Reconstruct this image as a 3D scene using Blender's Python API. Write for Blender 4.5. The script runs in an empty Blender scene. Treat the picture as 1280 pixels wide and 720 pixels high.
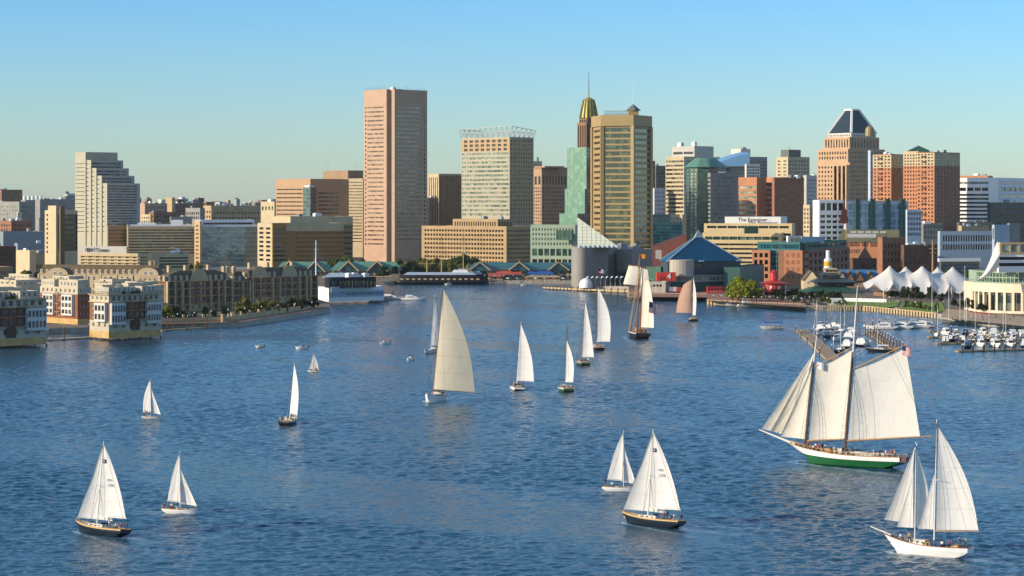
import bpy, bmesh, math, random
from mathutils import Vector, Matrix
R=math.radians
rnd=random.Random(7)
sc=bpy.context.scene
# ---------------------------------------------------------------- camera, sky, sun, exposure
F=2800.0; CH=55.0; HY=255.0
cam=bpy.data.cameras.new('camera'); cam.sensor_width=36; cam.lens=36*F/1280; cam.shift_y=-(360-HY)/1280
cam.clip_start=1; cam.clip_end=60000
co=bpy.data.objects.new('camera',cam); co.location=(0,0,CH); co.rotation_euler=(R(90),0,0)
sc.collection.objects.link(co); sc.camera=co
SUN_EL=17.0; SUN_ROT=250.0          # clockwise from +Y
w=bpy.data.worlds.new("World"); sc.world=w; w.use_nodes=True
nt=w.node_tree; bg=nt.nodes['Background']
sk=nt.nodes.new('ShaderNodeTexSky'); sk.sky_type='NISHITA'; sk.sun_disc=False
sk.sun_elevation=R(SUN_EL); sk.sun_rotation=R(SUN_ROT); sk.air_density=1.0; sk.dust_density=0.3; sk.ozone_density=2.0
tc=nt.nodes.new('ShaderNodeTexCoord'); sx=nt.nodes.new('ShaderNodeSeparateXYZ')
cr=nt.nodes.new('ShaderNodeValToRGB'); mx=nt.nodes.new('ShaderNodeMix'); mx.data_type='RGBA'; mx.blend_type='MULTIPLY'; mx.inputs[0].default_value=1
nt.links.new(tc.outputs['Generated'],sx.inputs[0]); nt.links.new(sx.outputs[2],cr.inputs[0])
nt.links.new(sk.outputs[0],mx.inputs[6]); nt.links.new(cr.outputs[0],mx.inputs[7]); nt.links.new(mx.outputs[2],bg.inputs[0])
SKYRAMP=[(0.0,(0.60,0.77,0.98)),(0.03,(0.55,0.75,1.0)),(0.09,(0.40,0.71,1.10)),(0.25,(0.8,0.95,1.15)),(0.5,(1.3,1.22,1.2)),(1.0,(1.45,1.35,1.28))]  # upper stops brighten and warm the sky as added fill for shaded faces
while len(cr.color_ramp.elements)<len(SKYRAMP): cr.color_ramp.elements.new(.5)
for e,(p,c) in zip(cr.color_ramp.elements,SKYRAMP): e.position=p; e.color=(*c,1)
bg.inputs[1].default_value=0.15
sl=bpy.data.lights.new('sun','SUN'); sl.energy=4.7; sl.angle=R(.5); sl.color=(1,.83,.62)
so=bpy.data.objects.new('sun',sl)
az=R(SUN_ROT); el=R(SUN_EL); sd=Vector((math.sin(az)*math.cos(el),math.cos(az)*math.cos(el),math.sin(el)))
so.rotation_euler=sd.to_track_quat('Z','Y').to_euler(); so.location=(-300,0,300); sc.collection.objects.link(so)
vs=sc.view_settings; vs.view_transform='Standard'; vs.look='None'; vs.gamma=1; vs.exposure=0.25; vs.use_curve_mapping=False
# ---------------------------------------------------------------- helpers
COL=sc.collection
def wd(py): return CH*F/(py-HY)                     # distance of a point of the water seen at a height py
def pt(px,D): return Vector(((px-640)/F*D,D))
def zz(py,D): return CH-(py-HY)/F*D
def wp(px,py,z=0.0):
    D=(CH-z)*F/(py-HY); return Vector(((px-640)/F*D,D,z))
def srgb(h):
    h=h.lstrip('#'); o=[]
    for i in (0,2,4):
        v=int(h[i:i+2],16)/255; o.append(v/12.92 if v<=.04045 else ((v+.055)/1.055)**2.4)
    return tuple(o)
MATS={}
def mat(name,col,rough=.8,var=.12,scale=.15,bump=0,bscale=1.0,metal=0,spec=.4,transl=0,kind=None,streak=1.0,col2=None):
    if name in MATS: return MATS[name]
    m=bpy.data.materials.new(name); m.use_nodes=True; n=m.node_tree; L=n.links; b=n.nodes['Principled BSDF']
    c=srgb(col) if isinstance(col,str) else col
    b.inputs['Roughness'].default_value=rough; b.inputs['Metallic'].default_value=metal
    b.inputs['Specular IOR Level'].default_value=spec
    g=n.nodes.new('ShaderNodeNewGeometry'); mp=n.nodes.new('ShaderNodeMapping'); mp.inputs['Scale'].default_value=(scale,scale,scale*streak)
    L.new(g.outputs['Position'],mp.inputs[0])
    no=n.nodes.new('ShaderNodeTexNoise'); no.inputs['Scale'].default_value=1; no.inputs['Detail'].default_value=5; no.inputs['Roughness'].default_value=.65
    L.new(mp.outputs[0],no.inputs['Vector'])
    r=n.nodes.new('ShaderNodeMapRange'); r.inputs[1].default_value=.3; r.inputs[2].default_value=.7
    r.inputs[3].default_value=1-var*1.6; r.inputs[4].default_value=1+var
    L.new(no.outputs[0],r.inputs[0])
    v=n.nodes.new('ShaderNodeVectorMath'); v.operation='SCALE'; v.inputs[0].default_value=c; L.new(r.outputs[0],v.inputs[3])
    src=v.outputs[0]
    if col2:
        c2=srgb(col2) if isinstance(col2,str) else col2
        mm=n.nodes.new('ShaderNodeMix'); mm.data_type='RGBA'; mm.inputs[7].default_value=(*c2,1); L.new(src,mm.inputs[6])
        n2=n.nodes.new('ShaderNodeTexNoise'); n2.inputs['Scale'].default_value=scale*2.3; L.new(g.outputs['Position'],n2.inputs['Vector'])
        r2=n.nodes.new('ShaderNodeMapRange'); r2.inputs[1].default_value=.42; r2.inputs[2].default_value=.58; L.new(n2.outputs[0],r2.inputs[0]); L.new(r2.outputs[0],mm.inputs[0])
        src=mm.outputs[2]
    if kind=='brick':       # fine brick tone changes
        bn=n.nodes.new('ShaderNodeTexNoise'); bn.inputs['Scale'].default_value=2.2; L.new(g.outputs['Position'],bn.inputs['Vector'])
        r3=n.nodes.new('ShaderNodeMapRange'); r3.inputs[3].default_value=.75; r3.inputs[4].default_value=1.25; L.new(bn.outputs[0],r3.inputs[0])
        v3=n.nodes.new('ShaderNodeVectorMath'); v3.operation='SCALE'; L.new(src,v3.inputs[0]); L.new(r3.outputs[0],v3.inputs[3]); src=v3.outputs[0]
    L.new(src,b.inputs['Base Color'])
    if bump:
        bb=n.nodes.new('ShaderNodeBump'); bb.inputs['Strength'].default_value=bump; bb.inputs['Distance'].default_value=.3
        n4=n.nodes.new('ShaderNodeTexNoise'); n4.inputs['Scale'].default_value=bscale; L.new(g.outputs['Position'],n4.inputs['Vector'])
        L.new(n4.outputs[0],bb.inputs['Height']); L.new(bb.outputs[0],b.inputs['Normal'])
    if transl:
        t=n.nodes.new('ShaderNodeBsdfTranslucent'); L.new(src,t.inputs[0]); ms=n.nodes.new('ShaderNodeMixShader'); ms.inputs[0].default_value=transl
        L.new(b.outputs[0],ms.inputs[1]); L.new(t.outputs[0],ms.inputs[2]); L.new(ms.outputs[0],n.nodes['Material Output'].inputs[0])
    MATS[name]=m; return m
def glass(name,dark,light,p=.25,rough=.08,ior=1.7,metal=0.0,cell=(3.0,3.0,3.6),wav=.04):
    """office glass: each bay of the ribbon differs a little (blinds, ceilings), slightly wavy reflection"""
    if name in MATS: return MATS[name]
    m=bpy.data.materials.new(name); m.use_nodes=True; n=m.node_tree; L=n.links; b=n.nodes['Principled BSDF']
    g=n.nodes.new('ShaderNodeNewGeometry')
    d=n.nodes.new('ShaderNodeVectorMath'); d.operation='DIVIDE'; d.inputs[1].default_value=cell; L.new(g.outputs['Position'],d.inputs[0])
    f=n.nodes.new('ShaderNodeVectorMath'); f.operation='FLOOR'; L.new(d.outputs[0],f.inputs[0])
    wn=n.nodes.new('ShaderNodeTexWhiteNoise'); wn.noise_dimensions='3D'; L.new(f.outputs[0],wn.inputs['Vector'])
    r=n.nodes.new('ShaderNodeMapRange'); r.inputs[1].default_value=1-p*1.6; r.inputs[2].default_value=1.0; L.new(wn.outputs['Value'],r.inputs[0])
    mm=n.nodes.new('ShaderNodeMix'); mm.data_type='RGBA'; mm.inputs[6].default_value=(*srgb(dark),1); mm.inputs[7].default_value=(*srgb(light),1)
    L.new(r.outputs[0],mm.inputs[0]); L.new(mm.outputs[2],b.inputs['Base Color'])
    b.inputs['Roughness'].default_value=rough; b.inputs['IOR'].default_value=ior; b.inputs['Metallic'].default_value=metal
    bb=n.nodes.new('ShaderNodeBump'); bb.inputs['Strength'].default_value=wav*4; bb.inputs['Distance'].default_value=.5
    nn=n.nodes.new('ShaderNodeTexNoise'); nn.inputs['Scale'].default_value=.12; nn.inputs['Detail'].default_value=3; L.new(g.outputs['Position'],nn.inputs['Vector']); L.new(nn.outputs[0],bb.inputs['Height']); L.new(bb.outputs[0],b.inputs['Normal'])
    MATS[name]=m; return m

class MB:
    def __init__(s): s.v=[]; s.f=[]; s.m=[]; s.uv=None
    def add(s,vs,fs,mi=0):
        o=len(s.v); s.v+= [tuple(x) for x in vs]; s.f+=[tuple(i+o for i in f) for f in fs]; s.m+=[mi]*len(fs); return s
    def quad(s,a,b,c,d,mi=0): return s.add([a,b,c,d],[(0,1,2,3)],mi)
    def box(s,c,sz,mi=0,rz=0,top=1.0):
        cx,cy,cz=c; a,b,h=[k/2 for k in sz]; cs,sn=math.cos(rz),math.sin(rz); vs=[]
        for z,k in ((-h,1),(h,top)):
            for x,y in ((-a,-b),(a,-b),(a,b),(-a,b)):
                x*=k;y*=k; vs.append((cx+x*cs-y*sn,cy+x*sn+y*cs,cz+z))
        return s.add(vs,[(3,2,1,0),(4,5,6,7),(0,1,5,4),(1,2,6,5),(2,3,7,6),(3,0,4,7)],mi)
    def prism(s,poly,z0,z1,mi=0,cap=True,mit=None):
        n=len(poly); vs=[(p[0],p[1],z0) for p in poly]+[(p[0],p[1],z1) for p in poly]
        s.add(vs,[(i,(i+1)%n,n+(i+1)%n,n+i) for i in range(n)],mi)
        if cap: s.add([(p[0],p[1],z1) for p in poly],[tuple(range(n))],mi if mit is None else mit)
        return s
    def tube(s,p,q,r0,r1=None,n=6,mi=0):
        p=Vector(p); q=Vector(q); r1=r0 if r1 is None else r1; d=(q-p)
        if d.length<1e-6: return s
        d.normalize(); a=d.orthogonal().normalized(); b=d.cross(a); vs=[]
        for c,r in ((p,r0),(q,r1)):
            for i in range(n):
                t=2*math.pi*i/n; vs.append(c+a*(r*math.cos(t))+b*(r*math.sin(t)))
        return s.add(vs,[(i,(i+1)%n,n+(i+1)%n,n+i) for i in range(n)]+[tuple(range(n))[::-1],tuple(range(n,2*n))],mi)
    def lathe(s,prof,c,n=16,mi=0,a0=0,a1=360):
        full=abs(a1-a0)>=360; k=n if full else n+1; vs=[]
        for r,z in prof:
            for i in range(k):
                t=R(a0+(a1-a0)*i/n); vs.append((c[0]+r*math.cos(t),c[1]+r*math.sin(t),c[2]+z))
        fs=[]
        for j in range(len(prof)-1):
            for i in range(n):
                i2=(i+1)%k; fs.append((j*k+i,j*k+i2,(j+1)*k+i2,(j+1)*k+i))
        return s.add(vs,fs,mi)
    def build(s,name,mats,parent=None,org=(0,0,0),smooth=False):
        me=bpy.data.meshes.new(name); o=Vector(org)
        me.from_pydata([Vector(v)-o for v in s.v],[],s.f)
        mats=mats if isinstance(mats,(list,tuple)) else [mats]
        for m in mats: me.materials.append(m)
        if len(mats)>1: me.polygons.foreach_set('material_index',s.m)
        if smooth: me.polygons.foreach_set('use_smooth',[True]*len(me.polygons))
        if s.uv:
            u=me.uv_layers.new(name='UVMap')
            for l in me.loops: u.data[l.index].uv=s.uv[l.vertex_index]
        ob=bpy.data.objects.new(name,me); COL.objects.link(ob)
        if parent: ob.parent=parent
        else: ob.location=o
        return ob
def tag(o,label=None,cat=None,group=None,kind=None):
    if label: o['label']=label
    if cat: o['category']=cat
    if group: o['group']=group
    if kind: o['kind']=kind
    return o
def thing(name,label,cat,loc=(0,0,0),rz=0,group=None,rx=0):
    o=bpy.data.objects.new(name,None); o.empty_display_size=1; COL.objects.link(o); o.location=loc; o.rotation_euler=(rx,0,rz)
    return tag(o,label,cat,group)
ORD=['first','second','third','fourth','fifth','sixth','seventh','eighth','ninth','tenth']+[f'{k}th' for k in range(11,21)]+['21st','22nd','23rd']+[f'{k}th' for k in range(24,31)]+['31st','32nd','33rd']+[f'{k}th' for k in range(34,41)]+['41st','42nd','43rd']+[f'{k}th' for k in range(44,61)]
def kids(o): return [c for c in o.children]
def dup(o,loc,rz=0,label=None,scale=None,parent=None,group=None):
    c=o.copy(); COL.objects.link(c)
    if parent is None:
        c.location=loc; c.rotation_euler=(o.rotation_euler[0],0,rz)
        if label: c['label']=label
        if group: c['group']=group
        if scale: c.scale=(scale,)*3 if isinstance(scale,(int,float)) else scale
    else: c.parent=parent
    for ch in list(o.children): dup(ch,None,parent=c)
    return c
def struct(name,mb,m,smooth=False,kind='structure'):
    return tag(mb.build(name,m,smooth=smooth),kind=kind)

# ---------------------------------------------------------------- facades
def Z(y0,y1,nz,nx=0,fz=.5,fx=.6,x0=.03,x1=.97,g='office',mi=None,mw=None):
    return dict(y0=y0,y1=y1,nz=nz,nx=nx,fz=fz,fx=fx,x0=x0,x1=x1,g=g,mi=mi)
PANE={}
class Bld:
    def __init__(s,name,label,cat,px,D,group=None,gz=2.2,maxw=100):
        p=pt(px,D); s.gz=gz; s.root=thing(name,label,cat,(p.x,p.y,gz),0,group); s.org=Vector((p.x,p.y,gz)); s.panes=[]; s.D=D; s.maxw=maxw
    def facade(s,mb,p,q,zb,zt,zones,depth,mi):
        p=Vector((p[0],p[1],0)); q=Vector((q[0],q[1],0)); u=(q-p); Wd=u.length; u.normalize(); n=Vector((u.y,-u.x,0))
        def P(x,z,d=0): v=p+u*x-n*d; return (v.x,v.y,z)
        def Q(x0,x1,z0,z1,m):
            if x1-x0>1e-4 and z1-z0>1e-4: mb.quad(P(x0,z0),P(x1,z0),P(x1,z1),P(x0,z1),m)
        zs=sorted(zones,key=lambda k:k['z0']); cur=zb
        for k in zs:
            z0=max(k['z0'],cur); z1=min(k['z1'],zt)
            if z1<=z0: continue
            m=mi if k['mi'] is None else k['mi']
            Q(0,Wd,cur,z0,mi); cur=z1
            xa=k['x0']*Wd; xb=k['x1']*Wd; nx=max(1,k['nx']); fx=1 if k['nx']==0 else k['fx']
            Q(0,xa,z0,z1,m); Q(xb,Wd,z0,z1,m); nz=k['nz']; cw=(xb-xa)/nx; chh=(z1-z0)/nz
            for j in range(nz):
                a=z0+j*chh; wa=a+chh*(1-k['fz'])/2; wb=wa+chh*k['fz']
                Q(xa,xb,a,wa,m); Q(xa,xb,wb,a+chh,m); last=xa
                for i in range(nx):
                    ca=xa+i*cw+cw*(1-fx)/2; cb=ca+cw*fx
                    Q(last,ca,wa,wb,m); last=cb; d=depth
                    mb.quad(P(ca,wa),P(ca,wa,d),P(ca,wb,d),P(ca,wb),m)
                    mb.quad(P(cb,wa,d),P(cb,wa),P(cb,wb),P(cb,wb,d),m)
                    mb.quad(P(ca,wa),P(cb,wa),P(cb,wa,d),P(ca,wa,d),m)
                    mb.quad(P(ca,wb,d),P(cb,wb,d),P(cb,wb),P(ca,wb),m)
                    c=p+u*((ca+cb)/2)-n*d
                    s.panes.append(((c.x,c.y,(wa+wb)/2),math.atan2(u.y,u.x),round(cb-ca,2),round(wb-wa,2),k['g']))
                Q(last,xb,wa,wb,m)
        Q(0,Wd,cur,zt,mi)
    def poly(s,pts,z0,z1,faces,mats,depth=.4,roof=True,roofm='roofing',par=.9,mi=0,back=True,name='wall'):
        """pts counter-clockwise from above; faces={edge index: [zones]} with zone y's already in metres if 'z0' set"""
        mb=MB(); n=len(pts)
        for i in range(n):
            p,q=pts[i],pts[(i+1)%n]; zs=[]
            for k in faces.get(i,[]):
                k=dict(k)
                if 'z0' not in k: k['z1']=zz(k['y0'],k.get('D',s.cD)); k['z0']=zz(k['y1'],k.get('D',s.cD))
                zs.append(k)
            s.facade(mb,p,q,z0,z1,zs,depth,mi)
        if roof:
            c=sum((Vector(p[:2]) for p in pts),Vector((0,0)))/n
            inn=[]
            for p in pts:
                d=Vector(p[:2])-c; l=d.length; inn.append(c+d*((l-.5)/l))
            for i in range(n):
                a,b=pts[i],pts[(i+1)%n]; ia,ib=inn[i],inn[(i+1)%n]
                mb.quad((a[0],a[1],z1),(b[0],b[1],z1),(ib.x,ib.y,z1),(ia.x,ia.y,z1),mi)
                mb.quad((ib.x,ib.y,z1),(ib.x,ib.y,z1-par),(ia.x,ia.y,z1-par),(ia.x,ia.y,z1),mi)
            MB().add([(p.x,p.y,z1-par) for p in inn],[tuple(range(n))]).build('roof',M(roofm),s.root,s.org)
        ob=mb.build(name,[M(x) for x in mats],s.root,s.org); s.pts=pts; s.ztop=z1
        return ob
    def foot(s,xl,xc,xr,D,a):
        a=R(a); c=pt(xc,D); tl=(xl-640)/F; tr=(xr-640)/F
        L=(c.x-tl*D)/(math.cos(a)+tl*math.sin(a)); Rr=(tr*D-c.x)/(math.sin(a)-tr*math.cos(a))
        l=c+Vector((-math.cos(a),math.sin(a)))*L; r=c+Vector((math.sin(a),math.cos(a)))*Rr
        b=l+(r-c); return [l,c,r,b]
    def box(s,xl,xc,xr,yt,D,mats,a=50,L=(),Rt=(),yb=None,z0=None,depth=.4,roofm='roofing',par=.9,mi=0,roof=True,name='wall'):
        s.cD=D; p=s.foot(xl,xc,xr,D,a); zb=s.gz-1 if (yb is None and z0 is None) else (z0 if z0 is not None else zz(yb,D))
        return s.poly([tuple(x) for x in p],zb,zz(yt,D),{0:list(L),1:list(Rt)},mats,depth,roof,roofm,par,mi,name=name)
    def fin(s,name='window'):
        ps=sorted(s.panes,key=lambda k:(round(math.hypot(k[0][0],k[0][1]),0),-k[0][2]))
        s.panes=[]
        for c,rz,ww,hh,g in ps[:s.maxw]:
            key=(ww,hh,g,name)
            if key not in PANE:
                me=bpy.data.meshes.new(name); mb=MB().quad((-ww/2,0,-hh/2),(ww/2,0,-hh/2),(ww/2,0,hh/2),(-ww/2,0,hh/2))
                gm=g
                if g.endswith('+'):
                    gm=g[:-1]
                    t=.09
                    for bx in ((0,-hh/2+t,ww,2*t),(0,hh/2-t,ww,2*t),(-ww/2+t,0,2*t,hh-4*t),(ww/2-t,0,2*t,hh-4*t),(0,0,.08,hh-4*t),):
                        mb.box((bx[0],-.05,bx[1]),(bx[2],.08,bx[3]),1)
                me.from_pydata(mb.v,[],mb.f); me.materials.append(M(gm)); me.materials.append(M('white_frame'))
                me.polygons.foreach_set('material_index',mb.m)
                PANE[key]=me
            o=bpy.data.objects.new(name,PANE[key]); COL.objects.link(o); o.parent=s.root; o.location=Vector(c)-s.org; o.rotation_euler=(0,0,rz)
        rest=ps[s.maxw:]
        if rest:
            gs=sorted(set(k[4] for k in rest)); mb=MB()
            for c,rz,ww,hh,g in rest:
                u=Vector((math.cos(rz),math.sin(rz),0))*ww/2; c=Vector(c); h=Vector((0,0,hh/2))
                mb.quad(c-u-h,c+u-h,c+u+h,c-u+h,gs.index(g))
            o=mb.build(name,[M(g.rstrip('+')) for g in gs],s.root,s.org); o['kind']='stuff'
        return s
def M(x): return MATS[x]
def part(b,name,mb,m): return mb.build(name,[M(k) for k in m] if isinstance(m,(list,tuple)) else M(m),b.root,b.org)
def rooftop(b,n=3,seed=0,m=('metal_grey','white_paint'),hmax=3.5,smin=2,smax=6):
    """plant boxes and ducts on the last roof made"""
    r=random.Random(seed+31); pts=[Vector(p[:2]) for p in b.pts]; z=b.ztop-.9
    for i in range(n):
        s=[r.uniform(.15,.85) for _ in range(2)]
        p=pts[0].lerp(pts[1],s[0]).lerp(pts[3].lerp(pts[2],s[0]),s[1]) if len(pts)==4 else sum(pts,Vector((0,0)))/len(pts)+Vector((r.uniform(-5,5),r.uniform(-5,5)))
        sx_,sy_,h=r.uniform(smin,smax),r.uniform(smin,smax),r.uniform(1.6,hmax); e=pts[1]-pts[0]
        mb=MB().box((p.x,p.y,z+h/2),(sx_,sy_,h),0,math.atan2(e.y,e.x)); mb.box((p.x,p.y,z+h+.15),(sx_*.6,sy_*.6,.3),0,math.atan2(e.y,e.x))
        part(b,'plant_unit',mb,r.choice(m))
def text(txt,size,depth,m,parent,loc,rot,name='lettering',bold=False,xs=1.0):
    c=bpy.data.curves.new(name,'FONT'); c.body=txt; c.size=size; c.extrude=depth; c.align_x='CENTER'; c.align_y='CENTER'; c.offset=.02*size if bold else 0
    o=bpy.data.objects.new('t',c); COL.objects.link(o); bpy.context.view_layer.update()
    dg=bpy.context.evaluated_depsgraph_get(); me=bpy.data.meshes.new_from_object(o.evaluated_get(dg)); bpy.data.objects.remove(o)
    me.materials.clear(); me.materials.append(M(m)); ob=bpy.data.objects.new(name,me); COL.objects.link(ob); ob.parent=parent
    ob.location=loc; ob.rotation_euler=rot; ob.scale=(xs,1,1); return ob

# ---------------------------------------------------------------- materials
mat('roofing','#77756f',.9,.2,.08); mat('roof_dark','#3f3b38',.85,.25,.2); mat('roof_light','#b9b7b0',.85,.12,.1)
mat('metal_grey','#8b8d8c',.5,.1,.3,metal=.3); mat('white_paint','#dcdcd8',.5,.06,.3); mat('white_frame','#d8d8d2',.5,.04,.5)
mat('cream_stone','#bdac8a',.8,.1,.12); mat('tan_stone','#b59a74',.8,.1,.12); mat('pink_granite','#b3947a',.6,.08,.12)
mat('beige_conc','#a99069',.85,.1,.12); mat('brown_brick','#86684f',.85,.12,.2,kind='brick'); mat('red_brick','#94674f',.85,.15,.25,kind='brick')
mat('orange_brick','#b57d5a',.85,.1,.2,kind='brick'); mat('dark_brick','#64493a',.85,.15,.25,kind='brick'); mat('white_stone','#cfcabc',.75,.08,.12)
mat('pale_grey','#b4b3ab',.75,.08,.12); mat('grey_conc','#8d8c86',.85,.12,.12); mat('dark_grey','#64675f',.7,.1,.2); mat('brown_stone','#9a7f60',.8,.1,.12)
mat('ochre','#94835c',.55,.08,.1,metal=.25); mat('gold','#a38f50',.5,.2,.4,metal=.45); mat('green_copper','#5d8a76',.7,.15,.3)
mat('green_roof','#2e5a4a',.6,.15,.3); mat('teal_roof','#3d6f72',.55,.2,.25); mat('blue_roof','#3a6f98',.5,.1,.2); mat('olive_roof','#6d6a4c',.85,.15,.2)
mat('black_metal','#1d1e20',.5,.1,.5); mat('steel','#9a9c9c',.35,.08,.5,metal=.6); mat('aluminium','#a5a19a',.45,.08,.4,metal=.45)
mat('wood','#a2896a',.7,.2,.8); mat('dark_wood','#5a4433',.75,.25,.8); mat('varnish','#8d5c34',.4,.15,1.5); mat('teak','#b08a5c',.7,.15,1.0)
mat('red_paint','#b3322a',.5,.08,.3); mat('sign_red','#c8402f',.5,.04,.3); mat('sign_black','#15161a',.5,.02,.3)
glass('office','#161c1c','#85806a',.32); glass('green','#1d3a34','#4a6a5c',.3,ior=1.8); glass('wtc','#26321f','#5a6038',.35,ior=1.9,wav=.08); glass('teal','#15424a','#3b7a80',.3,ior=1.8)
glass('blue','#1f3f5a','#4d7a9a',.3,ior=1.8); glass('dark','#0f1214','#3a3a34',.2); glass('brown','#3a2a1e','#8a6a48',.3)
glass('pale','#5a6a62','#a5a892',.5,ior=1.7); glass('greenpane','#5f8d76','#82a78e',.4,rough=.2,ior=1.5,cell=(2,2,3))
glass('skyglass','#6f93a8','#a9c4d0',.4,ior=1.7)
glass('mirror','#2b4a50','#3f6062',.4,ior=2.6,wav=.12); glass('home','#1a2026','#77705c',.2,cell=(1.5,1.5,2.5))
# ---------------------------------------------------------------- water, land, far hills
def water_material():
    m=bpy.data.materials.new('harbor_water'); m.use_nodes=True; n=m.node_tree; L=n.links; b=n.nodes['Principled BSDF']
    g=n.nodes.new('ShaderNodeNewGeometry')
    def noise(scale,sy=1.0,det=3,rough=.55,rot=0,dist=0):
        mp=n.nodes.new('ShaderNodeMapping'); mp.inputs['Scale'].default_value=(scale,scale*sy,scale); mp.inputs['Rotation'].default_value=(0,0,R(rot)); L.new(g.outputs['Position'],mp.inputs[0])
        t=n.nodes.new('ShaderNodeTexNoise'); t.inputs['Scale'].default_value=1; t.inputs['Detail'].default_value=det; t.inputs['Roughness'].default_value=rough; t.inputs['Distortion'].default_value=dist
        L.new(mp.outputs[0],t.inputs[0]); return t.outputs[0]
    def math_(op,a,bv):
        q=n.nodes.new('ShaderNodeMath'); q.operation=op
        for i,x in enumerate((a,bv)):
            if isinstance(x,(int,float)): q.inputs[i].default_value=x
            else: L.new(x,q.inputs[i])
        return q.outputs[0]
    w1=noise(2.2,.9,4,.65,15,.4); w2=noise(.6,.8,4,.6,-20,.5)
    h=math_('ADD',math_('MULTIPLY',w1,.16),math_('MULTIPLY',w2,.22))
    bu=n.nodes.new('ShaderNodeBump'); bu.inputs['Distance'].default_value=1.0; bu.inputs['Strength'].default_value=1.0; L.new(h,bu.inputs['Height'])
    L.new(bu.outputs[0],b.inputs['Normal'])
    at=n.nodes.new('ShaderNodeAttribute'); at.attribute_name='foam'
    mm=n.nodes.new('ShaderNodeMix'); mm.data_type='RGBA'; mm.inputs[6].default_value=(.003,.068,.122,1); mm.inputs[7].default_value=(.55,.62,.66,1)
    L.new(at.outputs['Fac'],mm.inputs[0]); L.new(mm.outputs[2],b.inputs['Base Color'])
    b.inputs['Roughness'].default_value=.05; b.inputs['IOR'].default_value=1.33
    return m
MATS['water']=water_material()

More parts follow.
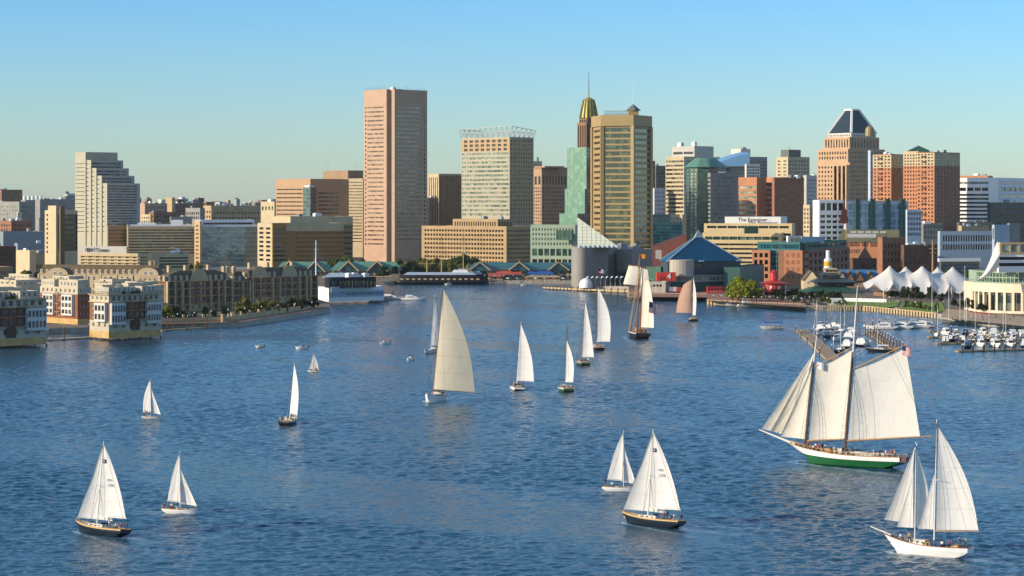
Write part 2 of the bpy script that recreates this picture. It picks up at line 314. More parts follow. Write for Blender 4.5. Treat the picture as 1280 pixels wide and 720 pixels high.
# boats that leave a mark on the water: picture x, y of the waterline, heading, length, beam
WAKES=[(125,668,142,12.4,3.5),(814,657,141,12.6,3.5),(226,641.5,-18,6.8,2.3),(775,613.5,-14,6.8,2.3),(190,523.5,-18,5.4,2),(361,530,80,12,3.4),(391,465,150,4.2,1.6),(543,501,-112,10.5,4.6),
 (646,487,97,12,4.3),(707,489,98,12,4.6),(728,456,100,12,4.6),(746,437,100,14,4.8),(797,422,108,26,7.2),(866,401,95,11,5),(1056,582,149,26,6.8),(1158,694,146,14.6,4.2),(377,436,200,5,2),(965,411.5,186,11,3.4),(513,450,250,5,2),(481,430,220,5,2)]
import numpy as np
def build_water():
    rg=np.random.RandomState(12); N=1200.0
    Y=300*np.exp(np.arange(0,int(math.log(1640/300)*N))/N); A=np.arange(-int(.275*N),int(.275*N)+1)/N
    X=(A[None,:]*(Y[:,None]+150)); YY=np.repeat(Y[:,None],len(A),1); step=YY/N
    Zh=np.zeros_like(X)
    # slow patches of stronger and weaker wind
    P_=np.zeros_like(X)
    for k in range(9):
        wl=rg.uniform(60,260); th=rg.uniform(0,math.pi); P_+=np.sin((X*math.cos(th)+YY*math.sin(th)*.6)*2*math.pi/wl+rg.uniform(0,6.28)+1.3*np.sin(X/70+YY/110+k))
    P_=P_/3.0; gust=np.clip(1+.30*P_,.5,1.6)
    Ld=np.zeros_like(X)                      # long thin slicks lying across the wind
    for k in range(7):
        wl=rg.uniform(45,120); th=R(rg.uniform(52,80)); Ld+=np.sin((X*math.cos(th)+YY*math.sin(th)*.55)*2*math.pi/wl+rg.uniform(0,6.28)+2.1*np.sin((X-YY*.3)/95+k*1.7))
    slick=np.clip((Ld/2.4-.45)*1.5,0,1); gust*=1-.62*slick
    wdir=R(-62)
    n=96
    for k in range(n):
        wl=.95*(6.0/.95)**(rg.uniform(0,1)**1.5); th=wdir+rg.normal(0,.55); kk=2*math.pi/wl
        slope=.031*(1.0 if wl<3 else .7); am=slope/kk
        ph=(X*math.cos(th)+YY*math.sin(th))*kk+rg.uniform(0,6.28)
        ph=ph+.9*np.sin(X*kk*.11*math.sin(th+1)+YY*kk*.13*math.cos(th+2)+k)
        fade=np.clip((wl/step-2.2)/2.5,0,1)
        sn=np.sin(ph); Zh+=am*fade*(sn+.22*np.cos(2*ph))
    Zh*=gust
    Fo=np.zeros_like(X)
    for (px,py,hd,L,B) in WAKES:
        p=wp(px,py); c,s_=math.cos(R(hd)),math.sin(R(hd)); dx=X-p.x; dy=YY-p.y; lx=dx*c+dy*s_; ly=-dx*s_+dy*c
        d=-(lx-L*.46); m=(d>0)&(d<L*7); al=np.abs(ly)
        arm=np.exp(-((al-(B*.25+d*.30))/(.35+d*.035))**2)*np.exp(-d/(L*1.6)); Zh+=np.where(m,arm*.16*(L/12)**.5,0)
        tr=np.exp(-(ly/(B*.42+.02*np.maximum(d,0)))**2)*(d>L)*np.exp(-d/(L*4.5)); Zh*=1-.5*np.where(m,tr,0)
        hb=B/2*np.sqrt(np.clip(1-(lx/(L*.5))**2,0,1)); rim=np.exp(-((al-hb*.95)/.28)**2)*(np.abs(lx)<L*.5)
        nz=.5+.5*np.sin(X*5.1+np.sin(YY*3.7)*2)*np.sin(YY*4.3+np.sin(X*2.9)*2)
        Fo+=rim*(.45+.75*(lx>L*.2))*nz+.8*np.where(m&(d<L*2.6),arm,0)*nz + np.where((d>L*.95)&(d<L*1.9),np.exp(-(ly/(B*.35))**2)*np.exp(-(d-L)/(L*.6)),0)*nz*.7
    nr,nc=X.shape
    co_=np.stack([X,YY,Zh],-1).reshape(-1,3).astype(np.float32)
    me=bpy.data.meshes.new('water'); me.vertices.add(nr*nc); me.vertices.foreach_set('co',co_.ravel())
    ii=(np.arange(nr-1)[:,None]*nc+np.arange(nc-1)[None,:]).ravel(); q=np.stack([ii,ii+1,ii+nc+1,ii+nc],-1).astype(np.int32)
    nf=len(q); me.loops.add(nf*4); me.loops.foreach_set('vertex_index',q.ravel()); me.polygons.add(nf)
    me.polygons.foreach_set('loop_start',np.arange(0,nf*4,4,dtype=np.int32)); me.polygons.foreach_set('use_smooth',np.ones(nf,dtype=bool))
    at=me.attributes.new('foam','FLOAT','POINT'); at.data.foreach_set('value',np.clip(Fo,0,1).astype(np.float32).ravel())
    me.update(calc_edges=True); me.materials.append(M('water')); o=bpy.data.objects.new('water',me); COL.objects.link(o); o['kind']='structure'
build_water()
mb=MB(); mb.quad((-9000,-300,-.7),(9000,-300,-.7),(9000,6000,-.7),(-9000,6000,-.7)); struct('water',mb,M('water'))
mat('ground','#86745f',.95,.25,.05,col2='#675e50'); mat('paving','#b39a7c',.9,.12,.2); mat('quay','#a39d90',.9,.2,.3); mat('brick_walk','#9a6f58',.9,.15,.3)
mat('hillside','#3d4a30',.95,.3,.02,col2='#5a5548'); mat('grass','#7f9632',.95,.25,.3,bump=.4,col2='#667f28')
# mainland outline along the waterline (picture positions turned into real distances)
shore=[(-260,436),(50,428),(62,417),(196,413),(204,411),(300,409),(352,401),(412,391),(412,384),(398,379),(400,376),(486,377),(492,366),(478,357),(500,354.5),(600,354),(716,354.5)]
shore2=[(716,361),(786,362.5),(786,371),(884,372),(884,380),(925,383),(1008,386),(1008,384),(1080,384),(1175,398),(1235,408),(1330,414),(1500,414)]
pts=[wp(x,y) for x,y in shore+shore2]
poly=[(p.x,p.y) for p in pts]+[(2600,2700),(-2600,2700)]
def land(name,poly,z,m,zb=-2.0,skirt=None):
    bm=bmesh.new(); vt=[bm.verts.new((x,y,z)) for x,y in poly]; 
    from mathutils.geometry import tessellate_polygon
    for t in tessellate_polygon([[Vector((x,y,0)) for x,y in poly]]):
        f=bm.faces.new([vt[i] for i in t]); f.normal_update()
        if f.normal.z<0: f.normal_flip()
    n=len(poly); vb=[bm.verts.new((x,y,zb)) for x,y in poly]
    for i in range(n):
        j=(i+1)%n; f=bm.faces.new((vb[i],vb[j],vt[j],vt[i])); f.material_index=1
    me=bpy.data.meshes.new(name); bm.to_mesh(me); bm.free(); me.materials.append(M(m)); me.materials.append(M(skirt or 'quay'))
    o=bpy.data.objects.new(name,me); COL.objects.link(o); tag(o,kind='structure'); return o
land('ground',poly,2.2,'ground')
# rising ground beyond downtown
def hz(x,y):
    t=max(0,min(1,(y-2500)/2600)); t=t*t*(3-2*t)
    return 2.2+t*(34+9*math.sin(x*.0017+1)+5*math.sin(x*.0051+y*.001)+3*math.sin(x*.013))+ (y-2500)*.0005
mb=MB(); nx,ny=60,26; vs=[]; fs=[]
for j in range(ny+1):
    for i in range(nx+1):
        y=2400+ (j/ny)**1.6*12000; x=(i/nx-.5)*2*(y*.55); vs.append((x,y,hz(x,y)-.3 if j else 0.5))
for j in range(ny):
    for i in range(nx): a=j*(nx+1)+i; fs.append((a,a+1,a+nx+2,a+nx+1))
mb.add(vs,fs); struct('hills',mb,M('hillside'),True)
# ---------------------------------------------------------------- downtown towers, left to right
CITY='city buildings behind the harbor'
# stepped tower
b=Bld('office_tower','pale stepped office tower whose right side drops in five steps','office tower',107,2200)
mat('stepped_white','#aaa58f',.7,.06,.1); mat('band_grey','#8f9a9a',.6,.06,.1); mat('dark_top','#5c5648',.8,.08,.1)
tops=[190,200,210,219.5,229]
for k in range(5):
    xc=107+6.7*k; D=2204-1.5*k*4; yt=tops[k]
    Ls=[Z(yt+12 if k==0 else yt+2,292,18-2*k,0,.16,x0=.05,x1=.80 if k else .9,g='dark')]
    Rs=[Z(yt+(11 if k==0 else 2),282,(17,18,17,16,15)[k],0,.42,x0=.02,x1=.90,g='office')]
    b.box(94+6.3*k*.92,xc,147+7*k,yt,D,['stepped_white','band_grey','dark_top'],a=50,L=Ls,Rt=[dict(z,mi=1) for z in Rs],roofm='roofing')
rooftop(b,2,1)
# brown block in front, added for the shaded lower part of the right face
b.box(134,135,160,283,2150,['brown_stone'],Rt=[Z(286,304,4,12,.4,.6,g='dark')])
b.fin()
# apartment tower, lit left edge
b=Bld('apartment_tower','slim tan apartment tower with a bright left edge and dark balcony bands','apartment block',62,1560)
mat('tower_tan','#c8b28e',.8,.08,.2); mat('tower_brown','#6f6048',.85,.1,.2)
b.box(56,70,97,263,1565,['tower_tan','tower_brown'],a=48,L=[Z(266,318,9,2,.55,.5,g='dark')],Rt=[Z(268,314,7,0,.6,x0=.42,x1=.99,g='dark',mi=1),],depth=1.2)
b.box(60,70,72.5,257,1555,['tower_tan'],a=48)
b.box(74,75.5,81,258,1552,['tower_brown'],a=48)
b.fin('balcony_opening')
# generic rows of blocks at far left
def simple(name,label,cat,xl,xc,xr,yt,D,m,L=(),Rt=(),a=50,roofm='roofing',n=2,seed=0,group=None,mats=None,depth=.35,win='window',nroof=None):
    b=Bld(name,label,cat,xc,D,group); b.box(xl,xc,xr,yt,D,mats or [m],a=a,L=L,Rt=Rt,roofm=roofm,depth=depth)
    rooftop(b,n,seed or int(xc*7)); b.fin(win); return b
simple('brick_building','dark brick block with a raised corner at the far left of the skyline','building',-18,2,28,237,3000,'brown_brick',[Z(240,262,4,4)],[Z(241,262,4,7,.5,.4)],n=3)
simple('office_building','grey office slab with a grid of small pale windows, far left','building',-30,24,52,252,2700,'grey_conc',[Z(256,280,5,14,.5,.5,g='pale')],[Z(256,284,5,8,.5,.5,g='pale')],n=1)
simple('hospital_building','long grey block with white roof drums at far left','building',26,32,62,250,2900,'grey_conc',[],[Z(254,275,4,9,.45,.5)],n=0)
b=Bld('roof_drums','row of white cylindrical cooling drums on the far left roof','cooling tower',40,2890,gz=zz(250,2900)-.9)
for i in range(5):
    p=pt(31+5*i,2915); z=zz(250,2900)-.9
    part(b,'drum',MB().lathe([(2.2,0),(2.2,5.5),(1.8,6.2),(0,6.2)],(p.x,p.y,z),10),'white_paint')
simple('office_building','wide dark office block left of the slim apartment tower','building',44,50,98,249,2650,'grey_conc',[],[Z(253,290,6,14,.4,.5,g='pale')],n=4)
simple('office_building','small pale block standing left of the stepped tower','building',80,84,94,242,2750,'pale_grey',[Z(244,262,4,0)],[Z(244,262,4,4)],n=1)
simple('brick_building','low red brick block under the grey office slab at far left','building',-6,14,40,276,2300,'red_brick',[Z(279,296,3,6,.5,.5)],[Z(279,296,3,8,.5,.4)],n=4)
simple('warehouse','long flat roofed warehouse with blue grey metal cladding','warehouse',-10,4,56,289.5,1900,'blue_cladding' if mat('blue_cladding','#7e8a90',.6,.08,.1) else '',[],[],a=62,n=1,roofm='roof_light')
simple('warehouse','low blue grey shed in front of the long warehouse','warehouse',18,22,60,304,1800,'blue_cladding',[],[],a=66,n=1,roofm='roof_light')
simple('storage_building','blank cream block beside the slim apartment tower','building',20,37,45,313,1620,'tower_tan',[],[],n=1)
simple('storage_building','small cream block with a dark base left of the slim apartment tower','building',38,44,60,316,1640,'cream_stone',[Z(330,338,1,2,.8,.8,g='dark')],[Z(330,338,1,4,.8,.8,g='dark')],n=2)
simple('brick_building','dark brick mill with pale trim at the left edge','building',-30,-6,20,308,1500,'dark_brick',[Z(312,345,4,9,.5,.5)],[Z(312,345,4,9,.5,.4,g='home')],n=2)
simple('brick_building','brown row block with dormers at the left edge above the townhouses','building',-40,-20,16,334,1330,'brown_stone',[],[Z(338,352,2,9,.5,.5,g='home')],n=3,roofm='roof_dark')
simple('office_building','white roofed low block left of the slim tower','building',30,36,58,297,2050,'white_stone',[],[Z(299,308,2,7,.4,.5)],n=2)
# parking garage with open decks
b=Bld('parking_garage','tan parking garage with long open decks at left','parking garage',190,1600)
b.box(99,188,190,317,1600,['cream_stone'],a=28,L=[Z(320,336,4,9,.5,.94,x0=.02,x1=.96,g='dark')],depth=2.5)
b.box(186,190,236,316,1594,['cream_stone','brown_stone'],a=62,Rt=[Z(321,336,4,0,.5,x0=.2,x1=.98,g='dark')],depth=2.5)
rooftop(b,3,4)
p=pt(214,1620); z=zz(318,1600); c=MB()
for i in range(10):
    a0=math.pi*i/10; a1=math.pi*(i+1)/10
    for yy in (0,): c.quad((p.x-7*math.cos(a0),p.y-4,z+4.5*math.sin(a0)),(p.x-7*math.cos(a1),p.y-4,z+4.5*math.sin(a1)),(p.x-7*math.cos(a1),p.y+4,z+4.5*math.sin(a1)),(p.x-7*math.cos(a0),p.y+4,z+4.5*math.sin(a0)))
part(b,'canopy',c,'white_paint'); b.fin('deck_opening')
b=Bld('office_building','low white office block with dark lettering beside the stepped tower','building',100,1750)
b.box(94,158,160,308,1750,['white_stone'],a=10,z0=6); b.fin()
text('IBM Tower',4.2,.1,'sign_black',b.root,Vector((*pt(121,1753.4),zz(312.6,1750)))-b.org,(R(90),0,R(-10)))
# banded low building + mirror glass block
b=Bld('office_building','long low tan office building with green banded glass','building',165,1900)
mat('tan_metal','#9c8b6c',.5,.06,.1)
b.box(158,160,247,283,1900,['tan_metal','white_paint'],a=80,Rt=[Z(286,318,9,0,.5,x0=.01,x1=.99,g='green')],roofm='roof_light',depth=.25)
rooftop(b,4,9,('white_paint',),5,6,14); b.fin('window_band')
b=Bld('glass_office','dark mirror glass office block under a pale blue roof edge','building',250,1800)
b.box(243,250,252,276,1800,['tan_stone'],a=60,L=[Z(280,330,10,1,.4,.5,g='brown')])
b.box(249,252,322,281,1802,['pale_blue_trim' if mat('pale_blue_trim','#b3bfcc',.4,.05,.2) else ''],a=76,Rt=[Z(283.5,334,9,24,.97,.97,x0=.005,x1=.995,g='mirror')],depth=.08,roofm='roof_light')
b.box(245,252,318,275,1830,['pale_blue_trim'],a=76,Rt=[Z(278,282,1,0,.9,g='dark')],roofm='roof_light')
b.fin('glass_pane')
simple('brick_building','brown brick block with window rows behind the low banded office','building',186,192,222,265,2500,'brown_brick',[Z(268,290,4,3)],[Z(268,290,4,10,.5,.6)],n=1)
simple('storage_building','blank silver plant block on the low roofs left of center','building',212,214,240,271,2300,'steel' ,[],[],a=70,n=0)
simple('office_building','cream block with punched windows right of the stepped tower','building',176,188,190,268,2350,'cream_stone',[Z(270,284,3,4,.5,.5)],[],n=0)
simple('office_building','tan slab tower standing alone on the far left skyline','building',207,215,219,247,3000,'tan_stone',[],[],n=0)
simple('brick_building','long red brick block with many arched windows on the left skyline','building',214,216,256,254,3050,'red_brick',[],[Z(256,272,3,16,.5,.5)],n=4)
simple('brick_building','pink brick block behind the cream block at left','building',175,181,209,254,2950,'pink_granite',[],[Z(257,272,3,8,.5,.5)],n=2)
simple('office_building','long tan and grey block on the skyline left of the brown tower','building',254,264,330,257,2800,'tan_stone',[Z(262,274,2,3,.5,.5)],[Z(263,276,2,16,.45,.6)],a=70,n=7)
simple('office_building','tan low block with arched dark entry on the skyline','building',232,250,256,260,2700,'grey_conc',[Z(264,275,2,7,.6,.6)],[],n=1)
simple('office_building','cream building with square windows beside the brown office block','building',326,343,346,252,2600,'cream_stone',[Z(257,264,1,4,.7,.5)],[],n=1)
# brown and cream office pair
b=Bld('office_building','cream and brown office building with square windows behind the townhouses','building',340,1750)
mat('gold_brown','#9a7443',.7,.08,.1)
b.box(322,340,430,279,1750,['cream_stone','gold_brown'],a=62,L=[Z(283,328,8,2,.5,.62,g='dark')],Rt=[dict(Z(289,329,7,24,.36,.5,x0=.32,x1=.99,g='brown'),mi=1)],depth=.5)
b.box(340.4,341,358,279.4,1746,['gold_brown'],a=62,Rt=[Z(284,328,8,0,.55,g='green')],depth=.2)
b.box(342,363,441,270.5,1790,['cream_stone','brown_stone'],a=62,Rt=[Z(281,328,7,0,.4,x0=.72,x1=.99,g='dark',mi=1)])
rooftop(b,2,3); b.fin()
b=Bld('office_tower','brown square office block with recessed ribbon windows left of the cream slab','office tower',388,2100)
b.box(345,388,436,223.5,2100,['tan_brown' if mat('tan_brown','#b0906e',.75,.06,.1) else '','brown_stone'],a=47,
 L=[Z(234,302,13,4,.32,.95,x0=.02,x1=.78,g='dark')],Rt=[Z(239,304,13,3,.36,.96,x0=.2,x1=.72,g='dark')],depth=.7)
b.box(379,388,395,234,2086,['dark_grey'],a=47,L=[Z(236,270,7,0,.6,g='teal')],Rt=[Z(236,270,7,0,.6,g='teal')],yb=272)
rooftop(b,3,5); b.fin('window_band')
b=Bld('office_tower','cream slab with thin window bands and a dark brown top','office tower',410,2260)
b.box(404,435,454,213,2265,['brown_stone'],a=58)
b.box(430,453.5,455,223,2230,['cream_stone'],a=24,L=[Z(226,304,20,0,.32,x0=.01,x1=.97,g='brown')],depth=.3)
for x in (410,446):
    p=pt(x,2280); part(b,'antenna',MB().tube((p.x,p.y,zz(213,2265)),(p.x,p.y,zz(200,2265)),.2,.05),'steel')
b.fin('window_band')
# tall pink tower with chamfered corner
b=Bld('skyscraper','tallest pink granite skyscraper with a dark chamfered corner','skyscraper',487,2050)
p1=pt(484,2052); a=R(47); b.cD=2050
L_=27*2.0; uL=Vector((-math.cos(a),math.sin(a))); uR=Vector((math.sin(a),math.cos(a)))
cc=pt(488,2046)
f=b.foot(455,488,534,2046,47); l,c,r,bk=[Vector(q) for q in f]
LL=(c-l).length; RR=(r-c).length
n1=c+uL*5.5; n2=c+uR*5.0; mid=c+uL*5.5+uR*4.2
poly=[l, l+(-uL)*0.0]
P=[tuple(l),tuple(n1),tuple(c+uL*2.2+uR*.3),tuple(n2),tuple(r-uR*3.0),tuple(r-uR*0+uL*3.0),tuple(bk)]
def zlist(face): return face
b.poly([tuple(l),tuple(n1),tuple(n1+uR*4.0),tuple(n2+uL*1.5),tuple(n2),tuple(r),tuple(bk)],1,zz(111.5,2050),
 {0:[Z(131,308,32,0,.36,x0=.16,x1=.88,g='rose')],4:[Z(131,302,32,0,.40,x0=.07,x1=.82,g='rose2')]},['pink_granite'],depth=.45) if (glass('rose','#5a463c','#a08870',.4,ior=1.6),glass('rose2','#75594d','#a98a78',.5,ior=1.9,wav=.15)) else 0  # right face's pink reflection is put into a lighter glass colour
# square openings down both edges
mbx=MB()
for k in range(33):
    z=zz(131+ (k+.5)*5.36,2050)
    q=l+(-uL)*2.6; nrm=Vector((-uL.y,uL.x)); 
    nL=Vector((-math.sin(a),-math.cos(a))); nR=Vector((math.cos(a),-math.sin(a)))
    for pos,rz_,nn in ((l-uL*2.6,math.atan2(-uL.y,-uL.x),nL),(r-uR*3.2,math.atan2(uR.y,uR.x),nR)):
        e=pos+nn*.05; b.panes.append(((e.x,e.y,z),rz_,1.7,2.0,'dark'))
pl=l.lerp(n1,.5)
for k in range(26):
    q=l.lerp(n1,k/12) if k<12 else n2.lerp(r,(k-12)/13)
    part(b,'roof_mast',MB().tube((q.x,q.y,zz(111.5,2050)),(q.x,q.y,zz(111.5,2050)+1.6+(k*7%5)*.6),.22,.14,4),'metal_grey')
rooftop(b,2,5); b.fin('window_band')
# brown twin behind
b=Bld('office_tower','brown ribbed office tower just right of the tallest skyscraper','office tower',548,2350)
b.box(535,548.5,577,217,2350,['cream_stone','brown_stone'],a=56,L=[Z(221,283,1,5,.98,.4,g='brown')],Rt=[dict(Z(219,283,1,12,.98,.4,g='brown'),mi=1)],depth=.5)
b.box(534,537,548,247,2330,['brown_stone'],a=60,yb=300,Rt=[Z(249,290,1,5,.98,.4,g='dark')])
rooftop(b,2,8); b.fin('window_strip')
# beige gridded block
b=Bld('office_building','long beige concrete office block with deep square windows','building',633,1900)
b.box(527,633,663.5,283,1900,['beige_conc','brown_stone'],a=43,L=[Z(286,331,8,27,.5,.66,g='dark')],Rt=[Z(286,331,8,12,.5,.62,g='dark')],depth=1.3)
b.box(566,622,641,274,1930,['beige_conc'],a=43,L=[Z(277,283,1,18,.9,.5,g='dark')],Rt=[Z(277,283,1,5,.9,.5,g='dark')],depth=.8)
rooftop(b,3,6); b.fin()
# tower with white tube frame crown
b=Bld('office_tower','pale gridded office tower crowned with an open steel tube frame','office tower',637,2210)
b.box(577,637,667,171,2210,['stepped_white','tan_stone'],a=44,L=[dict(Z(173,189,3,8,.6,.6,g='dark'),mi=1),Z(189,271,15,6,.5,.93,x0=.01,x1=.99,g='pale')],
  Rt=[Z(173,280,20,9,.5,.5,g='office',mi=1)],depth=.5)
f=[Vector((*q[:2],0)) for q in b.pts]; zt=b.ztop; mb=MB(); nseg=9
def crown(A,B_,n,h0,h1):
    out=Vector(((B_-A).y,-(B_-A).x,0)).normalized()*3.5
    for i in range(n+1):
        p=A.lerp(B_,i/n); h=h0+(h1-h0)*i/n
        lo=Vector((p.x,p.y,zt)); hi=Vector((p.x,p.y,zt+h))+out
        mb.tube(lo,hi,.28,n=4)
        if i<n:
            q=A.lerp(B_,(i+1)/n); h2=h0+(h1-h0)*(i+1)/n; hq=Vector((q.x,q.y,zt+h2))+out; lq=Vector((q.x,q.y,zt)); md=lo.lerp(lq,.5)
            mb.tube(hi,hq,.32,n=4); mb.tube(hi,lq,.2,n=4); mb.tube(lo,hq,.2,n=4); mb.tube(lo.lerp(hi,.5),lq.lerp(hq,.5),.18,n=4)
crown(f[0],f[1],9,8.5,10.5); crown(f[1],f[2],5,10.5,6.5); crown(f[2],f[3],9,6.5,8); crown(f[3],f[0],5,8,8.5)
part(b,'crown_frame',mb,'pale_grey'); b.fin()
# art deco brown block
b=Bld('office_tower','old brown stone block with a cornice and arched top windows','office tower',685,2500)
b.box(667,677,709,209,2505,['pink_brown' if mat('pink_brown','#a58a6e',.85,.1,.15) else ''],a=62,L=[Z(219,232,1,2,.8,.6,g='dark'),Z(233,283,12,4,.5,.5)],Rt=[Z(219,232,1,8,.8,.5,g='dark'),Z(233,290,12,10,.5,.5)],depth=.5)
b.box(667,681,705,207.5,2495,['pink_brown'],a=62,yb=209.5)
p=pt(672,2520); part(b,'plant_unit',MB().box((p.x,p.y,zz(205,2500)),(10,8,7)),'dark_grey')
part(b,'antenna',MB().tube((p.x,p.y,zz(202,2500)),(p.x,p.y,zz(196,2500)),1.2,1.2,8),'green_copper')
b.fin()
# pale green glass tower
b=Bld('glass_tower','pale green glass tower stepping out toward its base','glass tower',728,2050)
mat('green_glass_wall','#64907a',.35,.05,.1)
for (xl,xc,xr,yt,D) in ((709,733,742,184,2050),(706,731,742,236,2040),(699,722,742,267,2024)):
    b.box(xl,xc,xr,yt,D,['green_glass_wall','green_roof'],a=35,L=[Z(yt+1,300,int((300-yt)/4.2),8,.93,.95,x0=.01,x1=.99,g='greenpane')],Rt=[Z(yt+1,300,int((300-yt)/4.2),0,.8,x0=.02,x1=.98,g='teal',mi=1)],depth=.1)
b.fin('glass_pane')
b=Bld('office_building','grey green low office block with square windows and tall ground floor bays','building',722,1850)
mat('sage_stone','#8fa18c',.7,.06,.1)
b.box(663,719,724,281,1850,['sage_stone'],a=20,L=[Z(284,308,4,14,.55,.5,g='green'),Z(310,321,1,7,.8,.8,g='green'),Z(323,336,1,7,.8,.8,g='dark')],depth=.5)
mbq=MB(); b.box(695,715,717,288,1840,['green_roof'],a=20,L=[Z(289,299,3,4,.7,.8,g='green')],yb=300)
b.fin()
# art deco tower with gold crown
b=Bld('skyscraper','brown art deco tower with a ribbed green and gold crown and spire','skyscraper',735,2420)
b.box(721.5,733,750,153,2425,['brown_brick'],a=55,L=[Z(156,186,1,4,.97,.45,g='dark')],Rt=[Z(156,186,1,5,.97,.45,g='dark')],depth=1.2)
b.box(724,734,748,147,2432,['brown_brick'],a=55,L=[Z(149,154,1,4,.8,.5,g='dark')],Rt=[Z(149,154,1,5,.8,.5,g='dark')],depth=1)
c0=(Vector(b.pts[0])+Vector(b.pts[2]))/2; zb=b.ztop; zt=zz(124,2430); rr=13.0
mb=MB()
for k in range(4):
    a0=R(55-90+90*k+45)
rr=10.2; prof=[(rr*1.0,0),(rr*.80,(zt-zb)*.55),(rr*.58,(zt-zb))]
vs=[]
for r_,h in prof:
    for k in range(8):
        t=R(-35+45*k+22.5); vs.append((c0.x+r_*math.cos(t),c0.y+r_*math.sin(t),zb+h))
fs=[(j*8+i,j*8+(i+1)%8,(j+1)*8+(i+1)%8,(j+1)*8+i) for j in range(2) for i in range(8)]+[tuple(range(16,24))]
mb.add(vs,fs); part(b,'crown',mb,'crown_green' if mat('crown_green','#8d8a48',.5,.15,.3,metal=.3) else '')
mb=MB()
for k in range(16):
    t=R(-35+22.5*k); 
    for (r0,h0),(r1,h1) in zip(prof,prof[1:]): mb.tube((c0.x+r0*1.0*math.cos(t),c0.y+r0*math.sin(t),zb+h0),(c0.x+r1*math.cos(t),c0.y+r1*math.sin(t),zb+h1),.8,.7,4)
part(b,'crown_ribs',mb,'gold')
part(b,'lantern',MB().lathe([(5.4,0),(4.6,1.0),(2.6,1.8),(.9,2.4),(.6,6)],(c0.x,c0.y,zt),8),'gold')
part(b,'spire',MB().tube((c0.x,c0.y,zt+5),(c0.x,c0.y,zz(88,2430)),.55,.2),'dark_grey')
b.fin('window_strip')
# five sided gold and green tower
b=Bld('skyscraper','five sided golden office tower with dark green ribbon glass','skyscraper',770,1700)
b.cD=1700
mat('ochre_wall','#a08a5c',.6,.06,.1)  # one even ochre for every side of the tower
q0=pt(741,1722); q1=pt(752.5,1693); q2=pt(791,1686); q3=pt(813,1712); q4=pt(786,1745)
core=[tuple(q) for q in (q0,q1,q2,q3,q4)]
cx=sum(q[0] for q in core)/5; cy=sum(q[1] for q in core)/5
b.poly(core,1,zz(158,1700),{0:[Z(160,336,24,0,.42,x0=.14,x1=.80,g='brown')],1:[Z(159,336,24,0,.70,x0=.07,x1=.93,g='wtc')],2:[Z(160,336,24,0,.58,x0=.14,x1=.94,g='wtc')]},['ochre_wall'],depth=.5)
top=[(cx+(x-cx)*1.06,cy+(y-cy)*1.06) for x,y in core]
b.poly(top,zz(158,1700),zz(144.5,1700),{},['ochre_wall'],roofm='roof_dark')
# corner fins
mb=MB()
for (x,y) in core[:4]:
    dx,dy=x-cx,y-cy; l_=math.hypot(dx,dy); mb.box((x+dx/l_*.1,y+dy/l_*.1,(2+zz(158,1700))/2),(2.6,2.6,zz(158,1700)-2),0,math.atan2(dy,dx)+R(45))
part(b,'corner_fins',mb,'ochre_wall')
zt=b.ztop; mb=MB()
for k in range(17):
    x,y=[pt(755+ k*2,1716)[i] for i in (0,1)]; mb.tube((x,y,zt-1),(x,y,zt+4.2),.16,n=4)
    if k%2: mb.tube((x,y,zt+1.5),(x+2.4,y,zt+4),.13,n=4)
for h in (1.6,4.2):
    a_=pt(755,1716); c_=pt(787,1716); mb.tube((a_.x,a_.y,zt+h),(c_.x,c_.y,zt+h),.18,n=4)
part(b,'roof_railing',mb,'dark_grey')
p=pt(791.5,1708); part(b,'roof_house',MB().box((p.x,p.y,zt+1.5),(8,8,5)),'ochre_wall')
part(b,'roof_cone',MB().lathe([(6.2,0),(0,5.2)],(p.x,p.y,zt+4),4,0,45),'dark_grey')
part(b,'flagpole',MB().tube((p.x,p.y,zt+8),(p.x,p.y,zt+28),.3,.12),'white_paint')
b.fin('window_band')
b=Bld('lower_city_block','dark low blocks between the golden tower and the striped tower','building',818,2400)
simple('office_tower','dark brown narrow tower edge right of the golden tower','office tower',808,812,819,201,2600,'brown_brick',[],[Z(204,290,18,2,.5,.5)],n=0)
bpy.data.objects.remove(b.root)
simple('office_tower','dark grey tower glimpsed behind the golden tower','office tower',814,820,832,207,2750,'dark_grey',[Z(210,280,15,2)],[Z(210,280,15,4,.5,.5)],n=1)
simple('office_building','small blue grey tower with a pointed roof right of the golden tower','building',814,818,831,235,2500,'pale_blue_trim',[],[Z(238,285,9,4,.5,.5,g='blue')],n=0)
# teal glass low block
b=Bld('glass_office','low teal glass office block right of the golden tower','building',815,1950)
b.box(811,814,853,279,1950,['teal_metal' if mat('teal_metal','#3c6f70',.4,.06,.2) else ''],a=75,Rt=[Z(281,308,7,0,.7,x0=.01,x1=.99,g='teal')],depth=.2,roofm='roof_light')
b.box(813,815,838,268,1990,['teal_metal','pale_grey'],a=70,Rt=[Z(270,280,2,0,.7,g='teal')])
b.fin('window_band')
b=Bld('hotel_building','beige hotel block with rounded corner behind the teal office','building',850,2080)
b.box(829,853,858,268,2080,['cream_stone'],a=40,L=[Z(271,280,2,8,.5,.5)],Rt=[]); b.fin()
# striped tower cluster
b=Bld('office_tower','cream and dark striped office tower with a boxy grey top','office tower',853,2500)
b.box(832,855,877,195.5,2500,['cream_stone','pale_grey'],a=46,L=[Z(199,288,17,0,.48,x0=.03,x1=.97,g='office')],Rt=[Z(199,288,17,0,.4,g='office',mi=1)],depth=.6)
b.box(840,868,892,182.5,2530,['pale_grey','white_stone'],a=50,L=[Z(189,193,1,2,.8,.9,g='dark')],yb=200)
rooftop(b,2,21,hmax=6); b.fin('window_band')
